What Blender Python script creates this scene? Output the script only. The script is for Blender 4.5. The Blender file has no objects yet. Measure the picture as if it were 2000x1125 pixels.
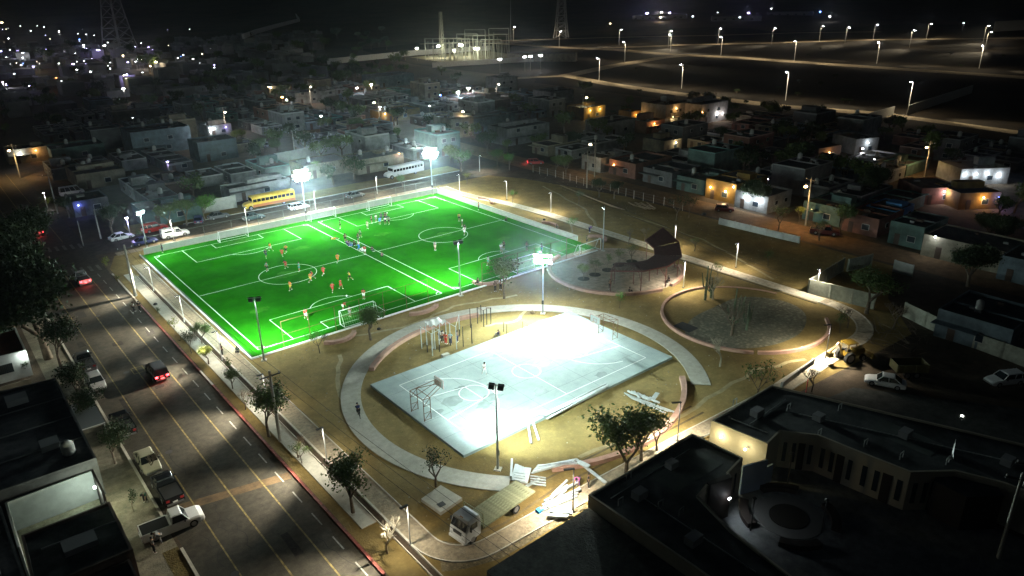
import bpy, math, random
from mathutils import Vector, Matrix
R = math.radians
PI = math.pi
random.seed(7)
SC = bpy.context.scene
COL = SC.collection

# ------------------------------------------------------------------ camera
CAM_F, CAM_PITCH, CAM_YAW, CAM_ROLL, CAM_H = 1436.6, 0.38837, 0.68196, -0.01539, 45.0
cp, sp = math.cos(CAM_PITCH), math.sin(CAM_PITCH)
cy_, sy_ = math.cos(CAM_YAW), math.sin(CAM_YAW)
_fw = Vector((sy_*cp, cy_*cp, -sp)); _rt = Vector((cy_, -sy_, 0)); _up = _rt.cross(_fw)
cr, sr = math.cos(CAM_ROLL), math.sin(CAM_ROLL)
_r2 = cr*_rt + sr*_up; _u2 = -sr*_rt + cr*_up
cam_data = bpy.data.cameras.new('camera')
cam = bpy.data.objects.new('camera', cam_data); COL.objects.link(cam)
cam_data.sensor_width = 36; cam_data.lens = CAM_F*36/2000
cam_data.clip_start = 0.5; cam_data.clip_end = 9000
m = Matrix((( _r2.x, _u2.x, -_fw.x, 0), (_r2.y, _u2.y, -_fw.y, 0), (_r2.z, _u2.z, -_fw.z, CAM_H), (0, 0, 0, 1)))
cam.matrix_world = m
SC.camera = cam

def at(u, v, z=0.0):
    """place in the world (metres, grid aligned with the pitches) that was measured at this spot of the survey picture"""
    d = _fw + _r2*((u-1000)/CAM_F) - _u2*((v-562.5)/CAM_F)
    t = (z-CAM_H)/d.z
    return Vector((d.x*t, d.y*t, z))

# ------------------------------------------------------------------ world, moon, exposure
w = bpy.data.worlds.new('World'); SC.world = w; w.use_nodes = True
nt = w.node_tree; bg = nt.nodes['Background']
sky = nt.nodes.new('ShaderNodeTexSky'); sky.sky_type = 'NISHITA'; sky.sun_disc = False
sky.sun_elevation = R(35); sky.sun_rotation = R(200)
sky.air_density = 1.6; sky.ozone_density = 4
nt.links.new(sky.outputs[0], bg.inputs[0]); bg.inputs[1].default_value = 0.0014
sun_d = bpy.data.lights.new('moon', 'SUN'); sun_d.energy = 0.004; sun_d.angle = R(0.5); sun_d.color = (0.7, 0.82, 1.0)
sun = bpy.data.objects.new('moon', sun_d); COL.objects.link(sun)
sun.rotation_euler = (R(55), 0, R(-200))
SC.view_settings.view_transform = 'Standard'; SC.view_settings.look = 'None'
SC.view_settings.exposure = 0; SC.view_settings.gamma = 1
SC.view_settings.use_curve_mapping = False
SC.render.engine = 'CYCLES'
cyc = SC.cycles
cyc.max_bounces = 4; cyc.diffuse_bounces = 2; cyc.glossy_bounces = 2; cyc.transmission_bounces = 3
cyc.volume_bounces = 0; cyc.transparent_max_bounces = 6
cyc.use_denoising = True
cyc.use_light_tree = True
try:
    cyc.denoiser = 'OPENIMAGEDENOISE'
except Exception:
    pass
cyc.sample_clamp_indirect = 4.0

# ------------------------------------------------------------------ helpers
def tag(o, label=None, cat=None, group=None, kind=None):
    if label: o['label'] = label
    if cat: o['category'] = cat
    if group: o['group'] = group
    if kind: o['kind'] = kind
    return o

def thing(name, label, cat, loc=(0, 0, 0), rz=0.0, group=None):
    o = bpy.data.objects.new(name, None); COL.objects.link(o)
    o.empty_display_size = 0.3
    o.location = loc; o.rotation_euler = (0, 0, rz)
    return tag(o, label, cat, group)

class MB:
    """collects shapes and links them as one mesh object"""
    def __init__(s):
        s.v = []; s.f = []; s.sm = []
    def add(s, vs, fs, smooth=False):
        n = len(s.v)
        s.v.extend([tuple(p) for p in vs]); s.f.extend([tuple(i+n for i in f) for f in fs]); s.sm.extend([smooth]*len(fs))
        return s
    def box(s, x0, y0, z0, x1, y1, z1):
        vs = [(x0,y0,z0),(x1,y0,z0),(x1,y1,z0),(x0,y1,z0),(x0,y0,z1),(x1,y0,z1),(x1,y1,z1),(x0,y1,z1)]
        return s.add(vs, [(0,3,2,1),(4,5,6,7),(0,1,5,4),(1,2,6,5),(2,3,7,6),(3,0,4,7)])
    def prism(s, pts, z0, z1, bottom=True):
        n = len(pts)
        vs = [(p[0], p[1], z0) for p in pts]+[(p[0], p[1], z1) for p in pts]
        fs = [tuple(range(n, 2*n))]+([tuple(reversed(range(n)))] if bottom else [])
        fs += [(i, (i+1) % n, (i+1) % n+n, i+n) for i in range(n)]
        return s.add(vs, fs)
    def bar(s, a, b, r, r2=None, n=6, smooth=True, caps=True):
        a = Vector(a); b = Vector(b); r2 = r if r2 is None else r2
        d = (b-a)
        if d.length < 1e-6: return s
        d.normalize()
        t = Vector((0, 0, 1)) if abs(d.z) < 0.9 else Vector((1, 0, 0))
        u = d.cross(t).normalized(); w_ = d.cross(u)
        vs = []
        for c, rr in ((a, r), (b, r2)):
            for i in range(n):
                an = 2*PI*(i+0.5)/n
                vs.append(c+u*(math.cos(an)*rr)+w_*(math.sin(an)*rr))
        fs = [(i, (i+1) % n, (i+1) % n+n, i+n) for i in range(n)]
        s.add(vs, fs, smooth and n > 4)
        if caps: s.add(vs, [tuple(reversed(range(n))), tuple(range(n, 2*n))])
        return s
    def slab(s, a, b, w_, h):
        """rectangular bar from a to b, w_ wide, h tall (z up, a..b nearly level)"""
        a = Vector(a); b = Vector(b); d = (b-a); n = Vector((-d.y, d.x, 0))
        if n.length < 1e-6: return s.bar(a, b, w_/2, n=4, smooth=False)
        n = n.normalized()*w_/2; z = Vector((0, 0, h))
        vs = [a-n, b-n, b+n, a+n, a-n+z, b-n+z, b+n+z, a+n+z]
        return s.add(vs, [(0,3,2,1),(4,5,6,7),(0,1,5,4),(1,2,6,5),(2,3,7,6),(3,0,4,7)])
    def lathe(s, prof, n=12, c=(0, 0, 0), smooth=True):
        vs = []
        for r, z in prof:
            for i in range(n):
                an = 2*PI*i/n; vs.append((c[0]+r*math.cos(an), c[1]+r*math.sin(an), c[2]+z))
        fs = []
        for k in range(len(prof)-1):
            for i in range(n):
                j = (i+1) % n; fs.append((k*n+i, k*n+j, (k+1)*n+j, (k+1)*n+i))
        s.add(vs, fs, smooth)
        return s.add(vs, [tuple(reversed(range(n))), tuple(range((len(prof)-1)*n, len(prof)*n))])
    def strip(s, outer, inner, z):
        n = len(outer); vs = [(p[0], p[1], z) for p in outer]+[(p[0], p[1], z) for p in inner]
        return s.add(vs, [(i, i+1, n+i+1, n+i) for i in range(n-1)])
    def wallstrip(s, outer, inner, z0, z1):
        n = len(outer)
        vs = [(p[0], p[1], z) for z in (z0, z1) for p in outer]+[(p[0], p[1], z) for z in (z0, z1) for p in inner]
        fs = []
        for i in range(n-1):
            fs += [(i, i+1, n+i+1, n+i), (2*n+i, 3*n+i, 3*n+i+1, 2*n+i+1), (n+i, n+i+1, 3*n+i+1, 3*n+i)]
        fs += [(0, n, 3*n, 2*n), (n-1, 3*n-1, 4*n-1, 2*n-1)]
        return s.add(vs, fs)
    def xf(s, M):
        s.v = [tuple(M @ Vector(p)) for p in s.v]; return s
    def mesh(s, name):
        me = bpy.data.meshes.new(name); me.from_pydata(s.v, [], s.f)
        me.polygons.foreach_set('use_smooth', s.sm); me.update()
        return me
    def build(s, name, mat, parent=None, loc=(0, 0, 0)):
        me = s.mesh(name); me.materials.append(mat)
        return link(name, me, parent, loc)

def link(name, me, parent=None, loc=(0, 0, 0), mat=None):
    o = bpy.data.objects.new(name, me); COL.objects.link(o)
    o.parent = parent; o.location = loc
    if mat is not None: setmat(o, mat)
    return o

def setmat(o, mat):
    if len(o.material_slots):
        o.material_slots[0].link = 'OBJECT'; o.material_slots[0].material = mat

KIDS = {}
def copy_tree(root, loc=None, rz=None, scale=None, label=None, group=None, mats=None):
    def rec(o, parent):
        c = o.copy(); COL.objects.link(c)
        if parent is not None: c.parent = parent
        for ch in KIDS_of(o): rec(ch, c)
        if mats and o.name.split('.')[0] in mats and o.type == 'MESH': setmat(c, mats[o.name.split('.')[0]])
        return c
    r = rec(root, None)
    if loc is not None: r.location = loc
    if rz is not None: r.rotation_euler = (0, 0, rz)
    if scale is not None: r.scale = (scale, scale, scale) if not isinstance(scale, tuple) else scale
    if label: r['label'] = label
    if group: r['group'] = group
    return r
def KIDS_of(o):
    k = KIDS.get(o.name)
    if k is None:
        k = [c.name for c in bpy.data.objects if c.parent is o]
        KIDS[o.name] = k
    return [bpy.data.objects[n] for n in k]

def arc(cx, cy, r, a0, a1, n):
    return [(cx+r*math.cos(a0+(a1-a0)*i/n), cy+r*math.sin(a0+(a1-a0)*i/n)) for i in range(n+1)]
def ang(c, p):
    return math.atan2(p[1]-c[1], p[0]-c[0])

# ------------------------------------------------------------------ materials
MC = {}
def mat(name, col, rough=0.85, metal=0.0, var=0.0, scale=3.0, col2=None, bump=0.0, bscale=None, det=5.0, spec=0.4):
    """principled material with an optional noise mix of two own colours and a fine bump"""
    if name in MC: return MC[name]
    M = bpy.data.materials.new(name); M.use_nodes = True; t = M.node_tree; b = t.nodes['Principled BSDF']
    b.inputs['Roughness'].default_value = rough; b.inputs['Metallic'].default_value = metal
    b.inputs['Specular IOR Level'].default_value = spec
    b.inputs['Base Color'].default_value = (*col, 1)
    if var > 0 or col2 or bump > 0:
        tc = t.nodes.new('ShaderNodeTexCoord')
    if var > 0 or col2:
        nz = t.nodes.new('ShaderNodeTexNoise'); nz.inputs['Scale'].default_value = scale; nz.inputs['Detail'].default_value = det
        nz.inputs['Roughness'].default_value = 0.65
        t.links.new(tc.outputs['Object'], nz.inputs['Vector'])
        rp = t.nodes.new('ShaderNodeValToRGB')
        c2 = col2 or tuple(min(1, c*(1+var)) for c in col); c1 = tuple(c*(1-var) for c in col) if not col2 else col
        rp.color_ramp.elements[0].position = 0.36; rp.color_ramp.elements[1].position = 0.64
        rp.color_ramp.elements[0].color = (*c1, 1); rp.color_ramp.elements[1].color = (*c2, 1)
        t.links.new(nz.outputs[0], rp.inputs[0]); t.links.new(rp.outputs[0], b.inputs['Base Color'])
    if bump > 0:
        n2 = t.nodes.new('ShaderNodeTexNoise'); n2.inputs['Scale'].default_value = bscale or scale*6; n2.inputs['Detail'].default_value = 4
        t.links.new(tc.outputs['Object'], n2.inputs['Vector'])
        bp = t.nodes.new('ShaderNodeBump'); bp.inputs['Strength'].default_value = bump; bp.inputs['Distance'].default_value = 0.05
        t.links.new(n2.outputs[0], bp.inputs['Height']); t.links.new(bp.outputs[0], b.inputs['Normal'])
    MC[name] = M
    return M

def emat(name, col, strength, base=(0.8, 0.8, 0.8)):
    if name in MC: return MC[name]
    M = bpy.data.materials.new(name); M.use_nodes = True; b = M.node_tree.nodes['Principled BSDF']
    b.inputs['Base Color'].default_value = (*base, 1)
    b.inputs['Emission Color'].default_value = (*col, 1); b.inputs['Emission Strength'].default_value = strength
    MC[name] = M
    return M

def ground_mat(name, cols, patch=0.03, fine=0.8, rough=0.95, bump=0.5, peb=None, pk=0.7, con=1.0):
    """earth: three own colours mixed by two noises of different size, plus pebbles"""
    if name in MC: return MC[name]
    M = bpy.data.materials.new(name); M.use_nodes = True; t = M.node_tree; b = t.nodes['Principled BSDF']
    b.inputs['Roughness'].default_value = rough; b.inputs['Specular IOR Level'].default_value = 0.15
    tc = t.nodes.new('ShaderNodeTexCoord')
    def noise(sc, det=6, ro=0.6):
        n = t.nodes.new('ShaderNodeTexNoise'); n.inputs['Scale'].default_value = sc; n.inputs['Detail'].default_value = det
        n.inputs['Roughness'].default_value = ro; t.links.new(tc.outputs['Object'], n.inputs['Vector']); return n
    def ramp(n, c0, c1, p0, p1):
        r = t.nodes.new('ShaderNodeValToRGB'); e = r.color_ramp.elements
        e[0].position = p0; e[1].position = p1; e[0].color = (*c0, 1); e[1].color = (*c1, 1)
        t.links.new(n.outputs[0], r.inputs[0]); return r
    n1 = noise(patch, 8, 0.7); n2 = noise(fine, 6, 0.7)
    r1 = ramp(n1, cols[0], cols[1], 0.4, 0.6)
    r2 = ramp(n2, (1-.45*con,)*3, (1+.25*con, 1+.22*con, 1+.18*con), 0.3, 0.72)
    mx = t.nodes.new('ShaderNodeMix'); mx.data_type = 'RGBA'; mx.blend_type = 'MULTIPLY'; mx.inputs[0].default_value = 1
    t.links.new(r1.outputs[0], mx.inputs[6]); t.links.new(r2.outputs[0], mx.inputs[7])
    out = mx.outputs[2]
    if peb:
        vo = t.nodes.new('ShaderNodeTexVoronoi'); vo.inputs['Scale'].default_value = peb
        t.links.new(tc.outputs['Object'], vo.inputs['Vector'])
        r3 = ramp(vo, (1.5, 1.45, 1.4), (0.6, 0.6, 0.6), 0.0, 0.5)
        m2 = t.nodes.new('ShaderNodeMix'); m2.data_type = 'RGBA'; m2.blend_type = 'MULTIPLY'; m2.inputs[0].default_value = pk
        t.links.new(out, m2.inputs[6]); t.links.new(r3.outputs[0], m2.inputs[7]); out = m2.outputs[2]
    t.links.new(out, b.inputs['Base Color'])
    nb = noise(6, 5); bp = t.nodes.new('ShaderNodeBump'); bp.inputs['Strength'].default_value = bump; bp.inputs['Distance'].default_value = 0.12
    t.links.new(nb.outputs[0], bp.inputs['Height']); t.links.new(bp.outputs[0], b.inputs['Normal'])
    MC[name] = M
    return M

EARTH = ground_mat('park earth', ((0.17, 0.12, 0.042), (0.30, 0.225, 0.085)), 0.035, 0.55, peb=2.2, pk=.22, con=.6)
TOWN_EARTH = ground_mat('town earth', ((0.07, 0.055, 0.04), (0.13, 0.10, 0.07)), 0.02, 0.4)
GRAVEL = ground_mat('grey gravel', ((0.18, 0.18, 0.135), (0.28, 0.27, 0.2)), 0.1, 2.2, bump=0.9, peb=1.6)
PEB = ground_mat('pebble bed', ((0.19, 0.16, 0.10), (0.27, 0.23, 0.15)), 0.3, 2.0, bump=0.9, peb=3.2)
ASPH = ground_mat('asphalt', ((0.05, 0.046, 0.036), (0.078, 0.07, 0.054)), 0.06, 1.3, rough=0.8, bump=0.2)
ASPH2 = ground_mat('old asphalt', ((0.06, 0.055, 0.045), (0.10, 0.09, 0.07)), 0.05, 0.8, rough=0.9, bump=0.2)
CONC = ground_mat('path concrete', ((0.38, 0.37, 0.31), (0.46, 0.45, 0.39)), 0.12, 1.4, bump=0.1, con=.5)
PAVER = ground_mat('sandy pavers', ((0.28, 0.235, 0.165), (0.36, 0.31, 0.225)), 0.15, 2.5, bump=0.4)
DEVROAD = ground_mat('new concrete road', ((0.38, 0.32, 0.22), (0.47, 0.40, 0.28)), 0.05, 0.8, bump=0.1)
COURT = ground_mat('court concrete', ((0.31, 0.38, 0.37), (0.36, 0.43, 0.42)), 0.13, 0.7, bump=0.05, con=.35)
PINK = mat('pink concrete', (0.42, 0.25, 0.19), 0.9, var=0.15, scale=1.5, bump=0.3, bscale=12)
KERB = mat('kerb concrete', (0.5, 0.47, 0.4), 0.9, var=0.12, scale=2)
REDPAINT = mat('red kerb paint', (0.2, 0.045, 0.03), 0.7, var=0.5, scale=2.5)
WHITE = mat('white paint', (0.75, 0.76, 0.74), 0.6, var=0.07, scale=2)
LINEW = mat('road white paint', (0.27, 0.27, 0.24), 0.7, var=0.35, scale=3)
LINEY = mat('road yellow paint', (0.19, 0.15, 0.05), 0.7, var=0.5, scale=2)
TURFLINE = mat('pitch line', (0.5, 0.62, 0.5), 0.9, var=.15, scale=1)
GALV = mat('galvanised steel', (0.42, 0.44, 0.43), 0.45, 0.6, var=0.12, scale=4)
LPOST = mat('light grey post paint', (0.62, 0.63, 0.6), 0.5, 0.1)
DKMET = mat('dark grey metal', (0.05, 0.05, 0.05), 0.5, 0.5)
BLK = mat('black rubber', (0.02, 0.02, 0.02), 0.8)
RUST = mat('brown painted steel', (0.17, 0.085, 0.045), 0.6, 0.3, var=0.3, scale=3)
CONCPOLE = mat('concrete pole', (0.33, 0.32, 0.28), 0.9, var=0.12, scale=1.2)

def turf_mat():
    M = bpy.data.materials.new('artificial turf'); M.use_nodes = True; t = M.node_tree; b = t.nodes['Principled BSDF']
    b.inputs['Roughness'].default_value = 1.0; b.inputs['Specular IOR Level'].default_value = 0.0
    tc = t.nodes.new('ShaderNodeTexCoord')
    n = t.nodes.new('ShaderNodeTexNoise'); n.inputs['Scale'].default_value = 0.16; n.inputs['Detail'].default_value = 7; n.inputs['Roughness'].default_value = 0.65
    t.links.new(tc.outputs['Object'], n.inputs['Vector'])
    r = t.nodes.new('ShaderNodeValToRGB'); e = r.color_ramp.elements
    e[0].position = 0.35; e[1].position = 0.65; e[0].color = (0.008, 0.095, 0.003, 1); e[1].color = (0.015, 0.15, 0.005, 1)
    t.links.new(n.outputs[0], r.inputs[0]); t.links.new(r.outputs[0], b.inputs['Base Color'])
    n2 = t.nodes.new('ShaderNodeTexNoise'); n2.inputs['Scale'].default_value = 9; n2.inputs['Detail'].default_value = 5
    t.links.new(tc.outputs['Object'], n2.inputs['Vector'])
    bp = t.nodes.new('ShaderNodeBump'); bp.inputs['Strength'].default_value = 0.6; bp.inputs['Distance'].default_value = 0.06
    t.links.new(n2.outputs[0], bp.inputs['Height']); t.links.new(bp.outputs[0], b.inputs['Normal'])
    return M
TURF = turf_mat()

def struct(name, mb, m_, z=0.0, kind='structure'):
    return tag(mb.build(name, m_), kind=kind)
def poly(name, pts, z, m_):
    mb = MB(); mb.add([(p[0], p[1], z) for p in pts], [tuple(range(len(pts)))])
    return struct(name, mb, m_)
def rect(name, x0, y0, x1, y1, z, m_):
    return poly(name, [(x0, y0), (x1, y0), (x1, y1), (x0, y1)], z, m_)

# ------------------------------------------------------------------ ground, hills
def make_ground():
    mb = MB(); n = 90; X0, X1, Y0, Y1 = -700, 3200, -700, 3600
    vs = []; fs = []
    def h(x, y):
        d = x*0.55+y*0.83
        t = max(0.0, (d-760)/1500)
        return (90*t*t if t < 1 else 90+260*(t-1))*(0.8+0.35*math.sin(x*0.004+1)*math.cos(y*0.003))+(5*t*math.sin(x*0.02)*math.cos(y*0.017) if t > 0 else 0)
    for j in range(n+1):
        for i in range(n+1):
            x = X0+(X1-X0)*i/n; y = Y0+(Y1-Y0)*j/n
            vs.append((x, y, h(x, y)))
    for j in range(n):
        for i in range(n):
            a = j*(n+1)+i; fs.append((a, a+1, a+n+2, a+n+1))
    mb.add(vs, fs, True)
    return struct('ground', mb, TOWN_EARTH)
make_ground()
# ridge of dark hills behind everything
SCRUB = ground_mat('dark scrub hillside', ((0.02, 0.022, 0.014), (0.04, 0.038, 0.026)), 0.01, 0.05)

# park earth
park = [(21.7, 20), (21.7, 139), (24, 146), (30, 149), (100, 149), (112, 152), (118, 140), (124.5, 110), (124.5, 50), (110, 44), (100, 36), (60, 38.5), (38, 38.2), (38, 20)]
poly('scrub_ground', [(252, 60), (900, -200), (1400, 300), (700, 700), (300, 560), (262, 420), (262, 300), (252, 290)], 0.005, ground_mat('dark scrub soil', ((.016, .014, .011), (.032, .026, .018)), .02, .2))
poly('park_ground', park, 0.006, EARTH)
# gravel bed in the round planter and the dark gravel lot on the right
def disc(name, cx, cy, r, z, m_, n=48): return poly(name, arc(cx, cy, r, 0, 2*PI*(n-1)/n, n-1), z, m_)
gb = [at(*q).xy for q in ((1338, 650), (1352, 622), (1395, 600), (1450, 580), (1530, 588), (1572, 612), (1568, 645), (1530, 668), (1470, 680), (1405, 678), (1360, 665))]
gb2 = []
for i in range(len(gb)):
    p0, p1, p2, p3 = gb[i-1], gb[i], gb[(i+1) % len(gb)], gb[(i+2) % len(gb)]
    for t in (0, .25, .5, .75): gb2.append(tuple(.5*((2*p1)+(p2-p0)*t+(2*p0-5*p1+4*p2-p3)*t*t+(3*p1-p0-3*p2+p3)*t**3)))
poly('gravel_bed', gb2[::-1], 0.018, GRAVEL)
rect('dark_mat', 77.4, 56.3, 79.6, 59.2, 0.024, BLK)

# ------------------------------------------------------------------ avenue and streets
rect('avenue', 9.6, -60, 21.3, 330, 0.008, ASPH)
rect('cross_street', 21.3, 148.9, 124, 158, 0.009, ASPH2)
rect('parking_strip', 30, 158, 112, 165, 0.0085, EARTH)
rect('dirt_street', 125.5, 20, 134, 190, 0.009, ground_mat('dirt street', ((0.16, 0.10, 0.055), (0.23, 0.15, 0.085)), 0.05, 0.7))
def paint(name, segs, wid, m_, z=0.013):
    mb = MB()
    for a, b in segs:
        a = Vector((a[0], a[1], 0)); b = Vector((b[0], b[1], 0)); d = (b-a); nn = Vector((-d.y, d.x, 0)).normalized()*wid/2
        mb.add([(p.x, p.y, z) for p in (a-nn, b-nn, b+nn, a+nn)], [(0, 1, 2, 3)])
    return struct(name, mb, m_)
paint('lane_line_left', [((12.5, -60), (12.1, 142))], 0.13, LINEY)
paint('lane_line_middle', [((16.2, -60), (15.0, 142))], 0.15, LINEY)
paint('lane_line_middle', [((15.2, 162), (15.0, 240))], 0.15, LINEY)
paint('lane_line_right', [((19.1, -60), (18.1, 142))], 0.15, LINEY)
paint('lane_line_right', [((18.3, 162), (18.0, 240))], 0.12, LINEY)
paint('lane_line_left', [((12.1, 162), (11.9, 240))], 0.13, LINEY)
segs = []; y = 28.0
while y < 138:
    xx = 20.5-(y-28)*0.009
    segs.append(((xx, y), (xx-0.02, y+2.1))); y += 4.15
paint('dashed_lane_line', segs, 0.13, LINEW)
for yy in (141.5, 157.3):
    paint('zebra_crossing', [((x, yy-(x-9.6)*0.25+1), (x, yy-(x-9.6)*0.25+4.2)) for x in [10.4+1.25*i for i in range(9)]], 0.5, mat('worn crossing paint', (0.13, 0.125, 0.1), 0.8, var=0.4, scale=1.5))
paint('painted_island', [((14.7, 96.6), (16.2, 96.6)), ((14.7, 94.8), (16.2, 94.8)), ((14.75, 94.8), (14.75, 96.6)), ((16.1, 94.8), (16.1, 96.6))], 0.12, LINEY, 0.017)
poly('dirt_streak', [(9.8, 63.4), (21.0, 61.2), (21.2, 62.4), (10, 64.6)], 0.0125, mat('orange dust', (0.095, 0.062, 0.03), 0.95, var=0.4, scale=0.8))

rp_ = random.Random(12)
PATCH = ground_mat('asphalt patch', ((.03, .029, .026), (.045, .042, .038)), .3, 2, bump=.3)
for k in range(9):
    x = rp_.uniform(10.2, 19.5); y = rp_.uniform(46, 136); w_ = rp_.uniform(.6, 1.7); l_ = rp_.uniform(.8, 4)
    poly('asphalt_patch', [(x, y), (x+w_, y+rp_.uniform(-.2, .2)), (x+w_+rp_.uniform(-.2, .2), y+l_), (x+.1, y+l_)], .0105+k*.0001, PATCH)
for k in range(4):
    x = rp_.uniform(11, 19.5); y = 52+k*22; poly('manhole_cover', arc(x, y, .36, 0, 2*PI*15/16, 15), .0185, DKMET)
ck = []
for k in range(16):
    x = rp_.uniform(10, 21); y = rp_.uniform(45, 138)
    for j in range(7):
        nx = min(21.1, max(9.8, x+rp_.uniform(-.5, .5))); ny = y+rp_.uniform(.3, 1.2); ck.append(((x, y), (nx, ny))); x, y = nx, ny
def kerb(name, x0, y0, x1, y1, z0, z1, m_): return struct(name, MB().box(x0, y0, z0, x1, y1, z1), m_)
paint('road_crack', ck, .045, mat('crack filler', (.018, .018, .018), .9), .0122)
kerb('kerb', 21.3, 90, 21.55, 118.5, 0, 0.15, REDPAINT)
kerb('kerb', 21.3, 43.8, 21.58, 85.2, 0, 0.15, REDPAINT)
kerb('kerb', 21.3, 85.2, 21.55, 90, 0, 0.14, KERB)
kerb('kerb', 21.3, 118.5, 21.55, 136, 0, 0.14, KERB)
kerb('kerb', 9.35, -40, 9.6, 58, 0, 0.13, KERB)
kerb('kerb', 9.3, 62, 9.55, 140, 0, 0.13, KERB)
kerb('kerb', 40, 158, 112, 158.2, 0, 0.13, KERB)

# sidewalk, gutter, paver path along the avenue
struct('sidewalk', MB().box(22.75, 50, 0, 24.25, 134, 0.10), CONC)
gut = MB(); gut.box(24.3, 40, 0, 24.4, 132, 0.16); gut.box(24.95, 40, 0, 25.05, 134, 0.16)
struct('gutter_edging', gut, KERB)
rect('gutter_bed', 24.4, 40, 24.95, 132, 0.012, mat('gutter earth', (0.05, 0.035, 0.022), 0.95, var=0.3, scale=3))
def ring_path(name, pts, wid, z, m_, edge=None):
    """flat path of some width along points; returns the two edges"""
    L = []; Rr = []
    for i, p in enumerate(pts):
        a = Vector(pts[max(0, i-1)]); b = Vector(pts[min(len(pts)-1, i+1)]); d = (b-a).normalized(); nn = Vector((-d.y, d.x))*wid/2
        p = Vector(p); L.append(p+nn); Rr.append(p-nn)
    mb = MB(); mb.strip(L, Rr, z); struct(name, mb, m_)
    if edge:
        e = MB()
        for side, sg in ((L, 1), (Rr, -1)):
            inner = [q for q in side]; outer = []
            for i, q in enumerate(side):
                c = Vector(pts[i]); outer.append(q+(q-c).normalized()*0.11)
            e.wallstrip(outer, inner, 0, z+0.05) if sg > 0 else e.wallstrip(inner, outer, 0, z+0.05)
        struct('path_edging', e, edge)
    return L, Rr
PALEWALK = ground_mat('pale walk', ((0.48, 0.43, 0.33), (0.58, 0.52, 0.41)), 0.15, 1.5, bump=.1)
pp = [(26.1, 138), (26.1, 120), (26.1, 100), (26.1, 80), (26.1, 60), (26.1, 48)]
pp += arc(30.3, 45.0, 4.2, PI, PI*1.5, 8)[0:] + [(40, 40.6), (55, 40.2), (72, 39.4), (90, 39.9)]
pp += arc(92.5, 48.9, 9.0, -PI/2, 0, 10) + [(101.4, 60), (101.4, 90), (101.4, 112), (100.4, 124)]
pp += [(98.4, 133), (97.5, 140), (98, 147)]
ring_path('perimeter_path', pp, 1.85, 0.07, PAVER, KERB)
pp2 = [(101.4, 50), (101.4, 112), (100.4, 124), (98.6, 133)]
ring_path('side_walk_slab', pp2, 2.4, 0.09, PALEWALK)
struct('walk_gutter', MB().box(99.75, 50, 0, 99.95, 122, .05), mat('gutter dark edge', (.08, .065, .045), .95))
ring_path('corner_walk_slab', [(72, 39.4), (90, 39.9)]+arc(92.5, 48.9, 9.0, -PI/2, 0, 10), 2.3, 0.085, PALEWALK)
poly('pebble_strip', [(25.3, 41), (27.1, 44.5), (29.2, 41.7), (40.5, 41.4), (40.5, 39.0), (30, 39), (27, 40)], 0.016, PEB)
ring_path('near_street_walk', [(24.5, 146.8), (40, 147.6), (70, 147.6), (96, 148.3)], 2.2, 0.03, ground_mat('sandy walk', ((0.27, 0.22, 0.16), (0.36, 0.30, 0.22)), 0.1, 1.2))
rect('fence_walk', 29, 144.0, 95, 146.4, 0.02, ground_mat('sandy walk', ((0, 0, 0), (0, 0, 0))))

# oval path with the low pink walls
OC = (51.98, 61.6)
a0 = R(-46); a1 = R(225.3)
struct('oval_path', MB().wallstrip(arc(*OC, 22.55, a0, a1, 90), arc(*OC, 20.2, a0, a1, 90), 0, 0.08), CONC)
wl = MB()
wl.wallstrip(arc(*OC, 20.05, ang(OC, at(722, 724)), ang(OC, at(932, 614)), 30), arc(*OC, 19.35, ang(OC, at(722, 724)), ang(OC, at(932, 614)), 30), 0, 0.45)
WALLS = []
def low_wall(label, mb, g='low pink walls round the park'):
    o = mb.build('low_wall', PINK); tag(o, label, 'wall', g); return o
low_wall('curved pink seat wall inside the oval path beside the outdoor gym', wl)
aR = ang(OC, at(1331, 740)); aR2 = ang(OC, at(1080, 928))
low_wall('curved pink seat wall on the right side of the court garden, ending at the steel pile', MB().wallstrip(arc(*OC, 19.6, aR2, aR, 24), arc(*OC, 18.95, aR2, aR, 24), 0, 0.45))
wl = MB(); GC = (87.4, 54.4)
wl.wallstrip(arc(*GC, 11.8, ang(GC, at(1382, 560)), ang(GC, at(1470, 687))+2*PI, 40), arc(*GC, 11.4, ang(GC, at(1382, 560)), ang(GC, at(1470, 687))+2*PI, 40), 0, 0.38)
low_wall('long pink ring wall around the left half of the cactus bed', wl)
wl = MB(); wl.wallstrip(arc(*GC, 11.8, ang(GC, at(1478, 687)), ang(GC, at(1612, 625)), 26), arc(*GC, 11.4, ang(GC, at(1478, 687)), ang(GC, at(1612, 625)), 26), 0, 0.42)
low_wall('pink ring wall along the front right of the cactus bed', wl)
wl = MB(); wl.wallstrip(arc(*GC, 11.8, 0.15, 1.15, 20), arc(*GC, 11.45, 0.15, 1.15, 20), 0, 0.12)
struct('bed_edging', wl, PINK)
PC = (88.0, 80.1)
disc('plaza', PC[0], PC[1], 11.0, 0.05, ground_mat('plaza concrete', ((0.30, 0.25, 0.19), (0.37, 0.31, 0.25)), 0.15, 1.2, bump=0.1))
wl = MB(); wl.wallstrip(arc(*PC, 11.7, R(105), R(262), 40), arc(*PC, 11.1, R(105), R(262), 40), 0, 0.45)
low_wall('pink ring wall around the left side of the plaza with the round tree pits', wl)
wl = MB(); wl.wallstrip(arc(*PC, 11.5, R(275), R(325), 14), arc(*PC, 10.9, R(275), R(325), 14), 0.05, 0.5)
low_wall('short pink bench wall under the shade canopy', wl)
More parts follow.
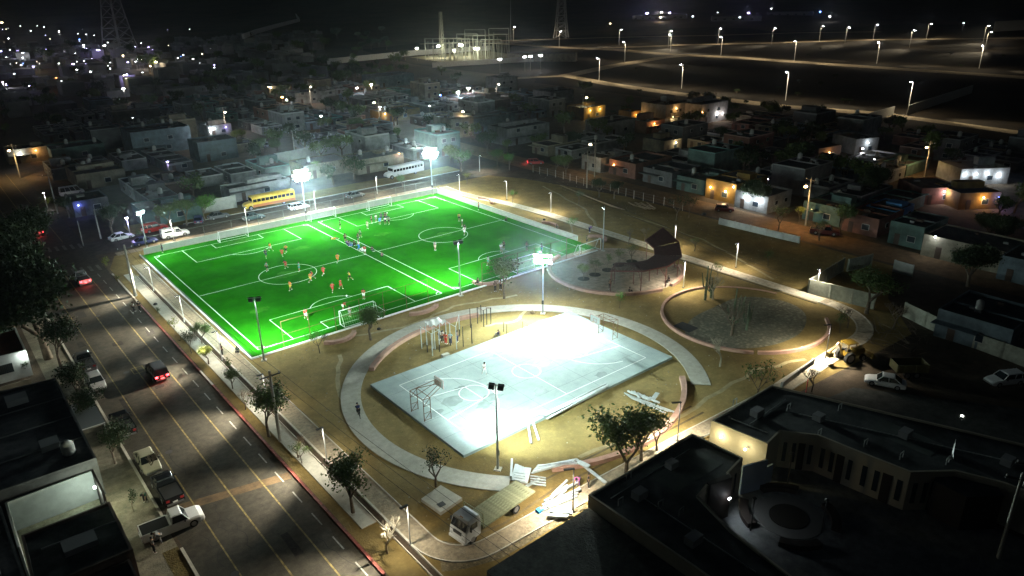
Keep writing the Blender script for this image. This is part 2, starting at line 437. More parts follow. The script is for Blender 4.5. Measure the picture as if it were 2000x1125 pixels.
def bench_arc(label, p0, pm, p1):
    p0, pm, p1 = at(*p0), at(*pm), at(*p1)
    ax, ay, bx, by, cx, cy = p0.x, p0.y, pm.x, pm.y, p1.x, p1.y
    d = 2*(ax*(by-cy)+bx*(cy-ay)+cx*(ay-by))
    ux = ((ax*ax+ay*ay)*(by-cy)+(bx*bx+by*by)*(cy-ay)+(cx*cx+cy*cy)*(ay-by))/d
    uy = ((ax*ax+ay*ay)*(cx-bx)+(bx*bx+by*by)*(ax-cx)+(cx*cx+cy*cy)*(bx-ax))/d
    c = (ux, uy); r = math.hypot(ax-ux, ay-uy); A0 = ang(c, p0); A1 = ang(c, p1); Am = ang(c, pm)
    while A1 < A0: A1 += 2*PI
    while Am < A0: Am += 2*PI
    if Am > A1: A0, A1 = A1, A0+2*PI
    o = MB().wallstrip(arc(*c, r+0.3, A0, A1, 12), arc(*c, r-0.3, A0, A1, 12), 0, 0.45).build('curved_bench', PINK)
    tag(o, label, 'bench', 'curved pink benches beside the pitches')
bench_arc('curved pink bench in front of the left goal, beside a small tree', (634, 672), (668, 668), (692, 650))
bench_arc('curved pink bench between the near touchline and the outdoor gym', (800, 616), (832, 611), (853, 598))
bench_arc('curved pink bench right of the turf corner wall, farthest along the path', (934, 388), (950, 390), (960, 399))
bench_arc('curved pink bench beside the right pitch, with bags on it', (1058, 436), (1075, 438), (1088, 446))
bench_arc('curved pink bench behind the white corner goal', (1150, 464), (1167, 463), (1179, 473))
bench_arc('curved pink bench at the near right corner of the pitches under the leafy tree', (925, 553), (950, 557), (972, 552))
o = MB().prism([tuple(at(861, 953).xy), tuple(at(903, 978).xy), tuple(at(861, 1007).xy), tuple(at(823, 980).xy)], 0.01, 0.35).build('concrete_platform', CONC)
tag(o, 'square concrete platform with a dark hatch near the front bend of the oval path', 'platform')
c_ = at(862, 985, 0.36); h_ = MB().box(-0.35, -0.3, 0, 0.35, 0.3, 0.03).build('hatch', DKMET, None)
h_.parent = o; h_.location = (c_.x, c_.y, 0.352)

# ------------------------------------------------------------------ pitches
TX0, TX1, TY0, TY1 = 28.2, 93.6, 89.4, 143.0
turf = rect('turf', TX0, TY0, TX1, TY1, 0.03, TURF)
def marks(x0, x1):
    y0, y1 = 91.0, 140.6; cx = (x0+x1)/2; wd = 0.115
    P = []
    def ln(a, b): P.append((a, b))
    ln((x0, y0), (x1, y0)); ln((x1, y0), (x1, y1)); ln((x1, y1), (x0, y1)); ln((x0, y1), (x0, y0)); ln((x0, 115.7), (x1, 115.7))
    for s, yb in ((1, y0), (-1, y1)):
        ln((cx-10, yb), (cx-10, yb+s*8.4)); ln((cx+10, yb), (cx+10, yb+s*8.4)); ln((cx-10, yb+s*8.4), (cx+10, yb+s*8.4))
        ln((cx-4.6, yb), (cx-4.6, yb+s*2.7)); ln((cx+4.6, yb), (cx+4.6, yb+s*2.7)); ln((cx-4.6, yb+s*2.7), (cx+4.6, yb+s*2.7))
    def circ(c, r, t0, t1, n=40):
        q = arc(c[0], c[1], r, t0, t1, n)
        for i in range(n): P.append((q[i], q[i+1]))
    circ((cx, 115.7), 4.8, 0, 2*PI)
    al = math.asin(2.6/4.8) if False else 0
    circ((cx, y0+6.2), 4.2, math.asin(2.2/4.2), PI-math.asin(2.2/4.2), 18)
    circ((cx, y1-6.2), 4.2, -PI+math.asin(2.2/4.2), -math.asin(2.2/4.2), 18)
    for qx, qy, t in ((x0, y0, 0), (x1, y0, PI/2), (x1, y1, PI), (x0, y1, -PI/2)): circ((qx, qy), 0.9, t, t+PI/2, 6)
    paint('pitch_lines', P, wd, TURFLINE, 0.036)
marks(29.5, 59.5); marks(62.0, 91.4)
WORN = mat('worn turf', (0.03, 0.15, 0.012), 1.0, var=.25, scale=.6, spec=0)
rw_ = random.Random(6)
for i, (x, y) in enumerate([(44.5, 93), (44.5, 138.8), (76.7, 93), (76.7, 138.8), (44.5, 115.7), (76.7, 115.7), (35, 104), (52, 127), (84, 106), (68, 124)]):
    r0 = 2.4 if i < 6 else 1.6
    poly('worn_turf_patch', [(x+math.cos(a)*r0*rw_.uniform(.7, 1.4), y+math.sin(a)*r0*.6*rw_.uniform(.6, 1.3)) for a in [k*PI/9 for k in range(18)]], 0.0325, WORN)
sm = [((TX0+3.9*k, TY0+.1), (TX0+3.9*k, TY1-.1)) for k in range(1, 17)]
paint('turf_seam', sm, .05, mat('turf seam', (0.008, 0.10, 0.004), 1.0, spec=0), 0.0335)
# low kerb on the left and near side, wall on far and right side
ed = MB(); ed.box(27.6, 89.0, 0, 27.85, 143.2, 0.18); ed.box(27.6, 88.8, 0, 92.5, 89.05, 0.18)
struct('turf_kerb', ed, WHITE)
rect('turf_gutter', 27.85, 89.05, 28.2, 143, 0.02, mat('dark green turf edge', (0.03, 0.08, 0.03), 0.9))  # flat dark green strip between kerb and turf
WALLP = mat('pale rendered wall', (0.50, 0.52, 0.47), 0.9, var=0.08, scale=0.8, bump=0.2, bscale=8)
o = thing('retaining_wall', 'long pale low wall behind the far goal lines carrying the fence posts', 'wall', (60, 143.2, 0))
MB().box(-31.5, 0, 0, 33.9, 0.22, 1.15).build('wall', WALLP, o); MB().box(-31.52, -0.03, 1.15, 33.93, 0.25, 1.21).build('coping', KERB, o)
o = thing('retaining_wall', 'long pale low wall on the right side of the pitches, beside the footpath', 'wall', (93.72, 116, 0))
MB().box(0, -20.5, 0, 0.2, 27.15, 1.0).build('wall', WALLP, o); MB().box(-0.03, -20.52, 1.0, 0.23, 27.17, 1.05).build('coping', KERB, o)

def fence_line(label, x0, x1, y, hts, step, mt, zb=0.0, rails=(1.0, 0.5), pr=0.045, group='steel ball stop frames around the pitches'):
    o = thing('ball_stop_fence', label, 'fence', (x0, y, zb), 0, group)
    n = max(1, round((x1-x0)/step)); me = MB().bar((0, 0, 0), (0, 0, hts), pr, n=6).mesh('post'); me.materials.append(mt)
    for i in range(n+1): link('post', me, o, ((x1-x0)*i/n, 0, 0))
    for fr in rails:
        MB().bar((0, 0, hts*fr), (x1-x0, 0, hts*fr), pr*0.8, n=6).build('rail', mt, o)
    return o
GPOST = mat('grey green fence steel', (0.16, 0.17, 0.15), 0.5, 0.4)
fence_line('tall grey post and rail fence along the top of the far pitch wall', 29, 93.5, 143.3, 2.0, 5.4, GPOST, 1.2, (1.0,))
fence_line('tall single row of slim grey posts standing behind the far right goal', 62.2, 93.3, 143.95, 4.0, 7.7, GPOST, 0.02, (1.0,))
fence_line('brown steel frame fence in front of the near goal of the left pitch', 32.4, 55.8, 89.25, 3.9, 3.9, RUST, 0.02)
fence_line('brown steel frame fence in front of the near goal of the right pitch', 66.3, 88.8, 89.3, 3.9, 3.75, RUST, 0.02)

GOALW = mat('goal white paint', (0.85, 0.87, 0.85), 0.5)
NET = None
def make_goal(label, cx, y, s, W=5.6, H=2.1, D=1.4, rz=0):
    o = thing('football_goal', label, 'goal', (cx, y, 0.036), (0 if s > 0 else PI)+rz, 'white football goals')
    f = MB()
    for sx in (-1, 1):
        x = sx*W/2
        MB().bar((x, 0, 0), (x, 0, H), 0.06, n=8).build('goalpost', GOALW, o)
        f.bar((x, 0, H), (x, -0.5, H), 0.035); f.bar((x, -0.5, H), (x, -D, 0.03), 0.035); f.bar((x, 0, 0.03), (x, -D, 0.03), 0.035)
    MB().bar((-W/2, 0, H), (W/2, 0, H), 0.06, n=8).build('crossbar', GOALW, o)
    f.bar((-W/2, -D, 0.03), (W/2, -D, 0.03), 0.035); f.build('frame', GOALW, o)
    nt_ = MB(); k = int(W/0.35)
    for i in range(1, k):
        x = -W/2+W*i/k
        nt_.bar((x, -0.02, H-0.02), (x, -0.5, H-0.02), 0.008, n=3, caps=False); nt_.bar((x, -0.5, H), (x, -D, 0.05), 0.008, n=3, caps=False)
    for j in range(1, 6):
        t = j/6; nt_.bar((-W/2, -0.5-(D-0.5)*t, H*(1-t)), (W/2, -0.5-(D-0.5)*t, H*(1-t)), 0.008, n=3, caps=False)
    tag(nt_.build('net', mat('goal net', (0.35, 0.4, 0.36), 0.8), o), kind='stuff')
    return o
make_goal('white football goal at the near end of the left pitch behind the brown fence', 44.5, 91.0, 1)
make_goal('white football goal at the near end of the right pitch', 76.9, 91.0, 1)
make_goal('white football goal at the far end of the left pitch', 44.4, 140.6, -1)
make_goal('white football goal at the far end of the right pitch beneath the rightmost floodlight', 77.0, 140.6, -1)
make_goal('spare white goal standing between the two pitches at the far wall', 63.8, 141.5, -1)
make_goal('spare white goal standing on the near right turf corner beside the lamp mast', 90.6, 88.9, -1, rz=R(2))

# ------------------------------------------------------------------ basketball court
CX0, CX1, CY0, CY1 = 36.1, 69.5, 52.8, 72.2
struct('court_slab', MB().box(CX0, CY0, 0, CX1, CY1, 0.32), COURT)
P = []
bx0, bx1, by0, by1 = 38.7, 66.7, 54.9, 69.7; cyc_ = (by0+by1)/2; cxc = (bx0+bx1)/2
P += [((bx0, by0), (bx1, by0)), ((bx1, by0), (bx1, by1)), ((bx1, by1), (bx0, by1)), ((bx0, by1), (bx0, by0)), ((cxc, by0), (cxc, by1))]
for s, xb in ((1, bx0), (-1, bx1)):
    P += [((xb, cyc_-2.9), (xb+s*5.8, cyc_-1.8)), ((xb, cyc_+2.9), (xb+s*5.8, cyc_+1.8)), ((xb+s*5.8, cyc_-1.8), (xb+s*5.8, cyc_+1.8))]
    q = arc(xb+s*5.8, cyc_, 1.8, 0, 2*PI, 30); P += [(q[i], q[i+1]) for i in range(30)]
    t0, t1 = (-R(78), R(78)) if s > 0 else (PI-R(78), PI+R(78))
    q = arc(xb+s*1.6, cyc_, 6.25, t0, t1, 30); P += [(q[i], q[i+1]) for i in range(30)]
q = arc(cxc, cyc_, 1.8, 0, 2*PI, 30); P += [(q[i], q[i+1]) for i in range(30)]
paint('court_lines', P, 0.09, mat('court white paint', (0.82, 0.85, 0.82), 0.6), 0.326)

jt = [((CX0+.1, y), (CX1-.1, y)) for y in (56.7, 60.6, 64.4, 68.3)]+[((x, CY0+.1), (x, CY1-.1)) for x in (40.3, 44.5, 48.7, 52.8, 57, 61.2, 65.4)]
paint('court_joint', jt, .035, mat('slab joint', (.13, .14, .13), .9), .3235)
rs_ = random.Random(2)
for k in range(12):
    x, y = rs_.uniform(37.5, 66), rs_.uniform(54, 70.5); r0 = rs_.uniform(.3, 1.2); poly('court_stain', [(x+math.cos(a)*r0*rs_.uniform(.6, 1.5), y+math.sin(a)*r0*rs_.uniform(.5, 1)) for a in [i*PI/7 for i in range(14)]], .3212+k*.0001, mat('damp concrete stain', (.21, .26, .25), .7, var=.2, scale=.8))
def make_hoop(label, x, y, rz):
    o = thing('basketball_hoop', label, 'basketball hoop', (x, y, 0.32), rz, 'basketball hoop frames')
    H = 2.75
    for sy in (-1, 1):
        f = MB(); yy = sy*1.35
        for xx in (-0.45, 0.45): f.bar((xx, yy, 0), (xx, yy, H), 0.04, n=4)
        for z0, z1 in ((0.1, 0.1), (1.0, 1.0), (1.9, 1.9), (H, H), (0.1, 1.0), (1.9, 2.7)): f.bar((-0.45, yy, z0), (0.45, yy, z1), 0.028, n=4)
        f.build('leg', RUST, o)
    a = MB()
    for xx in (-0.45, 0.45): a.bar((xx, -1.35, H), (xx, 1.35, H), 0.04, n=4)
    for sy in (-1, 1):
        a.bar((-0.45, sy*1.35, H), (2.5, sy*0.45, 3.5), 0.035, n=4); a.bar((0.45, sy*1.35, H), (2.5, sy*0.45, 2.9), 0.035, n=4)
        a.bar((2.5, sy*0.45, 2.9), (2.5, sy*0.45, 3.5), 0.035, n=4)
    a.bar((-0.45, 0, H), (2.5, 0, 3.5), 0.03, n=4); a.bar((2.5, -0.45, 3.5), (2.5, 0.45, 3.5), 0.03, n=4); a.bar((2.5, -0.45, 2.9), (2.5, 0.45, 2.9), 0.03, n=4)
    a.build('arm', RUST, o)
    b = MB().box(2.56, -0.9, 2.75, 2.6, 0.9, 3.8).build('backboard', mat('backboard white', (0.7, 0.75, 0.74), 0.3), o)
    fr = MB()
    for a_, b_ in (((-0.9, 2.75), (0.9, 2.75)), ((0.9, 2.75), (0.9, 3.8)), ((0.9, 3.8), (-0.9, 3.8)), ((-0.9, 3.8), (-0.9, 2.75)), ((-0.3, 2.9), (0.3, 2.9)), ((-0.3, 3.35), (0.3, 3.35)), ((-0.3, 2.9), (-0.3, 3.35)), ((0.3, 2.9), (0.3, 3.35))):
        fr.bar((2.62, a_[0], a_[1]), (2.62, b_[0], b_[1]), 0.022, n=4)
    f_ = fr.build('board_frame', mat('board line red', (0.4, 0.12, 0.08), 0.6), b)
    rm = MB(); q = arc(2.92, 0, 0.23, 0, 2*PI, 14)
    for i in range(14): rm.bar((q[i][0], q[i][1], 2.95), (q[i+1][0], q[i+1][1], 2.95), 0.015, n=4)
    rm.build('rim', mat('rim orange', (0.6, 0.16, 0.03), 0.5), o)
make_hoop('brown steel basketball frame on the left end of the bright court, nearest the walking path', 37.0, 62.2, 0)
make_hoop('brown steel basketball frame on the right end of the bright court', 67.7, 62.6, PI)

# ------------------------------------------------------------------ lamps
FLOOD_COL = (0.78, 1.0, 0.93)
def spot(parent, loc, target, power, size=150, blend=0.6, col=FLOOD_COL, rad=0.25):
    d = bpy.data.lights.new('spot_light', 'SPOT'); d.energy = power; d.spot_size = R(size); d.spot_blend = blend; d.color = col; d.shadow_soft_size = rad
    o = bpy.data.objects.new('spot_light', d); COL.objects.link(o); o.parent = parent; o.location = loc
    v = Vector(target)-Vector(loc)
    o.rotation_euler = v.to_track_quat('-Z', 'Y').to_euler()
    return o
def point(parent, loc, power, col, rad=0.1):
    d = bpy.data.lights.new('bulb_light', 'POINT'); d.energy = power; d.color = col; d.shadow_soft_size = rad
    o = bpy.data.objects.new('bulb_light', d); COL.objects.link(o); o.parent = parent; o.location = loc
    return o
LENS_ON = emat('floodlight lens lit', (0.85, 1.0, 0.97), 900)
def flood_mast(label, x, y, H, aim, power, n=2, tilt=45, size=118, blend=0.5, spread=0.62, lens=LENS_ON, aimz=-0.42):
    """aim: heading (rad) of the beam in the world"""
    o = thing('floodlight_mast', label, 'floodlight', (x, y, 0.0), aim, 'floodlight masts')
    p = MB(); p.bar((0, 0, 0.02), (0, 0, H), 0.13, 0.07, n=10); p.build('pole', GALV, o)
    MB().box(-0.35, -0.35, 0, 0.35, 0.35, 0.12).build('base', KERB, o)
    MB().box(0.09, -0.15, 1.6, 0.25, 0.15, 2.2).build('control_box', DKMET, o)
    for rw in range(3 if n == 10 else 2 if n >= 6 else 1):
        pn = 4 if n == 10 else n/2 if n >= 6 else n
        MB().bar((0, -spread*pn/1.4, H-0.1+rw*.95), (0, spread*pn/1.4, H-0.1+rw*.95), 0.05, n=6).build('crossarm', GALV, o)
    for i in range(n):  # large banks: extra, oversized heads added to imitate the round glare
        if n == 10: row = 0 if i < 3 else (1 if i < 7 else 2); per = (3, 4, 3)[row]; k_ = i-(0, 3, 7)[row]
        else: rows = 2 if n >= 6 else 1; per = n//rows; row = i//per; k_ = i % per
        yy = (k_-(per-1)/2)*spread*1.5; zz = row*0.95
        M = Matrix.Translation((0.12, yy, H-0.35+zz)) @ Matrix.Rotation(R(tilt-90), 4, 'Y')
        # housing local: front faces -Z rotated outwards
        e_ = 1.35 if n >= 6 else 1.0; h_ = MB().box(-0.32*e_, -0.28*e_, -0.05, 0.32*e_, 0.28*e_, 0.16).xf(M).build('floodlight', DKMET, o)
        MB().box(-0.28*e_, -0.24*e_, -0.075, 0.28*e_, 0.24*e_, -0.052).xf(M).build('lens', lens, h_)
    a = Vector((math.sin(R(90-tilt)), 0, -math.cos(R(90-tilt))))
    if n == 10: point(o, (0.5, 0, H+0.2), power*0.22, FLOOD_COL, 0.4)
    spot(o, (0.55, 0, H-0.5), tuple(Vector((0.55, 0, H-0.5))+Vector((1.0, 0, aimz))), power, size, blend)
    return o
FP = 62000
flood_mast('tall floodlight mast at the far wall between the two pitches, blazing toward the camera', 60.6, 143.0, 9.2, R(-100), FP*0.72, n=10, tilt=56, size=128, blend=.45, aimz=-.27)
flood_mast('tall floodlight mast at the far right corner of the pitches, blazing toward the camera', 92.4, 143.05, 9.2, R(-120), FP*0.72, n=10, tilt=56, size=128, blend=.45, aimz=-.27)
flood_mast('floodlight mast at the near left corner of the pitches, seen from behind', 28.9, 87.6, 9.0, R(62), FP*.85, n=2, size=104, blend=.7, aimz=-.62)
flood_mast('floodlight mast on the near side between the pitches, seen from behind', 61.2, 88.3, 9.2, R(82), FP*.9, n=2, size=104, blend=.7, aimz=-.62)
flood_mast('floodlight mast facing the basketball court from beyond the oval path, next to the leafy tree', 66.4, 74.6, 8.6, R(-140), FP*0.56, n=6, tilt=50, size=128, blend=.5, aimz=-0.55)
flood_mast('floodlight mast in front of the basketball court, black lamps seen from behind', 37.6, 49.0, 9.8, R(35), FP*0.52, n=2, size=108, blend=.7, aimz=-.62)
flood_mast('slim floodlight mast behind the right pitch corner goal with one small lit lamp', 93.2, 88.2, 8.5, R(120), FP*0.10, n=1, size=120, lens=emat('small lamp lens lit', (0.9, 1.0, 1.0), 60))

POSTL = emat('post lamp lens lit', (1.0, 0.97, 0.9), 25)
WARM = (1.0, 0.92, 0.74)
def lamp_post(label, x, y, heading, H=4.3, pw=5200, arm=0.55, out=0, dark=False, cat='lamp post', group='path lamp posts around the park', size=155):
    o = thing('lamp_post', label, cat, (x, y, 0.0), heading, group)
    MB().bar((0, 0, 0.02), (0, 0, H), 0.065, 0.05, n=8).build('post', DKMET if dark else LPOST, o)
    MB().bar((0, 0, 0), (0, 0, 0.1), 0.16, n=8).build('base_plate', DKMET, o)
    h_ = MB().box(-0.07, -0.12, H-0.02, arm+0.15, 0.12, H+0.06).build('lamp_head', DKMET, o)
    MB().box(0.08, -0.09, H-0.035, arm+0.12, 0.09, H-0.022).build('lamp_glass', POSTL, h_)
    spot(o, (arm, 0, H-0.1), (arm+0.3, 0, 0), pw, size, 0.9, WARM, 0.12)
    if out: spot(o, (arm, 0, H-0.1), (arm+8.5, 0, 0.2), out, 72, 0.9, WARM, 0.12)
    return o
tr_ = []
for (pts) in ([(40, 86.5), (50, 84), (58, 85.5), (70, 82)], [(30, 60), (33, 75), (38, 84)], [(100, 95), (110, 110), (118, 135)], [(104, 60), (112, 80), (114, 105)], [(45, 45), (60, 43.5), (75, 44), (84, 41)], [(57, 77), (62, 75), (66, 78)]): tr_.append(pts)
TRK = mat('trodden earth', (.30, .25, .13), .95, var=.25, scale=.7)
for i, pts in enumerate(tr_):
    Q = []
    for a, b in zip(pts, pts[1:]): Q += [(a[0]+(b[0]-a[0])*t/6+rp_.uniform(-.3, .3), a[1]+(b[1]-a[1])*t/6+rp_.uniform(-.3, .3)) for t in range(6)]
    ring_path('trodden_track', Q, .55, .0095+.0006*i, TRK)
for i, (x, y) in enumerate([(24.65, 122.7), (24.65, 106.9), (24.65, 91.1), (24.65, 76.0), (24.9, 61.2), (25.0, 45.4)]):
    where = ['beside the far left turf corner', 'second from the far end of the avenue sidewalk', 'beside two dark figures near the left turf corner',
             'behind the concrete pole by the street tree', 'left of the bend of the oval path', 'nearest the flatbed truck'][i]
    lamp_post('lamp post on the avenue sidewalk, '+where, x, y, PI, pw=1500, out=17000)
for (u, v, lab) in [(1076, 415, 'left of the log pile on the dark lot'), (1313, 470, 'directly behind the red canopy'), (1437, 522, 'on the dark lot right of the canopy'),
                    (1594, 576, 'in front of the pale roofless wall'), (990, 390, 'farthest along the right footpath'), (898, 376, 'at the corner of the wall by the street'),
                    (937, 336, 'by the cross street beyond the pitches')]:
    p = at(u, v)
    if 'behind' in lab: p = Vector((104.2, 80.6, 0))
    lamp_post('pale post '+lab, p.x, p.y, PI if p.y < 140 else PI/2*3, pw=2600, H=4.4)
p = at(1319, 650+0)
lamp_post('white lamp post standing in front of the right end of the canopy', 90.0, 67.3, R(200), pw=4500, H=4.6)
for (u, v, hd, lab) in [(1612, 700, 150, 'at the path bend beside the yellow backhoe'), (1323, 862, 150, 'between the two near building roofs'), (1119, 1000, 150, 'beside the heap of white steel')]:
    p = at(u, v)
    lamp_post('dark lamp post with a flat head '+lab, p.x, p.y, R(hd), H=4.8, dark=True, pw=8000, arm=0.8)
for (u, v, lab) in [(617, 410, 'behind the far wall close to the left floodlight'), (737, 380, 'behind the far right goal'), (484, 445, 'behind the left goal near the yellow bus'), (340, 470, 'beside the white pickup with a camper shell')]:
    p = at(u, v)
    lamp_post('pale post '+lab, p.x, max(p.y, 146.6), -PI/2, pw=2600, H=4.4)

# stones, weeds and wheel tracks on the open earth
rk = random.Random(21); st = MB()
def open_earth(x, y):
    if TX0-1 < x < TX1+1 and y > TY0-1: return False
    if CX0-.5 < x < CX1+.5 and CY0-.5 < y < CY1+.5: return False
    d = math.hypot(x-OC[0], y-OC[1])
    if 19 < d < 23: return False
    if math.hypot(x-PC[0], y-PC[1]) < 12 or math.hypot(x-GC[0], y-GC[1]) < 12: return False
    return 28 < x < 99 and y > 42 or 104 < x < 124 and 50 < y < 140
k = 0
while k < 900:
    x, y = rk.uniform(28, 124), rk.uniform(42, 140)
    if not open_earth(x, y): continue
    r = rk.choice([.04, .05, .07, .12]); a = rk.uniform(0, 3)
    st.add([(x-r, y, 0), (x, y-r*.8, 0), (x+r, y, 0), (x, y+r, 0), (x+r*.2, y, r*.9)], [(0, 1, 4), (1, 2, 4), (2, 3, 4), (3, 0, 4)]); k += 1
tag(st.build('stones', mat('stone', (.3, .27, .2), .9, var=.3, scale=.5)), kind='stuff')
wd_ = MB(); k = 0
while k < 500:
    x, y = rk.uniform(28, 124), rk.uniform(42, 140)
    if not open_earth(x, y): continue
    cx, cy = x, y
    for j in range(6):
        a = rk.uniform(0, 2*PI); l = rk.uniform(.08, .25); wd_.add([(cx+math.cos(a+.4)*.04, cy+math.sin(a+.4)*.04, .01), (cx+math.cos(a-.4)*.04, cy+math.sin(a-.4)*.04, .01), (cx+math.cos(a)*l, cy+math.sin(a)*l, l*.8)], [(0, 1, 2)])
    k += 1
tag(wd_.build('weeds', mat('dry weed', (.1, .11, .035), .9)), kind='stuff')
tk2 = []
for off in (0, 1.7):
    pts = [(28.5, 43+off*.2), (33, 42.3+off), (40, 43+off), (50, 42.6+off), (62, 42.2+off)]
    tk2 += [(a, b) for a, b in zip(pts, pts[1:])]
    pts = [(106+off, 60), (108+off, 75), (112+off, 92), (116+off, 112), (120+off, 132)]
    tk2 += [(a, b) for a, b in zip(pts, pts[1:])]
paint('wheel_track', tk2, .28, mat('pressed earth', (.11, .08, .035), .95, var=.3, scale=1), .0135)

# ------------------------------------------------------------------ vehicles
GLASS = mat('dark car glass', (0.015, 0.02, 0.022), 0.08, 0.0, spec=0.8)
TYRE = mat('tyre', (0.015, 0.015, 0.015), 0.85)
RIM = mat('wheel rim', (0.35, 0.35, 0.35), 0.4, 0.7)
HEADL = mat('headlamp glass', (0.6, 0.62, 0.62), 0.15)
TAILR = mat('tail lamp red', (0.3, 0.02, 0.02), 0.3)
TAILON = emat('tail lamp lit', (1.0, 0.05, 0.06), 14, (0.5, 0.02, 0.02))
HEADON = emat('headlamp lit', (1.0, 0.97, 0.9), 20)
CHROME = mat('bumper grey', (0.2, 0.2, 0.2), 0.4, 0.5)
def paintm(n, c, r=0.35): return mat('paint '+n, c, r, 0.0, spec=0.6, var=0.05, scale=1.5)
def loft(mb, secs, smooth=False):
    """secs: list of rings (same point count), closed rings, capped"""
    n = len(secs[0]); vs = [p for s_ in secs for p in s_]; fs = []
    for k in range(len(secs)-1):
        for i in range(n):
            j = (i+1) % n; fs.append((k*n+i, (k+1)*n+i, (k+1)*n+j, k*n+j))
    mb.add(vs, fs, smooth); mb.add(vs, [tuple(range(n)), tuple(reversed(range((len(secs)-1)*n, len(secs)*n)))])
def wheel(parent, x, y, r=0.32, w_=0.2):
    key = 'wh%.2f_%.2f' % (r, w_)
    if key not in MC:
        MC[key] = (MB().bar((0, -w_/2, 0), (0, w_/2, 0), r, n=16).mesh('wheel'), MB().bar((0, -w_/2-0.012, 0), (0, w_/2+0.012, 0), r*0.62, n=12).mesh('rim'))
        MC[key][0].materials.append(TYRE); MC[key][1].materials.append(RIM)
    o = link('wheel', MC[key][0], parent, (x, y, r)); link('rim', MC[key][1], o)
def car(label, x, y, rz, kind='sedan', color=None, tails=False, heads=False, group='parked cars', cat='car'):
    o = thing('parked_car' if not tails else 'moving_car', label, cat, (x, y, 0.02), rz, group)
    L, W, H, belt = {'sedan': (4.5, 1.76, 1.45, 0.86), 'hatch': (4.0, 1.72, 1.5, 0.9), 'suv': (4.8, 1.9, 1.78, 1.05), 'wagon': (4.5, 1.75, 1.5, 0.9), 'pickup': (5.3, 1.9, 1.75, 1.05), 'van': (5.2, 1.95, 2.2, 1.15), 'camper': (5.2, 1.9, 1.8, 1.05)}[kind]
    h = L/2; w_ = W/2
    def ring(px, zb, zt, ww, wt):
        return [(px, -ww*0.93, zb), (px, -ww, zb+0.18), (px, -ww, zt-0.12), (px, -wt, zt), (px, wt, zt), (px, ww, zt-0.12), (px, ww, zb+0.18), (px, ww*0.93, zb)]
    hood = belt-0.02; front = {'sedan': .62, 'hatch': .68, 'suv': .85, 'wagon': .66, 'pickup': .9, 'van': .95, 'camper': .88}[kind]
    B = MB()
    secs = [ring(-h, 0.35, belt-0.1, w_*0.9, w_*0.8), ring(-h+0.12, 0.24, belt-0.02, w_*0.98, w_*0.9), ring(-h*0.55, 0.2, belt, w_, w_*0.93), ring(h*0.3, 0.2, belt, w_, w_*0.93),
            ring(h*0.42, 0.2, belt-0.02, w_, w_*0.9), ring(h-0.4, 0.22, front+0.08, w_*0.97, w_*0.86), ring(h-0.08, 0.26, front-0.03, w_*0.9, w_*0.8), ring(h, 0.33, front-0.16, w_*0.85, w_*0.76)]
    loft(B, secs); B.build('body', color, o)
    # cabin (glass) with roof and pillars
    rb, rr, rf, fb = {'sedan': (-.78, -.42, .16, .42), 'hatch': (-.95, -.78, .12, .42), 'suv': (-.97, -.88, .18, .42), 'wagon': (-.97, -.85, .14, .42), 'pickup': (-.05, .0, .32, .5), 'van': (-.98, -.93, .5, .72), 'camper': (-.05, .0, .3, .48)}[kind]
    rb, rr, rf, fb = [q*h for q in (rb, rr, rf, fb)]
    wb = w_*0.92; wt = w_*0.76
    G_ = MB(); vs = [(rb, -wb, belt-0.01), (fb, -wb, belt-0.01), (fb, wb, belt-0.01), (rb, wb, belt-0.01), (rr, -wt, H-0.05), (rf, -wt, H-0.05), (rf, wt, H-0.05), (rr, wt, H-0.05)]
    G_.add(vs, [(4, 5, 6, 7), (0, 1, 5, 4), (1, 2, 6, 5), (2, 3, 7, 6), (3, 0, 4, 7)]); G_.build('glass', GLASS, o)
    Rf = MB(); Rf.add([(rr-0.05, -wt-0.03, H-0.06), (rf+0.06, -wt-0.03, H-0.06), (rf+0.06, wt+0.03, H-0.06), (rr-0.05, wt+0.03, H-0.06), (rr+0.06, -wt+0.08, H), (rf-0.06, -wt+0.08, H), (rf-0.06, wt-0.08, H), (rr+0.06, wt-0.08, H)], [(4, 5, 6, 7), (0, 1, 5, 4), (1, 2, 6, 5), (2, 3, 7, 6), (3, 0, 4, 7), (3, 2, 1, 0)])
    Rf.build('roof', color, o)
    for s in (-1, 1):
        pts = [((rb, wb), (rr, wt)), ((fb, wb), (rf, wt))]
        if kind in ('sedan', 'hatch', 'suv', 'wagon', 'van'):
            for q in ((0.5,) if kind != 'van' else (0.25, 0.5, 0.75)): pts.append(((rb+(fb-rb)*(q+0.02), wb), (rr+(rf-rr)*q, wt)))
        if kind in ('suv', 'wagon'): pts.append(((rb+(fb-rb)*0.2, wb), (rr+(rf-rr)*0.17, wt)))
        for a, b in pts: MB().bar((a[0], s*(a[1]+0.01), belt-0.03), (b[0], s*(b[1]+0.01), H-0.04), 0.045, n=4).build('pillar', color, o)
    if kind == 'pickup':
        bd = MB(); z0, z1 = belt-0.02, belt+0.12
        bd.box(-h+0.05, -w_*0.98, belt-0.1, -0.1*h, -w_*0.86, belt+0.02); bd.box(-h+0.05, w_*0.86, belt-0.1, -0.1*h, w_*0.98, belt+0.02); bd.box(-h+0.02, -w_*0.98, belt-0.4, -h+0.09, w_*0.98, belt+0.02)
        bd.build('bed_wall', color, o)
        MB().box(-h+0.1, -w_*0.85, belt-0.05, -0.12*h, w_*0.85, belt+0.004).build('bed_floor', mat('pickup bed liner', (0.015, 0.015, 0.015), 0.9), o)
    if kind == 'camper':
        MB().box(-h+0.03, -w_*0.94, belt, -0.1*h, w_*0.94, H+0.05).build('camper_shell', color, o)
        for s in (-1, 1): MB().box(-h+0.5, s*w_*0.945-0.01, belt+0.3, -0.2*h, s*w_*0.945+0.01, H-0.18).build('shell_window', GLASS, o)
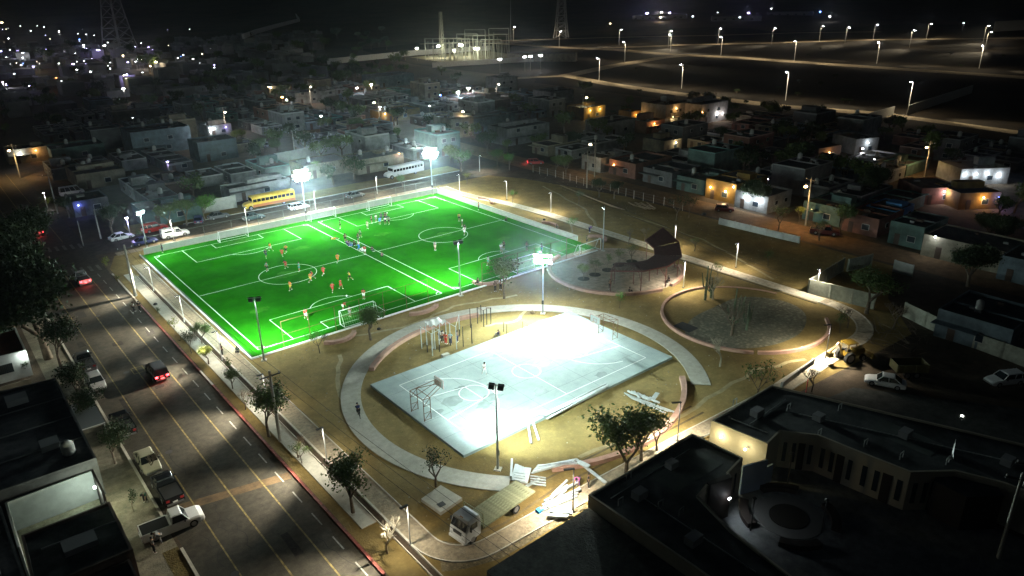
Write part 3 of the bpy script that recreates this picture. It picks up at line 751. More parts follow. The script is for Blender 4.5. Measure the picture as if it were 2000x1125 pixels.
    r = 0.32 if kind in ('sedan', 'hatch', 'wagon') else 0.37
    for sx in (-0.6, 0.62):
        for s in (-1, 1): wheel(o, sx*h, s*(w_-0.09), r)
    for s in (-1, 1):
        MB().box(h-0.2, s*w_*0.62-0.16, front-0.26, h-0.02, s*w_*0.62+0.16, front-0.1).build('headlight', HEADON if heads else HEADL, o)
        MB().box(-h-0.02, s*w_*0.68-0.16, belt-0.36, -h+0.1, s*w_*0.68+0.16, belt-0.12).build('taillight', TAILON if tails else TAILR, o)
        MB().box(fb-0.42, s*(w_+0.09)-0.09, belt-0.02, fb-0.3, s*(w_+0.09)+0.09, belt+0.14).build('mirror', DKMET, o)
    MB().box(h-0.06, -w_*0.8, 0.3, h+0.06, w_*0.8, 0.45).build('bumper', CHROME, o); MB().box(-h-0.06, -w_*0.8, 0.33, -h+0.05, w_*0.8, 0.5).build('bumper', CHROME, o)
    MB().box(-h-0.07, -0.22, 0.52, -h+0.0, 0.22, 0.65).build('number_plate', WHITE, o)
    if heads:
        spot(o, (h+0.1, 0, 0.62), (h+8, 0, 0), 1800, 60, 0.8, (1, 0.93, 0.8), 0.1)
    if tails:
        point(o, (-h-0.35, 0, 0.7), 60, (1, 0.08, 0.08), 0.2)
    return o
WHT = paintm('white', (0.72, 0.73, 0.72)); SIL = paintm('silver', (0.4, 0.41, 0.41)); BLKP = paintm('black', (0.012, 0.013, 0.015), 0.25); GREYP = paintm('grey', (0.09, 0.095, 0.10))
REDP = paintm('red', (0.42, 0.03, 0.025)); NAVY = paintm('navy', (0.02, 0.03, 0.14)); BEIGE = paintm('beige', (0.4, 0.38, 0.27)); DRED = paintm('dark red', (0.10, 0.012, 0.014)); TEALP = paintm('dark teal', (0.02, 0.05, 0.055))
car('black van like car with red tail lights lit, driving on the avenue', 17.0, 92.6, R(90), 'suv', BLKP, tails=True, heads=True, group='cars driving on the avenue')
car('silver pickup with one red tail light, driving near the crossing', 16.7, 135.6, R(92), 'pickup', SIL, tails=True, group='cars driving on the avenue')
car('small dark car with red tail lights beyond the crossing', 15.6, 171.8, R(90), 'hatch', BLKP, tails=True, heads=True, group='cars driving on the avenue')
car('dark open pickup parked under the big dark street tree on the left kerb', 10.5, 101.6, R(90), 'pickup', GREYP)
car('silver white hatchback parked on the left kerb between two dark trees', 10.4, 94.6, R(-90), 'hatch', SIL)
car('dark pickup parked beside the grey shop awning on the left kerb', 10.5, 82.2, R(90), 'pickup', BLKP)
car('beige sedan parked on the left kerb in front of the black pickup', 10.7, 72.9, R(-90), 'sedan', BEIGE)
car('black pickup parked behind the beige sedan on the left kerb', 10.9, 66.9, R(90), 'pickup', BLKP)
wp = car('white single cab pickup backed over the left kerb, people at its tailgate', 9.7, 61.2, R(-3), 'pickup', WHT)
car('dark grey sedan parked beyond the far right goal', 77.4, 153.0, 0, 'sedan', GREYP)
car('white station wagon parked between the yellow bus and the left floodlight', 63.2, 152.6, 0, 'wagon', WHT)
car('dark grey low sedan parked left of the yellow bus', 47.2, 157.5, 0, 'sedan', GREYP)
car('small blue and white car parked under the leafy street trees', 43.0, 157.4, R(70), 'hatch', NAVY)
car('red estate car parked by the leafy trees near the left street lamp', 34.2, 157.2, R(6), 'suv', REDP)
car('white pickup with a camper shell parked by the far pitch corner', 36.2, 150.5, 0, 'camper', WHT)
car('navy blue sedan parked beside the far left turf corner', 30.4, 149.9, R(2), 'sedan', NAVY)
car('white sedan parked left of the red estate car under a bush', 27.6, 155.9, R(8), 'sedan', WHT)
car('white passenger van parked at the street corner by the tall utility pole', 27.3, 201.6, 0, 'van', WHT, cat='van')
car('dark teal low car parked in front of the yellow bus', 52.6, 151.6, 0, 'sedan', TEALP)
car('red car with bright tail lights on the street beyond the bright green tree', 131.2, 150.5, R(-35), 'wagon', REDP, tails=True, group='cars driving on the avenue')
car('dark red rounded car parked in front of the white lit garage', 131.0, 88.9, R(-55), 'hatch', DRED)
car('dark red pickup parked on the orange dirt street beside the leaning pole', 132.0, 66.7, R(-62), 'pickup', DRED)
a_ = at(1697, 750); b_ = at(1770, 764); car('white sedan parked on the dark lot beside the yellow trailer', (a_.x+b_.x)/2+0.3, (a_.y+b_.y)/2+0.5, math.atan2(a_.y-b_.y, a_.x-b_.x), 'sedan', WHT)
car('white estate car cut by the right picture edge on the dark lot', 94.6, 22.8, R(150), 'wagon', WHT)
car('silver car parked in the lane by the bright white street lamp in the dark blocks', 85.6, 226, R(80), 'sedan', SIL)
car('white car parked at the carport of the bright lit houses on the right', *at(1462, 262).xy, R(40), 'sedan', WHT)
car('dim white car on the gravel lane right of the dense dark trees', 170, 118, R(0), 'wagon', SIL)

def bus(label, x, y, rz, body, lower, roofm, L=11.6, stripes=True):
    o = thing('bus', label, 'bus', (x, y, 0.02), rz, None)
    W, H, zb = 2.4, 2.95, 0.55; h = L/2; w_ = W/2; xf = h-1.7
    B = MB(); sec = []
    for px in (-h, xf):
        sec.append([(px, -w_, zb), (px, -w_, 2.55), (px, -w_*0.86, 2.85), (px, -w_*0.5, H), (px, w_*0.5, H), (px, w_*0.86, 2.85), (px, w_, 2.55), (px, w_, zb)])
    loft(B, sec); B.build('body', body, o)
    sec2 = []
    for px, zt, ww in ((xf-0.02, 1.75, w_*0.8), (h-0.5, 1.62, w_*0.74), (h, 1.35, w_*0.66)):
        sec2.append([(px, -ww, zb-0.05), (px, -ww, zt-0.25), (px, -ww*0.7, zt), (px, ww*0.7, zt), (px, ww, zt-0.25), (px, ww, zb-0.05)])
    Hd = MB(); loft(Hd, sec2); Hd.build('hood', body, o)
    for s in (-1, 1): MB().box(-h+0.02, s*(w_+0.01)-0.015, zb, xf-0.02, s*(w_+0.01)+0.015, zb+0.62).build('side_panel', lower, o)
    MB().box(-h+0.1, -w_*0.52, H-0.01, xf-0.1, w_*0.52, H+0.03).build('roof', roofm, o)
    n = 10
    me = MB().box(-0.4, -0.02, 0, 0.4, 0.02, 0.62).mesh('window'); me.materials.append(GLASS)
    for i in range(n):
        px = -h+0.75+i*(L-1.7-1.3)/(n-1)
        for s in (-1, 1): link('window', me, o, (px, s*(w_+0.005), 1.72))
    MB().box(xf-0.005, -w_*0.86, 1.85, xf+0.03, w_*0.86, 2.6).build('windscreen', GLASS, o)
    MB().box(-h-0.03, -0.75, 1.7, -h+0.01, 0.75, 2.4).build('rear_window', GLASS, o)
    for px in (-h*0.52, h-1.25):
        for s in (-1, 1): wheel(o, px, s*(w_-0.16), 0.5, 0.3)
    for s in (-1, 1):
        MB().bar((h-0.05, s*0.6, 1.0), (h+0.05, s*0.6, 1.0), 0.13, n=10).build('headlight', HEADL, o)
        MB().box(-h-0.04, s*0.95-0.1, 1.1, -h, s*0.95+0.1, 1.35).build('taillight', TAILR, o)
    MB().box(h-0.05, -w_*0.75, 0.5, h+0.12, w_*0.75, 0.72).build('bumper', DKMET, o)
    return o
YEL = paintm('bus yellow', (0.75, 0.5, 0.015)); ORG = paintm('bus orange', (0.55, 0.16, 0.02))
bus('yellow and orange old school bus parked beyond the left pitch', 59.3, 159.6, PI, YEL, ORG, YEL)
bus('old white bus with a hood parked behind a small tree near the right floodlight', 97.3, 163.8, R(186), WHT, WHT, SIL)

def flatbed():
    a = at(914, 1042); b = at(1028, 962); d = (b-a); ang_ = math.atan2(-d.y, -d.x)
    o = thing('flatbed_truck', 'white cab flatbed truck with an empty green tinted deck at the front of the park', 'truck', (31.9, 43.4, 0.02), ang_)
    CABW = WHT; DECK = ground_mat('worn deck planks', ((0.22, 0.24, 0.15), (0.3, 0.31, 0.2)), 0.8, 3.0, bump=0.2)
    # cab
    C = MB(); w_ = 1.05
    secs = []
    for px, zb, zt, ww in ((1.75, 0.55, 2.45, 1.0), (2.0, 0.5, 2.5, w_), (3.1, 0.45, 2.45, w_), (3.5, 0.45, 1.5, w_), (3.62, 0.5, 1.0, 1.0)):
        secs.append([(px, -ww, zb), (px, -ww, zt-0.25), (px, -ww*0.84, zt), (px, ww*0.84, zt), (px, ww, zt-0.25), (px, ww, zb)])
    loft(C, secs); C.build('cab', CABW, o)
    n_ = Vector((0.95, 0, 0.4)).normalized()*0.02
    MB().add([(3.14+n_.x, -0.9, 2.3), (3.5+n_.x, -0.96, 1.53), (3.5+n_.x, 0.96, 1.53), (3.14+n_.x, 0.9, 2.3)], [(0, 1, 2, 3)]).build('windscreen', GLASS, o)
    for s in (-1, 1):
        MB().box(2.15, s*1.052-0.012, 1.5, 3.0, s*1.052+0.012, 2.1).build('side_window', GLASS, o)
        MB().box(3.52, s*0.75-0.15, 0.75, 3.66, s*0.75+0.15, 0.95).build('headlight', HEADL, o)
        MB().box(3.1, s*1.25-0.1, 1.6, 3.2, s*1.25+0.1, 2.0).build('mirror', DKMET, o)
    MB().box(3.5, -1.0, 0.38, 3.74, 1.0, 0.62).build('bumper', WHT, o)
    MB().box(3.53, -0.5, 1.02, 3.66, 0.5, 1.3).build('grille', DKMET, o)
    for k in range(3): MB().box(3.0, -0.16+k*0.13, 2.47, 3.1, -0.1+k*0.13, 2.52).build('roof_marker', mat('amber marker', (0.4, 0.15, 0.02)), o)
    MB().box(-5.2, -1.25, 1.0, 1.5, 1.25, 1.14).build('deck', DECK, o)
    pm = MB().box(-3.3, -0.145, 0, 3.3, 0.145, 0.03).mesh('plank'); pm.materials.append(DECK)
    for k in range(8): link('plank', pm, o, (-1.85, -1.08+k*0.308, 1.142))
    hb = MB()
    for y in (-1.2, 1.2): hb.bar((1.6, y, 1.1), (1.6, y, 2.6), 0.04, n=4)
    for z in (1.6, 2.1, 2.6): hb.bar((1.6, -1.2, z), (1.6, 1.2, z), 0.035, n=4)
    hb.build('headboard', mat('yellow grey steel', (0.4, 0.38, 0.2), 0.6), o)
    for s in (-1, 1): MB().box(-5.2, s*0.42-0.06, 0.7, 2.2, s*0.42+0.06, 0.98).build('chassis_rail', DKMET, o)
    for px in (2.75, -2.7):
        for s in (-1, 1): wheel(o, px, s*0.9, 0.45, 0.28 if px > 0 else 0.5)
    MB().box(-0.6, -1.1, 0.5, 0.3, -0.6, 0.9).build('fuel_tank', GALV, o)
    return o
flatbed()

def backhoe():
    p = at(1655, 704); o = thing('backhoe_loader', 'yellow backhoe tractor parked at the dark edge by the path bend', 'tractor', (p.x, p.y, 0.02), R(-20))
    Y_ = paintm('machine yellow', (0.2, 0.125, 0.015))
    MB().box(-0.6, -0.45, 0.7, 2.2, 0.45, 1.35).build('body', Y_, o); MB().box(0.6, -0.4, 1.35, 2.1, 0.4, 1.6).build('engine_cover', Y_, o)
    for x in (-0.8, 0.5):
        for y in (-0.55, 0.55): MB().bar((x, y, 1.1), (x, y, 2.6), 0.05, n=4).build('cab_post', Y_, o)
    MB().box(-0.95, -0.7, 2.6, 0.65, 0.7, 2.7).build('cab_roof', Y_, o); MB().box(-0.5, -0.25, 1.2, 0.0, 0.25, 1.7).build('seat', BLK, o)
    for s in (-1, 1): wheel(o, -0.5, s*0.8, 0.75, 0.42); wheel(o, 1.7, s*0.7, 0.45, 0.3)
    b = MB(); b.bar((-1.0, 0, 1.0), (-1.9, 0, 2.9), 0.13, 0.1, n=4); b.bar((-1.9, 0, 2.9), (-3.0, 0, 1.7), 0.1, 0.08, n=4); b.build('boom', Y_, o)
    MB().prism([(-3.3, -0.3), (-2.7, -0.3), (-2.7, 0.3), (-3.3, 0.3)], 1.1, 1.7).build('bucket', Y_, o)
    l = MB(); l.bar((1.2, -0.6, 1.2), (3.0, -0.6, 0.5), 0.08, n=4); l.bar((1.2, 0.6, 1.2), (3.0, 0.6, 0.5), 0.08, n=4); l.build('loader_arm', Y_, o)
    MB().add([(2.9, -1.1, 0.15), (3.7, -1.1, 0.15), (3.0, -1.1, 0.9), (2.9, 1.1, 0.15), (3.7, 1.1, 0.15), (3.0, 1.1, 0.9)], [(0, 1, 2), (5, 4, 3), (0, 3, 4, 1), (0, 2, 5, 3)]).build('loader_bucket', Y_, o)
    p = at(1772, 733); o = thing('dump_trailer', 'dim yellow ribbed dump trailer behind the white sedan', 'trailer', (p.x, p.y, 0.02), R(-40))
    MB().box(-1.9, -1.0, 0.8, 1.9, 1.0, 0.9).build('floor', DKMET, o)
    YD = paintm('dull yellow', (0.10, 0.085, 0.025), 0.6)
    for s in (-1, 1): MB().box(-1.9, s*1.0-0.04, 0.9, 1.9, s*1.0+0.04, 1.9).build('side', YD, o)
    for s in (-1, 1): MB().box(s*1.9-0.04, -0.96, 0.9, s*1.9+0.04, 0.96, 1.9).build('end', YD, o)
    rb = MB()
    for k in range(6): rb.box(-1.8+k*0.7, -1.1, 0.9, -1.7+k*0.7, -1.04, 1.9)
    rb.build('ribs', YD, o)
    for s in (-1, 1): wheel(o, -0.5, s*0.85, 0.45, 0.25); wheel(o, 0.6, s*0.85, 0.45, 0.25)
backhoe()
def motorbike(label, u, v, rz):
    p = at(u, v); o = thing('motorbike', label, 'motorbike', (p.x, p.y, 0.03), rz)
    wheel(o, -0.6, 0, 0.3, 0.12); wheel(o, 0.65, 0, 0.3, 0.1)
    MB().box(-0.25, -0.12, 0.35, 0.3, 0.12, 0.62).build('engine', CHROME, o); MB().box(-0.7, -0.13, 0.7, 0.05, 0.13, 0.8).build('seat', BLK, o)
    MB().box(0.0, -0.15, 0.68, 0.42, 0.15, 0.9).build('fuel_tank', SIL, o)
    f = MB(); f.bar((0.65, 0, 0.3), (0.4, 0, 0.95), 0.03); f.bar((0.4, -0.33, 1.0), (0.4, 0.33, 1.0), 0.02); f.bar((-0.6, 0, 0.3), (0.1, 0, 0.5), 0.03); f.build('frame', CHROME, o)
motorbike('silver motorbike standing in the lit walled patio at the lower left', 66, 1000, R(10))

# ------------------------------------------------------------------ people
SKIN = mat('skin', (0.28, 0.16, 0.10), 0.7); HAIR = mat('dark hair', (0.012, 0.01, 0.008), 0.8)
def clothm(n, c): return mat('cloth '+n, c, 0.9)
def skin_mesh(name, verts, edges, radii, sub=1):
    me = bpy.data.meshes.new(name); me.from_pydata(verts, edges, [])
    o = bpy.data.objects.new(name, me); COL.objects.link(o)
    md = o.modifiers.new('skin', 'SKIN')
    sv = me.skin_vertices[0].data if len(me.skin_vertices) else None
    if sv is None:
        me.skin_vertices.new() if hasattr(me.skin_vertices, 'new') else None
        sv = me.skin_vertices[0].data
    for i, r in enumerate(radii): sv[i].radius = (r, r) if not isinstance(r, tuple) else r
    sv[0].use_root = True
    md.use_smooth_shade = True
    if sub: s_ = o.modifiers.new('sub', 'SUBSURF'); s_.levels = sub; s_.render_levels = sub
    dg = bpy.context.evaluated_depsgraph_get(); dg.update()
    res = bpy.data.meshes.new_from_object(o.evaluated_get(dg)); res.name = name
    bpy.data.objects.remove(o); bpy.data.meshes.remove(me)
    res.polygons.foreach_set('use_smooth', [True]*len(res.polygons))
    return res
POSES = {}
def build_pose(key, J):
    """J: pelvis, chest, neck, head, then per side sh, el, ha, hip, kn, an, toe"""
    v = [J['pelvis'], J['chest'], J['neck'], J['head']]; e = [(0, 1), (1, 2), (2, 3)]; r = [0.125, 0.15, 0.055, 0.105]
    for s in ('l', 'r'):
        i = len(v); v += [J[s+'sh'], J[s+'el'], J[s+'ha'], J[s+'hip'], J[s+'kn'], J[s+'an'], J[s+'toe']]
        e += [(1, i), (i, i+1), (i+1, i+2), (0, i+3), (i+3, i+4), (i+4, i+5), (i+5, i+6)]
        r += [0.065, 0.045, 0.035, 0.09, 0.06, 0.042, 0.035]
    body = skin_mesh('person_body', v, e, r); body.materials.append(SKIN)
    def mid(a, b, t): a = Vector(a); b = Vector(b); return tuple(a+(b-a)*t)
    v = [mid(J['pelvis'], J['chest'], 0.12), J['chest'], mid(J['chest'], J['neck'], 0.62)]; e = [(0, 1), (1, 2)]; r = [0.16, 0.175, 0.09]
    for s in ('l', 'r'):
        i = len(v); v += [J[s+'sh'], mid(J[s+'sh'], J[s+'el'], 0.75)]; e += [(1, i), (i, i+1)]; r += [0.09, 0.075]
    shirt = skin_mesh('shirt', v, e, r); shirt.materials.append(SKIN)
    v = [J['pelvis']]; e = []; r = [0.15]
    vl = [J['pelvis']]; el = []; rl = [0.15]
    for s in ('l', 'r'):
        i = len(v); v += [J[s+'hip'], mid(J[s+'hip'], J[s+'kn'], 0.8)]; e += [(0, i), (i, i+1)]; r += [0.115, 0.1]
        i = len(vl); vl += [J[s+'hip'], J[s+'kn'], mid(J[s+'kn'], J[s+'an'], 0.9)]; el += [(0, i), (i, i+1), (i+1, i+2)]; rl += [0.115, 0.08, 0.065]
    shorts = skin_mesh('shorts', v, e, r); shorts.materials.append(SKIN)
    trousers = skin_mesh('trousers', vl, el, rl); trousers.materials.append(SKIN)
    h = Vector(J['head']); n = Vector(J['neck']); up = (h-n).normalized()
    prof = [(0.118, -0.02), (0.125, 0.05), (0.105, 0.1), (0.06, 0.135), (0.01, 0.145)]
    hb = MB().lathe(prof, 10); hb.xf(Matrix.Translation(h+up*-0.0) @ up.to_track_quat('Z', 'Y').to_matrix().to_4x4() @ Matrix.Translation((0, 0, 0)))
    hair = hb.mesh('hair'); hair.materials.append(HAIR)
    shoes = []
    for s in ('l', 'r'):
        a = Vector(J[s+'an']); b = Vector(J[s+'toe']); q = MB().bar(a+Vector((-0.03, 0, -0.03)), b, 0.055, 0.04, n=6).mesh('shoe'); q.materials.append(WHITE); shoes.append(q)
    POSES[key] = (body, shirt, shorts, trousers, hair, shoes)
def sides(d):
    J = {}
    for k, v in d.items():
        if k in ('pelvis', 'chest', 'neck', 'head'): J[k] = v
        elif k[0] in 'lr' and k[1:] in ('sh', 'el', 'ha', 'hip', 'kn', 'an', 'toe'): J[k] = v
        else: J['l'+k] = v; J['r'+k] = (v[0], -v[1], v[2])
    return J
build_pose('stand', sides(dict(pelvis=(0, 0, .95), chest=(0, 0, 1.28), neck=(0, 0, 1.48), head=(.02, 0, 1.63), sh=(0, .2, 1.42), el=(-.02, .26, 1.14), ha=(.06, .27, .88), hip=(0, .1, .9), kn=(.02, .11, .5), an=(0, .12, .09), toe=(.16, .14, .05))))
build_pose('run', sides(dict(pelvis=(0, 0, .93), chest=(.08, 0, 1.25), neck=(.13, 0, 1.44), head=(.18, 0, 1.58), lsh=(.08, .2, 1.38), lel=(-.14, .26, 1.18), lha=(-.05, .3, .96), rsh=(.12, -.2, 1.38), rel=(.2, -.27, 1.14), rha=(.42, -.2, 1.22), lhip=(0, .1, .88), lkn=(.3, .12, .62), lan=(.22, .12, .22), ltoe=(.38, .13, .2), rhip=(0, -.1, .88), rkn=(-.12, -.11, .48), ran=(-.45, -.11, .24), rtoe=(-.42, -.11, .08))))
build_pose('walk', sides(dict(pelvis=(0, 0, .93), chest=(.02, 0, 1.27), neck=(.03, 0, 1.46), head=(.06, 0, 1.61), lsh=(0, .2, 1.4), lel=(-.12, .26, 1.14), lha=(-.1, .27, .9), rsh=(.03, -.2, 1.4), rel=(.08, -.26, 1.13), rha=(.26, -.25, .95), lhip=(0, .1, .88), lkn=(.2, .11, .5), lan=(.24, .12, .09), ltoe=(.4, .13, .06), rhip=(0, -.1, .88), rkn=(-.02, -.11, .48), ran=(-.28, -.11, .14), rtoe=(-.16, -.11, .05))))
build_pose('sit', sides(dict(pelvis=(0, 0, .16), chest=(-.04, 0, .5), neck=(0, 0, .69), head=(.05, 0, .83), sh=(-.02, .2, .62), el=(.12, .28, .38), ha=(.34, .2, .36), hip=(.03, .1, .15), kn=(.36, .18, .42), an=(.5, .14, .08), toe=(.65, .15, .05))))
build_pose('bend', sides(dict(pelvis=(0, 0, .9), chest=(.28, 0, 1.1), neck=(.44, 0, 1.18), head=(.56, 0, 1.22), sh=(.34, .19, 1.12), el=(.42, .22, .86), ha=(.52, .2, .62), hip=(0, .1, .87), kn=(.08, .12, .5), an=(-.02, .13, .09), toe=(.14, .14, .05))))
build_pose('lie', sides(dict(pelvis=(0, 0, .15), chest=(.36, 0, .16), neck=(.55, 0, .17), head=(.7, 0, .2), sh=(.48, .2, .14), el=(.3, .42, .1), ha=(.5, .55, .07), hip=(-.06, .1, .13), kn=(-.42, .18, .25), an=(-.8, .14, .08), toe=(-.92, .2, .1))))
build_pose('bench', sides(dict(pelvis=(0, 0, .58), chest=(-.02, 0, .9), neck=(.02, 0, 1.09), head=(.06, 0, 1.23), sh=(0, .2, 1.02), el=(.08, .26, .76), ha=(.3, .18, .66), hip=(.03, .1, .57), kn=(.42, .13, .52), an=(.44, .13, .1), toe=(.6, .14, .05))))
NPEOPLE = []
def person(u, v, pose, top, bottom, label, face=None, z=0.036, short=True, scale=1.0, group=None, pos=None):
    p = Vector(pos) if pos else at(u, v, z)
    f = face if face is not None else random.uniform(0, 2*PI)
    o = link('person', POSES[pose][0], None, (p.x, p.y, z)); o.rotation_euler = (0, 0, f); o.scale = (scale,)*3
    tag(o, label, 'person', group)
    link('shirt', POSES[pose][1], o, mat=top)
    link('shorts' if short else 'trousers', POSES[pose][2 if short else 3], o, mat=bottom)
    link('hair', POSES[pose][4], o); [link('shoe', q, o) for q in POSES[pose][5]]
    NPEOPLE.append(o); return o
cR = clothm('red', (0.5, 0.03, 0.02)); cO = clothm('orange', (0.75, 0.22, 0.03)); cY = clothm('yellow', (0.75, 0.5, 0.06)); cN = clothm('navy', (0.02, 0.03, 0.10)); cT = clothm('teal', (0.02, 0.25, 0.22))
cW = clothm('white', (0.75, 0.75, 0.75)); cK = clothm('black', (0.012, 0.012, 0.014)); cG = clothm('grey', (0.25, 0.27, 0.27)); cB = clothm('blue', (0.03, 0.18, 0.6)); cP = clothm('pink', (0.6, 0.15, 0.4)); cC = clothm('cream', (0.6, 0.5, 0.38)); cV = clothm('violet', (0.25, 0.12, 0.4)); cDG = clothm('dark green', (0.03, 0.09, 0.05)); cL = clothm('light blue', (0.25, 0.5, 0.6))
PL = [
 (529, 491, 'run', cO, cW, 'player in orange shirt and white shorts at the penalty arc of the far left goal'),
 (520, 504, 'run', cN, cN, 'player in navy running below the far left penalty arc'),
 (552, 502, 'run', cR, cR, 'player in red left of a black and orange player, above the left centre circle'),
 (559, 495, 'run', cO, cK, 'player in orange shirt and black shorts, farthest above the left centre circle'),
 (559, 525, 'run', cR, cR, 'player in red on the far edge of the left centre circle'),
 (585, 530, 'stand', cT, cT, 'player in teal standing inside the left centre circle'),
 (522, 530, 'walk', cT, cK, 'player in teal on the left edge of the left centre circle'),
 (568, 567, 'walk', cO, cY, 'player in orange at the near side of the left centre circle'),
 (607, 551, 'run', cO, cY, 'player in orange and yellow at the right edge of the left centre circle'),
 (611, 546, 'run', cR, cK, 'player in red shirt and black shorts tangled with the orange one at the circle edge'),
 (632, 538, 'run', cR, cR, 'player in red right of the left centre circle'),
 (660, 513, 'run', cO, cO, 'player in orange near the halfway line of the left pitch'),
 (684, 548, 'run', cY, cK, 'player in yellow shirt and black shorts, rightmost on the left pitch'),
 (666, 564, 'walk', cR, cR, 'player in red standing nearest the right of two reds above the near penalty box'),
 (650, 571, 'run', cR, cR, 'player in red running left of another red above the near penalty box'),
 (598, 624, 'run', cR, cW, 'player in red at the left edge of the near left penalty box'),
 (711, 584, 'stand', cR, cW, 'player in red with white socks at the near right penalty box line'),
 (670, 606, 'bend', cR, cW, 'player in red bending in front of the near left goal'),
 (684, 618, 'stand', cK, cG, 'goalkeeper in black in the mouth of the near left goal'),
 (665, 446, 'stand', cDG, cK, 'child in dark green beside the far touchline between the pitches'),
 (704, 464, 'walk', cG, cDG, 'person in grey green walking with a long shadow on the right pitch'),
 (718, 447, 'stand', cC, cC, 'person in cream clothes left of the group in the far right penalty box'),
 (726, 436, 'stand', cK, cK, 'person in black at the left end of the group in the far right penalty box'),
 (735, 434, 'stand', cW, cG, 'person in a white shirt behind the blue one in the far group'),
 (742, 438, 'bend', cB, cB, 'person in bright blue in the middle of the far group'),
 (745, 431, 'stand', cN, cN, 'person in navy just behind the bright blue one'),
 (752, 430, 'stand', cK, cK, 'tall person in black, left one of the dark pair in the far group'),
 (755, 430.5, 'stand', cK, cN, 'tall person in black, right one of the dark pair in the far group'),
 (753, 438, 'bend', cW, cK, 'person in white bending at the front of the far group'),
 (760, 438, 'walk', cG, cK, 'person in grey at the right end of the far group'),
 (897, 432, 'stand', cO, cK, 'player in orange shirt alone near the far right of the right pitch'),
 (903, 442, 'stand', cW, cDG, 'player with white shirt farther behind the right centre circle'),
 (908, 454, 'walk', cK, cW, 'player in black shirt over white shorts on the rim of the right centre circle'),
 (907, 459, 'walk', cW, cW, 'player all in white on the rim of the right centre circle'),
 (850, 489, 'stand', cG, cC, 'player in grey standing below the right centre circle'),
 (984, 487, 'stand', cK, cK, 'person in black next to a white shirt at the near right penalty arc'),
 (979, 493, 'walk', cW, cG, 'person in white next to the black one at the near right penalty arc'),
 (954, 518, 'walk', cG, cT, 'person in grey by the near left corner of the right penalty box'),
 (989, 431, 'sit', cDG, cK, 'person sitting at the right touchline of the right pitch'),
 (1029, 489, 'stand', cK, cDG, 'dark player behind the brown fence in the near right penalty box'),
 (1058, 493, 'stand', cN, cT, 'player in navy on the near right penalty box line'),
 (1087, 455, 'stand', cDG, cDG, 'person in dark green leaning at the right wall'),
 (1146, 477, 'stand', cDG, cK, 'dark person inside the white corner goal'),
 (675, 472, 'stand', cK, cK, 'standing dark person at the left end of the seated group on the divider strip'),
 (679, 477, 'sit', cV, cK, 'seated person in violet in the group on the divider strip'),
 (683, 478, 'sit', cG, cK, 'seated person in grey in the group on the divider strip'),
 (687, 480, 'sit', cL, cB, 'seated person in light blue in the group on the divider strip'),
 (681, 480, 'sit', cN, cN, 'seated person in navy at the front of the group on the divider strip'),
 (692, 478, 'sit', cDG, cK, 'seated person in dark green at the right end of the seated group'),
 (700, 471, 'stand', cK, cDG, 'dark person standing just behind the white shirted one on the divider strip'),
 (701, 487, 'walk', cW, cB, 'person in white shirt and blue trousers on the divider strip'),
 (713, 497, 'stand', cR, cW, 'person in red at the end of the left halfway line'),
 (708, 490, 'sit', cW, cW, 'person in white sitting beside the red one on the divider strip'),
 (727, 490, 'sit', cK, cDG, 'person in black sitting at the touchline right of the red one'),
 (746, 501, 'sit', cN, cK, 'person in navy sitting where the right halfway line ends'),
]
for (u, v, pz, a, b, lab) in PL:
    person(u, v, pz, a, b, lab, short='trousers' not in lab and pz not in ('sit',))
person(653, 467, 'lie', cY, cO, 'child in yellow lying on the touchline between the pitches', 2.4)
OUT = [
 (318, 493, 'stand', cN, cN, 'person in navy standing at the far left turf corner', 0.036), (262, 610, 'walk', cW, cK, 'person in a white shirt on the avenue beside the red kerb', 0.02),
 (274, 608, 'walk', cK, cK, 'person in dark clothes at the red kerb beside the white shirted one', 0.02), (946, 731, 'walk', cW, cW, 'person in white walking across the bright court', 0.33),
 (1129, 949, 'bend', cP, cV, 'person in a pink shirt and violet shorts by the steel pile', 0.02), (1149, 953, 'stand', cK, cK, 'person in black standing by the near lamp post', 0.02),
 (934, 557, 'bench', cK, cK, 'dark person seated near the brown fence of the right pitch', 0.02), (967, 569, 'stand', cK, cK, 'dark person standing below the leafy tree, left of two', 0.02),
 (978, 566, 'stand', cW, cK, 'person in white under the leafy tree, right of two', 0.02), (1191, 565, 'stand', cK, cK, 'dark person standing under the left end of the canopy', 0.06),
 (1306, 553, 'bench', cK, cK, 'dark person sitting under the right end of the canopy', 0.06), (1229, 571, 'sit', cK, cK, 'dark person crouching under the canopy front', 0.06),
 (1151, 454, 'bend', cV, cN, 'person bending on the right footpath behind the mast', 0.1), (435, 694, 'stand', cK, cK, 'person in black by the lamp post at the left turf edge', 0.02),
 (465, 688, 'sit', cDG, cK, 'person in dark green sitting at the turf kerb', 0.02), (871, 672, 'stand', cR, cR, 'person in red on the outdoor gym', 0.02),
 (864, 668, 'stand', cW, cK, 'person in white behind the red one on the outdoor gym', 0.02), (880, 672, 'stand', cL, cN, 'person in white and navy at the gym bars', 0.02),
 (858, 664, 'bend', cG, cK, 'person in grey hanging at the left gym bars', 0.02), (893, 668, 'stand', cN, cN, 'person in navy right of the gym group', 0.02),
 (974, 656, 'sit', cN, cG, 'person in navy sitting by the court edge posts', 0.02), (935, 410, 'stand', cR, cK, 'person in dark red standing behind the far fence', 0.02),
 (208, 1080-140, 'stand', cK, cK, 'person hidden in the dark sidewalk by the beige sedan', 0.02),
 (285, 980, 'bend', cDG, cK, 'person bending at the lit sidewalk near the black pickup', 0.02), (302, 1080, 'stand', cG, cK, 'person in grey at the tailgate of the white pickup', 0.02),
 (316, 1060, 'bend', cG, cG, 'person leaning into the bed of the white pickup', 0.02), (373, 467, 'stand', cG, cG, 'person far behind the white camper pickup', 0.02),
]
for (u, v, pz, a, b, lab, z) in OUT:
    if 'hidden' in lab or 'far behind' in lab: continue
    person(u, v, pz, a, b, lab, z=z, short=False)
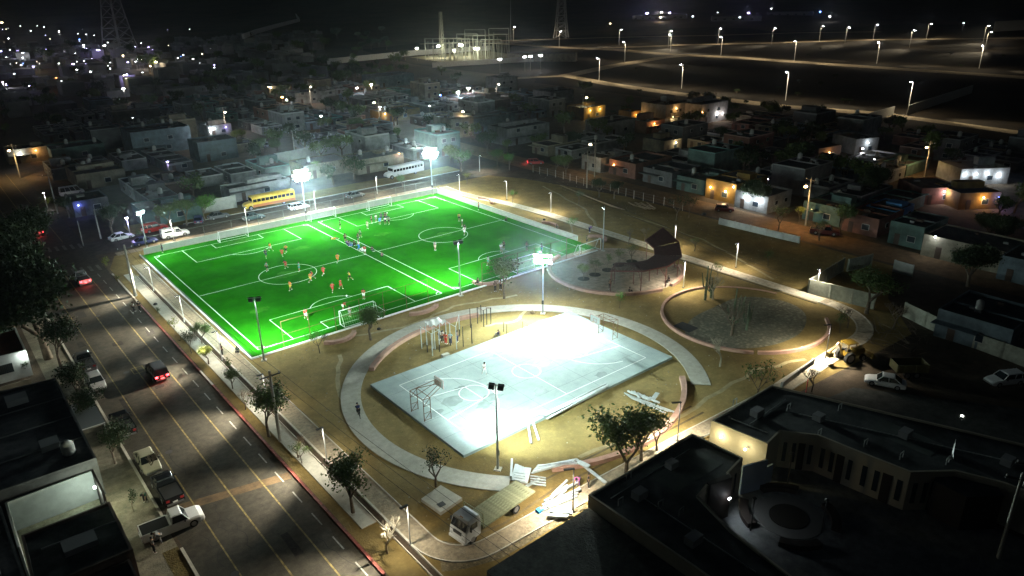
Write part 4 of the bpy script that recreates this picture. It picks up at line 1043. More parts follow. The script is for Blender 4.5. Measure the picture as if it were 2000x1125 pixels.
# cyclist on the oval path
def cyclist():
    p = at(701, 813, 0.1); o = thing('bicycle', 'dark bicycle ridden along the oval path on its left side', 'bicycle', (p.x, p.y, 0.085), R(75))
    for x in (-0.5, 0.52):
        q = arc(x, 0.33, 0.32, 0, 2*PI, 16); wb_ = MB()
        for i in range(16): wb_.bar((q[i][0], 0, q[i][1]), (q[i+1][0], 0, q[i+1][1]), 0.022, n=4)
        for i in range(0, 16, 2): wb_.bar((x, 0, 0.33), (q[i][0], 0, q[i][1]), 0.004, n=3, caps=False)
        wb_.build('wheel', TYRE, o)
    f = MB(); f.bar((-0.5, 0, .33), (-.15, 0, .85), .018); f.bar((-.15, 0, .85), (.35, 0, .85), .018); f.bar((.35, 0, .85), (.52, 0, .33), .018); f.bar((0, 0, .33), (.35, 0, .8), .02); f.bar((0, 0, .33), (-.15, 0, .85), .018); f.bar((-.5, 0, .33), (0, 0, .33), .016)
    f.build('frame', DKMET, o); MB().bar((.38, -.25, 1.0), (.38, .25, 1.0), .015).build('handlebar', DKMET, o); MB().box(-.28, -.07, .88, -.02, .07, .93).build('saddle', BLK, o)
    build_pose('ride', sides(dict(pelvis=(-.15, 0, .98), chest=(.08, 0, 1.25), neck=(.2, 0, 1.4), head=(.27, 0, 1.53), sh=(.12, .19, 1.34), el=(.3, .24, 1.14), ha=(.4, .22, 1.02), lhip=(-.13, .1, .95), lkn=(.22, .12, .8), lan=(.02, .12, .48), ltoe=(.16, .12, .45), rhip=(-.13, -.1, .95), rkn=(.1, -.12, .6), ran=(-.02, -.12, .24), rtoe=(.12, -.12, .2))))
    c = person(0, 0, 'ride', cN, cK, 'rider in dark clothes on the bicycle on the oval path', R(75), 0.085, False, pos=(p.x, p.y, 0.085))
cyclist()
# balls
for i, (u, v, lab, z) in enumerate([(677, 578, 'white football on the left pitch above the near penalty box', 0.15), (756, 416, 'small white ball near the far right goal', 0.15), (903, 434, 'small white ball right of the player in orange', 0.15)]):
    p = at(u, v, z); b = MB().lathe([(0.02, -.14), (.1, -.1), (.14, 0), (.1, .1), (.02, .14)], 10).build('ball', WHITE, None, (p.x, p.y, 0.18)); tag(b, lab, 'ball')

# ------------------------------------------------------------------ trees and plants
def leafm(n, c, c2): return mat('leaf '+n, c, 0.7, var=0.0, scale=1.2, col2=c2, spec=0.25)
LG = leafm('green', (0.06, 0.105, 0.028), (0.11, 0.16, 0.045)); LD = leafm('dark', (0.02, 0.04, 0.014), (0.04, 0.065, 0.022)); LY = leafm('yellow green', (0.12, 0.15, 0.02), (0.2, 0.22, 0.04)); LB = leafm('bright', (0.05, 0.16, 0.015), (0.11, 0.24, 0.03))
BARK = mat('bark', (0.13, 0.10, 0.07), 0.95, var=0.3, scale=4, bump=0.5); LITBARK = mat('lamplit bark', (0.3, 0.27, 0.2), 0.95, var=0.2, scale=4)  # paler copy of the bark: lamplight put into the colour of lit trees
def tree_parts(seed, H, Rad, depth, leaves, leaf, th, spread=0.75, droop=0.0, trunk_h=0.35):
    rnd = random.Random(seed); tr = MB(); tips = []
    def grow(p, d, ln, r, k):
        q = p+d*ln
        tr.bar(p, q, r, r*0.68, n=6 if k > 2 else 4, caps=False)
        if k <= 1: tips.append((q, d))
        if k == 0: return
        nb = 3 if k > 1 else 2
        for i in range(nb):
            a = rnd.uniform(0, 2*PI); t = rnd.uniform(0.45, 1.0)*spread
            x = Vector((math.cos(a)*t, math.sin(a)*t, rnd.uniform(0.35, 0.9)-droop)); nd = (d*0.55+x).normalized()
            grow(q, nd, ln*rnd.uniform(0.62, 0.85), r*0.62, k-1)
        if k <= 2: tips.append((q, d))
    grow(Vector((0, 0, 0)), Vector((rnd.uniform(-.08, .08), rnd.uniform(-.08, .08), 1)).normalized(), H*trunk_h, th, depth)
    # scale tips to the wanted radius and height
    mx = max(math.hypot(t[0].x, t[0].y) for t in tips); mz = max(t[0].z for t in tips)
    sx = Rad*0.85/mx; sz = H*0.93/mz
    tr.v = [(x*sx if z > 0.01 else x*max(sx, .6), y*sx if z > 0.01 else y*max(sx, .6), z*sz) for x, y, z in tr.v]
    cr_ = MB(); per = max(1, leaves//max(1, len(tips)))
    for q, d in tips:
        c = Vector((q.x*sx, q.y*sx, q.z*sz)); rad = Rad*rnd.uniform(0.14, 0.42)
        m_ = int(per*rnd.uniform(0.2, 1.8))
        for _ in range(m_):
            v = Vector((rnd.gauss(0, 1), rnd.gauss(0, 1), rnd.gauss(0, 0.8))); v = v.normalized()*rad*rnd.random()**0.5
            n = Vector((rnd.gauss(0, 1), rnd.gauss(0, 1), rnd.gauss(0, 1)+0.6)).normalized(); t = n.orthogonal().normalized(); b = n.cross(t)
            a = rnd.uniform(0, PI); t, b = t*math.cos(a)+b*math.sin(a), b*math.cos(a)-t*math.sin(a)
            s = leaf*rnd.uniform(0.6, 1.4); o = c+v
            if o.z < 0.2: o.z = 0.2
            cr_.add([o-t*s, o-b*s*0.5, o+t*s, o+b*s*0.5], [(0, 1, 2, 3)])
    return tr.mesh('trunk'), (cr_.mesh('crown') if leaves else None)
TV = {}
def tv(k, *a, **kw):
    TV[k] = tree_parts(*a, **kw); TV[k][0].materials.append(BARK)
    if TV[k][1]: TV[k][1].materials.append(LG)
for i in range(3): tv('leafy%d' % i, 11+i, 5.0, 2.8, 4, 2600, 0.125, 0.13)
for i in range(3): tv('sparse%d' % i, 21+i, 4.2, 2.1, 4, 420, 0.12, 0.08)
for i in range(2): tv('sapling%d' % i, 31+i, 3.0, 1.0, 3, 260, 0.11, 0.045)
for i in range(3): tv('bare%d' % i, 41+i, 3.8, 2.4, 5, 0, 0.1, 0.11)
for i in range(3): tv('big%d' % i, 51+i, 8.0, 5.4, 5, 15000, 0.22, 0.3)
for i in range(4): tv('town%d' % i, 61+i, 5.0, 3.3, 3, 900, 0.28, 0.16)
def tree(u, v, kind, label, mt=LG, scale=1.0, bark=None, z=0.02, pos=None, group=None, rz=None, cat='tree', name='tree'):
    p = Vector(pos) if pos else at(u, v, z)
    o = thing(name, label, cat, (p.x, p.y, z), random.uniform(0, 6) if rz is None else rz, group)
    o.scale = (scale,)*3 if not isinstance(scale, tuple) else scale
    t, c = TV[kind]; link('trunk', t, o, mat=bark or BARK)
    if c: link('crown', c, o, mat=mt)
    return o
tree(525, 852, 'leafy0', 'dark leafy street tree beside the leaning concrete pole', LG, 1.15)
tree(690, 1002, 'leafy1', 'round dark leafy tree on the sidewalk strip left of the square platform', LG, 1.12)
tree(374, 690, 'sparse0', 'thin dark tree behind the lamp post by the avenue', LD, 0.85)
tree(408, 712, 'leafy2', 'yellow green lit young tree at the middle of the avenue sidewalk', LY, 0.5)
tree(342, 655, 'sapling0', 'yellow green sapling at the avenue, taller of the kerb saplings', LY, 0.95)
tree(215, 535, 'sapling1', 'yellow green sapling at the street corner by the crossing', LY, 1.1)
tree(230, 560, 'sapling0', 'low pale green sapling next to the tall concrete pole', LY, 0.7)
tree(310, 620, 'sapling1', 'tiny dark shrub tree on the sidewalk beside a bag', LD, 0.55)
tree(724, 664, 'leafy2', 'leafy dark tree standing right of the near left goal', LG, 0.92)
tree(625, 690, 'sparse1', 'thin see through tree at the left curved bench', LG, 0.8)
tree(852, 950, 'sparse2', 'sparse leaved tree in front of the oval path bend', LD, 1.0)
tree(757, 1080, 'bare0', 'bare pale shrub on the near avenue sidewalk', scale=0.85, bark=LITBARK)
tree(583, 895, 'bare1', 'thin bare sapling on the sidewalk strip', scale=0.8)
tree(395, 672, 'leafy1', 'small green tree on the avenue pavement beside the lamp post shadow', LG, 0.6)
tree(455, 760, 'leafy0', 'small green tree farther along the avenue pavement toward the concrete pole', LG, 0.5)
tree(590, 905, 'sparse1', 'sparse small tree between the two near pavement trees', LG, 0.6)
tree(1222, 938, 'leafy0', 'large leafy green tree in front of the near building wall', LG, (1.6, 1.6, 1.4))
tree(1283, 880, 'bare2', 'bare twiggy tree right of the large leafy tree', scale=0.95)
tree(1252, 900, 'leafy1', 'second leafy crown merging behind the large leafy tree', LG, 1.1)
tree(1478, 785, 'sparse0', 'open leafed tree with a glow behind it at the near building corner', LG, 1.3)
tree(1585, 765, 'bare0', 'bare tree at the wall by the near footpath', scale=0.9)
tree(1406, 716, 'bare1', 'leafless acacia with a pale trunk in front of the cactus bed', scale=1.15, bark=LITBARK)
tree(1428, 655, 'bare2', 'bare tree rising at the middle of the cactus bed', scale=1.35)
tree(1392, 585, 'bare0', 'bare thorny tree at the upper left rim of the cactus bed', scale=1.2, bark=LITBARK)
tree(1640, 650, 'sparse1', 'young thin tree on the right path bend', LG, 0.75)
tree(1692, 612, 'leafy2', 'wide crowned grey green tree at the dark right edge of the path', LG, (1.7, 1.7, 1.2))
tree(985, 583, 'leafy1', 'leafy tree at the near right corner of the pitches, yellow lit', LG, 1.25)
tree(1210, 602, 'sapling1', 'small green sapling in front of the canopy', LB, 0.95)
tree(1001, 397, 'sparse0', 'pale thin tree on the right lawn beyond the footpath', LB, 0.75)
tree(1118, 455, 'sparse1', 'small green tree between the right wall and the footpath', LB, 0.8)
tree(1228, 478, 'bare0', 'thin bare tree left of the canopy at the footpath', scale=0.8)
tree(1356, 490, 'sparse2', 'faint thin tree behind the canopy', LG, 0.6)
tree(1400, 545, 'sparse0', 'thin tree with drooping twigs on the footpath edge right of the canopy', LG, 0.7)
tree(912, 360, 'sparse2', 'pale small tree by the corner lamp post', LY, 0.7)
tree(786, 366, 'leafy0', 'small dense tree in front of the old white bus', LG, 0.62)
tree(995, 332, 'leafy1', 'tree lit bright yellow green beside the cross street', LB, 0.85)
tree(972, 326, 'leafy2', 'dark leafy tree left of the bright yellow green one', LG, 0.95)
for i, (u, v, k, lab, sc_) in enumerate([(1140, 545, 'leafy0', 'fullest plaza tree, in the leftmost round pit', 0.55), (1162, 537, 'sparse1', 'small plaza tree in the second round pit from the left', 0.72), (1187, 528, 'sapling1', 'thin plaza tree in the middle round pit', 1.0), (1208, 518, 'sparse0', 'plaza tree in the fourth round pit', 0.72), (1234, 511, 'sparse2', 'plaza tree in the rightmost round pit', 0.78)]):
    tree(u, v, k, lab, LY if i == 0 else LG, sc_, z=0.06, group='young trees in round plaza pits')
    p = at(u, v); struct('tree_pit', MB().prism(arc(p.x, p.y, 1.0, 0, 2*PI*23/24, 23), 0.03, 0.062), mat('dark pit soil', (0.03, 0.025, 0.018), 0.95, var=0.4, scale=5))
# street trees on the dark side
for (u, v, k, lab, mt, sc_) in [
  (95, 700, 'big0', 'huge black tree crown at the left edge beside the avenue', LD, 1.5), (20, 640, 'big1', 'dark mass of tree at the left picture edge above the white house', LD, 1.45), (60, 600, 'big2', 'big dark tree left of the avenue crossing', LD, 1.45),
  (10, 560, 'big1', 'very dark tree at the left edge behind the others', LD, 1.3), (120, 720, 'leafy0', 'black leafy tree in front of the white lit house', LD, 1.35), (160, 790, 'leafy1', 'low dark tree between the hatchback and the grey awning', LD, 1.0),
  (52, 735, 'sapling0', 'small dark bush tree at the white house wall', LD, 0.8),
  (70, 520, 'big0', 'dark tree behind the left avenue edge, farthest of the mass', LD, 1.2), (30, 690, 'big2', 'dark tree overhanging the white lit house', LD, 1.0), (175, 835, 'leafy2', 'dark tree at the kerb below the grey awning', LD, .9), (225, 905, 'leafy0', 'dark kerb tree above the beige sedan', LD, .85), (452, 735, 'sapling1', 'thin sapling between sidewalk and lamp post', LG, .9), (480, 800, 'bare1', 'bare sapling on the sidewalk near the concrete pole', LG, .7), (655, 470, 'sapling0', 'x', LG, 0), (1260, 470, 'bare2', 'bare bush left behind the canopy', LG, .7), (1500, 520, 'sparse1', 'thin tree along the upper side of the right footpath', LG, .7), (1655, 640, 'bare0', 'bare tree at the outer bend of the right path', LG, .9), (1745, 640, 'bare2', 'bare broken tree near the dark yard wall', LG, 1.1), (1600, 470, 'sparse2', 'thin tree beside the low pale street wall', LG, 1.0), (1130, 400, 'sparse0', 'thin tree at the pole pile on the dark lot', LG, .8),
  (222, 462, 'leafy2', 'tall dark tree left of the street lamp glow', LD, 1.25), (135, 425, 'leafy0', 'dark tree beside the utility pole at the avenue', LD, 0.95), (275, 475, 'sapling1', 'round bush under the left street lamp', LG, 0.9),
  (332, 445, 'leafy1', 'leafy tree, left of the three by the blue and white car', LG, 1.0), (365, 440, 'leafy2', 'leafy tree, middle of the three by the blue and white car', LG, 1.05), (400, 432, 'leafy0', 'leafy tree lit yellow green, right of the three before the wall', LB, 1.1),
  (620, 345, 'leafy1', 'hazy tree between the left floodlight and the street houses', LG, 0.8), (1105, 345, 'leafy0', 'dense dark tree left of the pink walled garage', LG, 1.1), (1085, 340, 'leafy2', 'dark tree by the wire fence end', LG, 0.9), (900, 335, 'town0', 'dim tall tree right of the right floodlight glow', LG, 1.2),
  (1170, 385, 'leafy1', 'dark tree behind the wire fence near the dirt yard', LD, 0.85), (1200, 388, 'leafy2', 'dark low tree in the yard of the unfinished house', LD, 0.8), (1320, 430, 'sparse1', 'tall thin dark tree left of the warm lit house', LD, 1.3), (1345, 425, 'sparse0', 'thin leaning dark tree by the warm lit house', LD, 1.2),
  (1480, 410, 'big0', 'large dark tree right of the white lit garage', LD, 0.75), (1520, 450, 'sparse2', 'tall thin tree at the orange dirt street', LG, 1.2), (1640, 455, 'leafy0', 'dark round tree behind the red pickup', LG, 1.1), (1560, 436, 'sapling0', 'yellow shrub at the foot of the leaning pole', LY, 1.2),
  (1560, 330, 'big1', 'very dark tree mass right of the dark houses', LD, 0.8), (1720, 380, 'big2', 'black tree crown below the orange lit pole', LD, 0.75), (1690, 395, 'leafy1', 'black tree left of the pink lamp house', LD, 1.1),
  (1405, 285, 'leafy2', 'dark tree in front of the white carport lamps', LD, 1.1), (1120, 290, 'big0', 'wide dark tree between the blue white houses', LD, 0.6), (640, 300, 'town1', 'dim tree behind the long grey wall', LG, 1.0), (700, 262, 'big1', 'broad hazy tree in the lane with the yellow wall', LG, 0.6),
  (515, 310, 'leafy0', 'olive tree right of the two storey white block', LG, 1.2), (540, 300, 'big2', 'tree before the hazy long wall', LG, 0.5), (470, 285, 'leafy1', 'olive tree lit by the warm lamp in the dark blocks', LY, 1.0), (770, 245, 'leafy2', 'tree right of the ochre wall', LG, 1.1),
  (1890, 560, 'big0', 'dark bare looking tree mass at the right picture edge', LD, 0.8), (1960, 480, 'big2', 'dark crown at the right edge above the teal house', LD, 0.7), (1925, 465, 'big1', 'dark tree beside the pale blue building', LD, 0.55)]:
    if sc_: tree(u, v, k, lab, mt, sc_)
# cacti
def cactus(label, u, v, H, n, seed):
    rnd = random.Random(seed); p = at(u, v); o = thing('cactus', label, 'cactus', (p.x, p.y, 0.02), 0)
    CG = mat('cactus green', (0.085, 0.11, 0.065), 0.8, var=0.3, scale=3)
    MB().bar((0, 0, 0), (0, 0, H*0.4), 0.2, 0.17, n=8).build('trunk', CG, o)
    for i in range(n):
        a = 2*PI*i/n+rnd.uniform(-.3, .3); d = rnd.uniform(0.35, 0.8); z0 = H*rnd.uniform(0.18, 0.38); h = H*rnd.uniform(0.55, 1.0)
        q = (math.cos(a)*d, math.sin(a)*d, z0+0.3); m_ = MB(); m_.bar((0, 0, z0), q, 0.09, n=7); m_.bar(q, (q[0]*rnd.uniform(1.2, 2.0), q[1]*rnd.uniform(1.2, 2.0), h), 0.1, 0.05, n=7)
        m_.build('arm', CG, o)
    m_ = MB(); m_.bar((0, 0, H*0.4), (0.05, 0, H), 0.16, 0.08, n=8); m_.build('stem', CG, o)
def palm_bush():
    p = at(95, 398); o = thing('palm_bush', 'spiky bush with lit fronds under the utility pole beyond the crossing', 'bush', (p.x, p.y, 0))
    me = MB().add([(0, -.08, .1), (1.3, -.14, .9), (2.9, 0, .35), (1.3, .14, .9), (0, .08, .1), (1.3, 0, .82)], [(0, 1, 5), (1, 2, 5), (2, 3, 5), (3, 4, 5), (0, 5, 4)]).mesh('frond'); me.materials.append(LY)
    for k in range(16):
        f = link('frond', me, o); f.rotation_euler = (0, -.6*(k % 3)/2, k*PI/8+.2*math.sin(k*3))
palm_bush()
cactus('tall many armed cactus in the middle of the gravel bed', 1430, 652, 6.8, 7, 3)
cactus('second cactus cluster right of the tallest one in the gravel bed', 1458, 645, 4.4, 5, 4)
cactus('slim tall cactus at the upper left rim of the gravel bed', 1377, 586, 5.6, 2, 5)
cactus('short cactus beside the slim tall one at the bed rim', 1388, 582, 3.4, 4, 6)

# ------------------------------------------------------------------ shade canopy
def canopy():
    c = (88.0, 79.0); o = thing('shade_canopy', 'curved red brown slatted shade canopy over the plaza', 'canopy', (c[0], c[1], 0.05), 0)
    RB = mat('red brown steel', (0.13, 0.04, 0.032), 0.6, 0.2, var=0.15, scale=2); RS = mat('red brown slat', (0.07, 0.024, 0.022), 0.8, var=0.2, scale=2)
    A0, A1 = R(213), R(358); ri, ro = 5.6, 10.0
    def zz(t, r): return 3.3+0.25*(r-ri)/(ro-ri)+(2.0*max(0, (t-0.55)/0.45)**1.5)*(0.4+0.6*(r-ri)/(ro-ri))
    n = 5
    def P3(t, r): a = A0+(A1-A0)*t; return Vector((math.cos(a)*r, math.sin(a)*r, zz(t, r)))
    for i in range(n+1): # main radial beams at the facets
        t = i/n; MB().slab(P3(t, ri), P3(t, ro), 0.12, 0.16).build('beam', RB, o)
    rim = MB()
    for r in (ri, ro):
        for i in range(n): rim.slab(P3(i/n, r), P3((i+1)/n, r), 0.1, 0.2)
    rim.build('rim_beam', RB, o)
    k = 13
    for i in range(n):
        a, b = P3(i/n, ri), P3((i+1)/n, ri); c2, d = P3(i/n, ro), P3((i+1)/n, ro)
        for j in range(1, 22):
            t = j/22; p, q = a.lerp(b, t), c2.lerp(d, t)
            MB().slab(p+Vector((0, 0, .17)), q+Vector((0, 0, .17)), 0.27 if i else 0.10, 0.05).build('slat', RS, o)
    for i in range(n+1):
        t = i/n
        for r in (ri+0.6, ro-0.5):
            q = P3(t, r); MB().bar((q.x, q.y, 0), (q.x, q.y, q.z), 0.07, n=6).build('column', RB, o)
        q = P3(t, ro-0.5); q2 = P3(t, ro-2.3); MB().bar((q.x, q.y, 1.6), (q2.x, q2.y, q2.z), 0.05, n=5).build('brace', RB, o)
canopy()

# ------------------------------------------------------------------ steel piles, gym, small park things
STEELP = mat('white painted steel', (0.55, 0.6, 0.6), 0.4, 0.3, var=0.1, scale=3); WOOD = mat('rough timber', (0.22, 0.16, 0.09), 0.9, var=0.3, scale=3)
def pile(label, items, m_=STEELP, cat='steel pile', name='steel_pile', piece='beam'):
    """items: (u0, v0, u1, v1, z, width, height)"""
    p = at(items[0][0], items[0][1]); o = thing(name, label, cat, (p.x, p.y, 0.0))
    for (u0, v0, u1, v1, z, w_, h_) in items:
        a, b = at(u0, v0, z), at(u1, v1, z); off = Vector((p.x, p.y, 0))
        MB().slab(a-off, b-off, w_, h_).build(piece, m_, o)
    return o
rn = random.Random(5)
pile('long white steel beams lying along the near edge of the court', [(1068+rn.uniform(-6, 6), 806+i*2.2, 1180+rn.uniform(-8, 8), 750+i*2.2, 0.33+0.06*(i % 3), 0.14, 0.12) for i in range(7)]+[(975, 838, 1062, 806, 0.35, 0.2, 0.1), (950, 850, 985, 838, 0.34, 0.2, 0.12)])
pile('two white beams leaning off the court edge onto the earth', [(1031, 826, 1037, 866, 0.25, 0.22, 0.12), (1040, 822, 1052, 860, 0.25, 0.22, 0.12)])
pile('pile of white trusses on the earth right of the court', [(1219+i*2, 768+i*1.5, 1325-i*5, 808-i*0.5+rn.uniform(-3, 2), 0.05+0.1*(i % 3), 0.09, 0.09) for i in range(8)]+[(1226+i*6, 763+i*2.2+rn.uniform(-2, 2), 1236+i*6.5, 772+i*1.6+rn.uniform(-3, 3), 0.25+.1*(i % 3), 0.22+.1*(i % 2), 0.14) for i in range(9)]+[(1276, 779, 1284, 768, .4, .5, .1)])
pile('stack of white sheet steel at the end of the oval path', [(1000, 903, 998, 938, 0.3, 0.2, 0.5), (1030, 915, 1022, 944, 0.55, 0.8, 0.12)]+[(1008+i*2.5+rn.uniform(-1, 1), 908+i, 1001+i*2.5+rn.uniform(-2, 3), 938+i*.5, 0.1+0.13*i, 0.3, 0.12) for i in range(6)]+[(1004, 922+i*5, 1026, 926+i*5, .95, .08, .06) for i in range(4)])
pile('row of long white beams lying over the low pink wall', [(1038+i*2, 925-i*2.5, 1112+i*3, 900+rn.uniform(-3, 6), 0.45+0.07*(i % 2), 0.15, 0.12) for i in range(7)])
pile('small white pallet rack frames near the flatbed truck', [(1036, 930+i*5, 1066, 934+i*5, 0.3, 0.14, 0.08) for i in range(4)]+[(1028+i*7, 951-i*4, 1040+i*7, 944-i*4, 0.1, 0.3, 0.12) for i in range(3)])
pile('two long white planks leaning from the seat wall to the building', [(1125, 898, 1183, 944, 0.5, 0.35, 0.1), (1130, 903, 1150, 912, 0.62, 0.6, 0.1)])
pile('bright heap of white steel sections behind the gravel roof', [(1055+rn.uniform(0, 25), 1000-i*4, 1105+rn.uniform(0, 30), 968-i*3.5+rn.uniform(-3, 3), 0.1+0.1*(i % 4), 0.2, 0.15) for i in range(9)]+[(1070, 1008, 1110, 1010, 0.3, 0.4, 0.2), (1075, 1000, 1118, 1003, 0.4, 0.4, 0.2)])
o = MB().box(-.3, -.25, 0, .3, .25, .3).build('tarp_bundle', mat('blue tarp', (0.03, 0.25, 0.5), 0.6)); p = at(1054, 1000); o.location = (p.x, p.y, 0.02); tag(o, 'small bright blue bundle beside the heap of white steel', 'bundle')
pile('stack of timber and pallets by the wire fence', [(1228+i*4, 396+(i % 3)*3, 1262+i*2, 409-(i % 4)*2, 0.15+0.22*(i % 5), 0.3, 0.12) for i in range(10)], WOOD, 'timber stack', 'timber_stack', 'plank')
pile('long poles lying on the dark lot below the wire fence', [(1095+i*12, 362+i*5, 1195+i*5, 404+i*1.2, 0.05+0.05*i, 0.16, 0.1) for i in range(6)], WOOD, 'pole pile', 'pole_pile', 'log')
# low walls of the dark lot
def wall_uv(label, u0, v0, u1, v1, H, mt, t=0.15, name='boundary_wall', cat='wall', group=None):
    a, b = at(u0, v0), at(u1, v1); o = thing(name, label, cat, (a.x, a.y, 0), 0, group); d = b-a
    MB().slab((0, 0, 0), (d.x, d.y, 0), t, H).build('wall', mt, o)
    n = Vector((-d.y, d.x, 0)).normalized()
    k = max(1, int(d.length/3.2)); me = MB().box(-0.14, -0.14, 0, 0.14, 0.14, H+0.05).mesh('pillar'); me.materials.append(mt)
    for i in range(k+1): link('pillar', me, o, (d.x*i/k, d.y*i/k, 0))
    return o
BLOCKW = mat('bare block wall', (0.30, 0.31, 0.25), 0.95, var=0.18, scale=1.5, bump=0.3); PALEW = mat('pale block wall', (0.42, 0.43, 0.40), 0.95, var=0.12, scale=1.2)
wall_uv('pale green grey block wall facing the right footpath', 1578, 573, 1705, 604, 2.4, BLOCKW)
wall_uv('dark side of the roofless block enclosure, running away from the footpath', 1578, 573, 1645, 530, 2.4, BLOCKW)
wall_uv('inner broken wall of the roofless enclosure', 1655, 530, 1700, 520, 2.2, BLOCKW)
wall_uv('short pale wall inside the roofless enclosure at its far right', 1745, 530, 1780, 540, 2.0, PALEW)
wall_uv('low pale wall along the orange dirt street', 1405, 438, 1560, 475, 1.3, PALEW)
wall_uv('dark yard wall behind the backhoe toward the unlit house', 1765, 618, 1850, 660, 2.2, BLOCKW)
wall_uv('yard wall from the unlit house to the right picture edge', 1850, 660, 2010, 720, 2.2, BLOCKW)
wall_uv('long grey wall behind the yellow bus', 355, 425, 462, 405, 2.8, PALEW)
wall_uv('hazy long wall above the left floodlight', 540, 330, 690, 300, 4.2, PALEW)
wall_uv('low wall at the near footpath beside the building roof', 1527, 758, 1587, 712, 0.8, PALEW)
for (a, b, c, d, lab, H) in [(1772, 224, 1897, 182, 'pale wall on the empty development right of the lamp', 3.4), (1640, 254, 1744, 224, 'pale wall at the end of the development road', 3.0), (1940, 62, 2010, 58, 'far pale wall at the upper right corner', 9.0),
                        (640, 126, 812, 108, 'long pale perimeter wall left of the substation', 3.6), (812, 108, 960, 98, 'yellow lit back wall of the substation', 3.4), (845, 132, 1075, 118, 'dim front wall of the substation', 3.0)]:
    wall_uv(lab, a, b, c, d, H, PALEW, 0.3)
wire = MB(); o = thing('wire_fence', 'wire fence of thin pale posts along the dirt street', 'fence', (124.6, 95, 0))
me = MB().bar((0, 0, 0), (0, 0, 1.9), 0.06, n=5).mesh('post'); me.materials.append(KERB)
for i in range(19): link('post', me, o, (0.4*math.sin(i), i*2.7, 0))
for z in (0.5, 1.1, 1.7): wire.bar((0, 0, z), (0, 48.6, z), 0.012, n=3)
tag(wire.build('wires', GALV, o), kind='stuff')

def gym_frame(label, pts, H, m_top=STEELP, black=False):
    p0 = at(*pts[0]); o = thing('exercise_bars', label, 'exercise bars', (p0.x, p0.y, 0.0), 0, 'outdoor gym frames')
    q = [at(*p)-p0 for p in pts]
    for k, p in enumerate(q):
        lo = 1.1 if k % 2 else 0.02
        if lo > 1 or black: MB().bar((p.x, p.y, 0), (p.x, p.y, 1.1 if not black else H), 0.06, n=6).build('post_foot', BLK, o)
        if not black: MB().bar((p.x, p.y, lo), (p.x, p.y, H), 0.065, n=6).build('post', m_top, o)
    for i in range(len(q)-1):
        a, b = q[i], q[i+1]; MB().bar((a.x, a.y, H-0.08), (b.x, b.y, H-0.08), 0.03, n=5).build('bar', m_top if not black else RUST, o)
gym_frame('white post climbing frame at the left end of the outdoor gym', [(824, 681), (835, 688), (845, 695), (859, 687), (850, 682)], 3.3)
gym_frame('white and black post frame in the middle of the outdoor gym', [(872, 669), (880, 675), (892, 682), (898, 657)], 3.4)
gym_frame('tall black bars with one white post right of the gym group', [(905, 677), (922, 671), (919, 640)], 3.0, black=True)
gym_frame('black pull up bars between the oval path and the court', [(933, 632), (945, 638), (951, 634), (959, 633), (940, 628)], 2.6, black=True)
gym_frame('short dark posts by the lit court edge', [(984, 648), (990, 652)], 1.5, black=True)
gym_frame('single dark post pair at the hottest lit court corner', [(1021, 648), (1030, 655)], 1.6, black=True)
o = MB().box(-.5, -.25, 0, .5, .25, .45).build('concrete_block', CONC); p = at(870, 697); o.location = (p.x, p.y, 0.01); tag(o, 'small pale block below the outdoor gym frames', 'block')
o = thing('gym_sheet', 'crumpled pale sheet on the outdoor gym frame top', 'sheet', (at(853, 672).x, at(853, 672).y, 0))
m_ = MB(); g_ = 7; vs = [(-1.2+2.4*i/g_, -0.9+1.8*j/g_, 3.3+0.25*math.sin(i*2.1+j)*math.cos(j*1.7)) for j in range(g_+1) for i in range(g_+1)]
m_.add(vs, [(j*(g_+1)+i, j*(g_+1)+i+1, (j+1)*(g_+1)+i+1, (j+1)*(g_+1)+i) for j in range(g_) for i in range(g_)], True); m_.build('sheet', WHITE, o)
for i in range(4): MB().bar((-1.1 if i % 2 else 1.1, -.8 if i < 2 else .8, 0), (-1.1 if i % 2 else 1.1, -.8 if i < 2 else .8, 3.3), .05, n=5).build('post', STEELP, o)

# ------------------------------------------------------------------ utility poles and cables
POLES = {}
def utility_pole(key, u, v, H, label, lean=0.0, lamp=None, pw=3000, r=0.17, arms=True, hd=PI/2):
    p = at(u, v); o = thing('utility_pole', label, 'utility pole', (p.x, p.y, 0), hd, 'concrete utility poles')
    MB().bar((0, 0, 0), (lean, 0, H), r, r*0.62, n=9).build('pole', CONCPOLE, o)
    if arms:
        MB().box(lean-0.06, -1.1, H-0.7, lean+0.06, 1.1, H-0.58).build('crossarm', DKMET, o)
        im = MB().bar((0, 0, 0), (0, 0, 0.2), 0.06, n=6).mesh('insulator'); im.materials.append(WHITE)
        for y in (-1.0, 0, 1.0): link('insulator', im, o, (lean, y, H-0.58))
    if lamp:
        MB().bar((lean*0.8, 0, H*0.78), (lean*0.8+1.6, 0, H*0.84), 0.04, n=5).build('lamp_arm', GALV, o)
        MB().box(lean*0.8+1.4, -.14, H*0.82, lean*0.8+2.0, .14, H*0.85).build('lamp_head', emat('lamp head %s' % (lamp,), lamp, 60), o)
        spot(o, (lean*0.8+1.7, 0, H*0.8), (lean*0.8+1.9, 0, 0), pw*.4, 150, 0.8, lamp, 0.15)
    POLES[key] = (p.x+math.cos(hd)*lean, p.y+math.sin(hd)*lean, H-0.4)
WL = (1.0, 0.62, 0.25); CL = (0.8, 0.9, 1.0)
utility_pole('a', 265, 578, 8.6, 'tall pale concrete pole at the far avenue corner of the park', 0.2, r=0.24)
utility_pole('b', 548, 862, 8.6, 'tall concrete pole leaning over the street tree by the oval path', 0.1, r=0.2)
utility_pole('c', 113, 417, 9.2, 'utility pole with crossarm beyond the avenue crossing', 0.2)
utility_pole('d', 40, 347, 9.0, 'orange lit utility pole at the upper left street', 0, lamp=WL, pw=9000, hd=-PI*0.7)
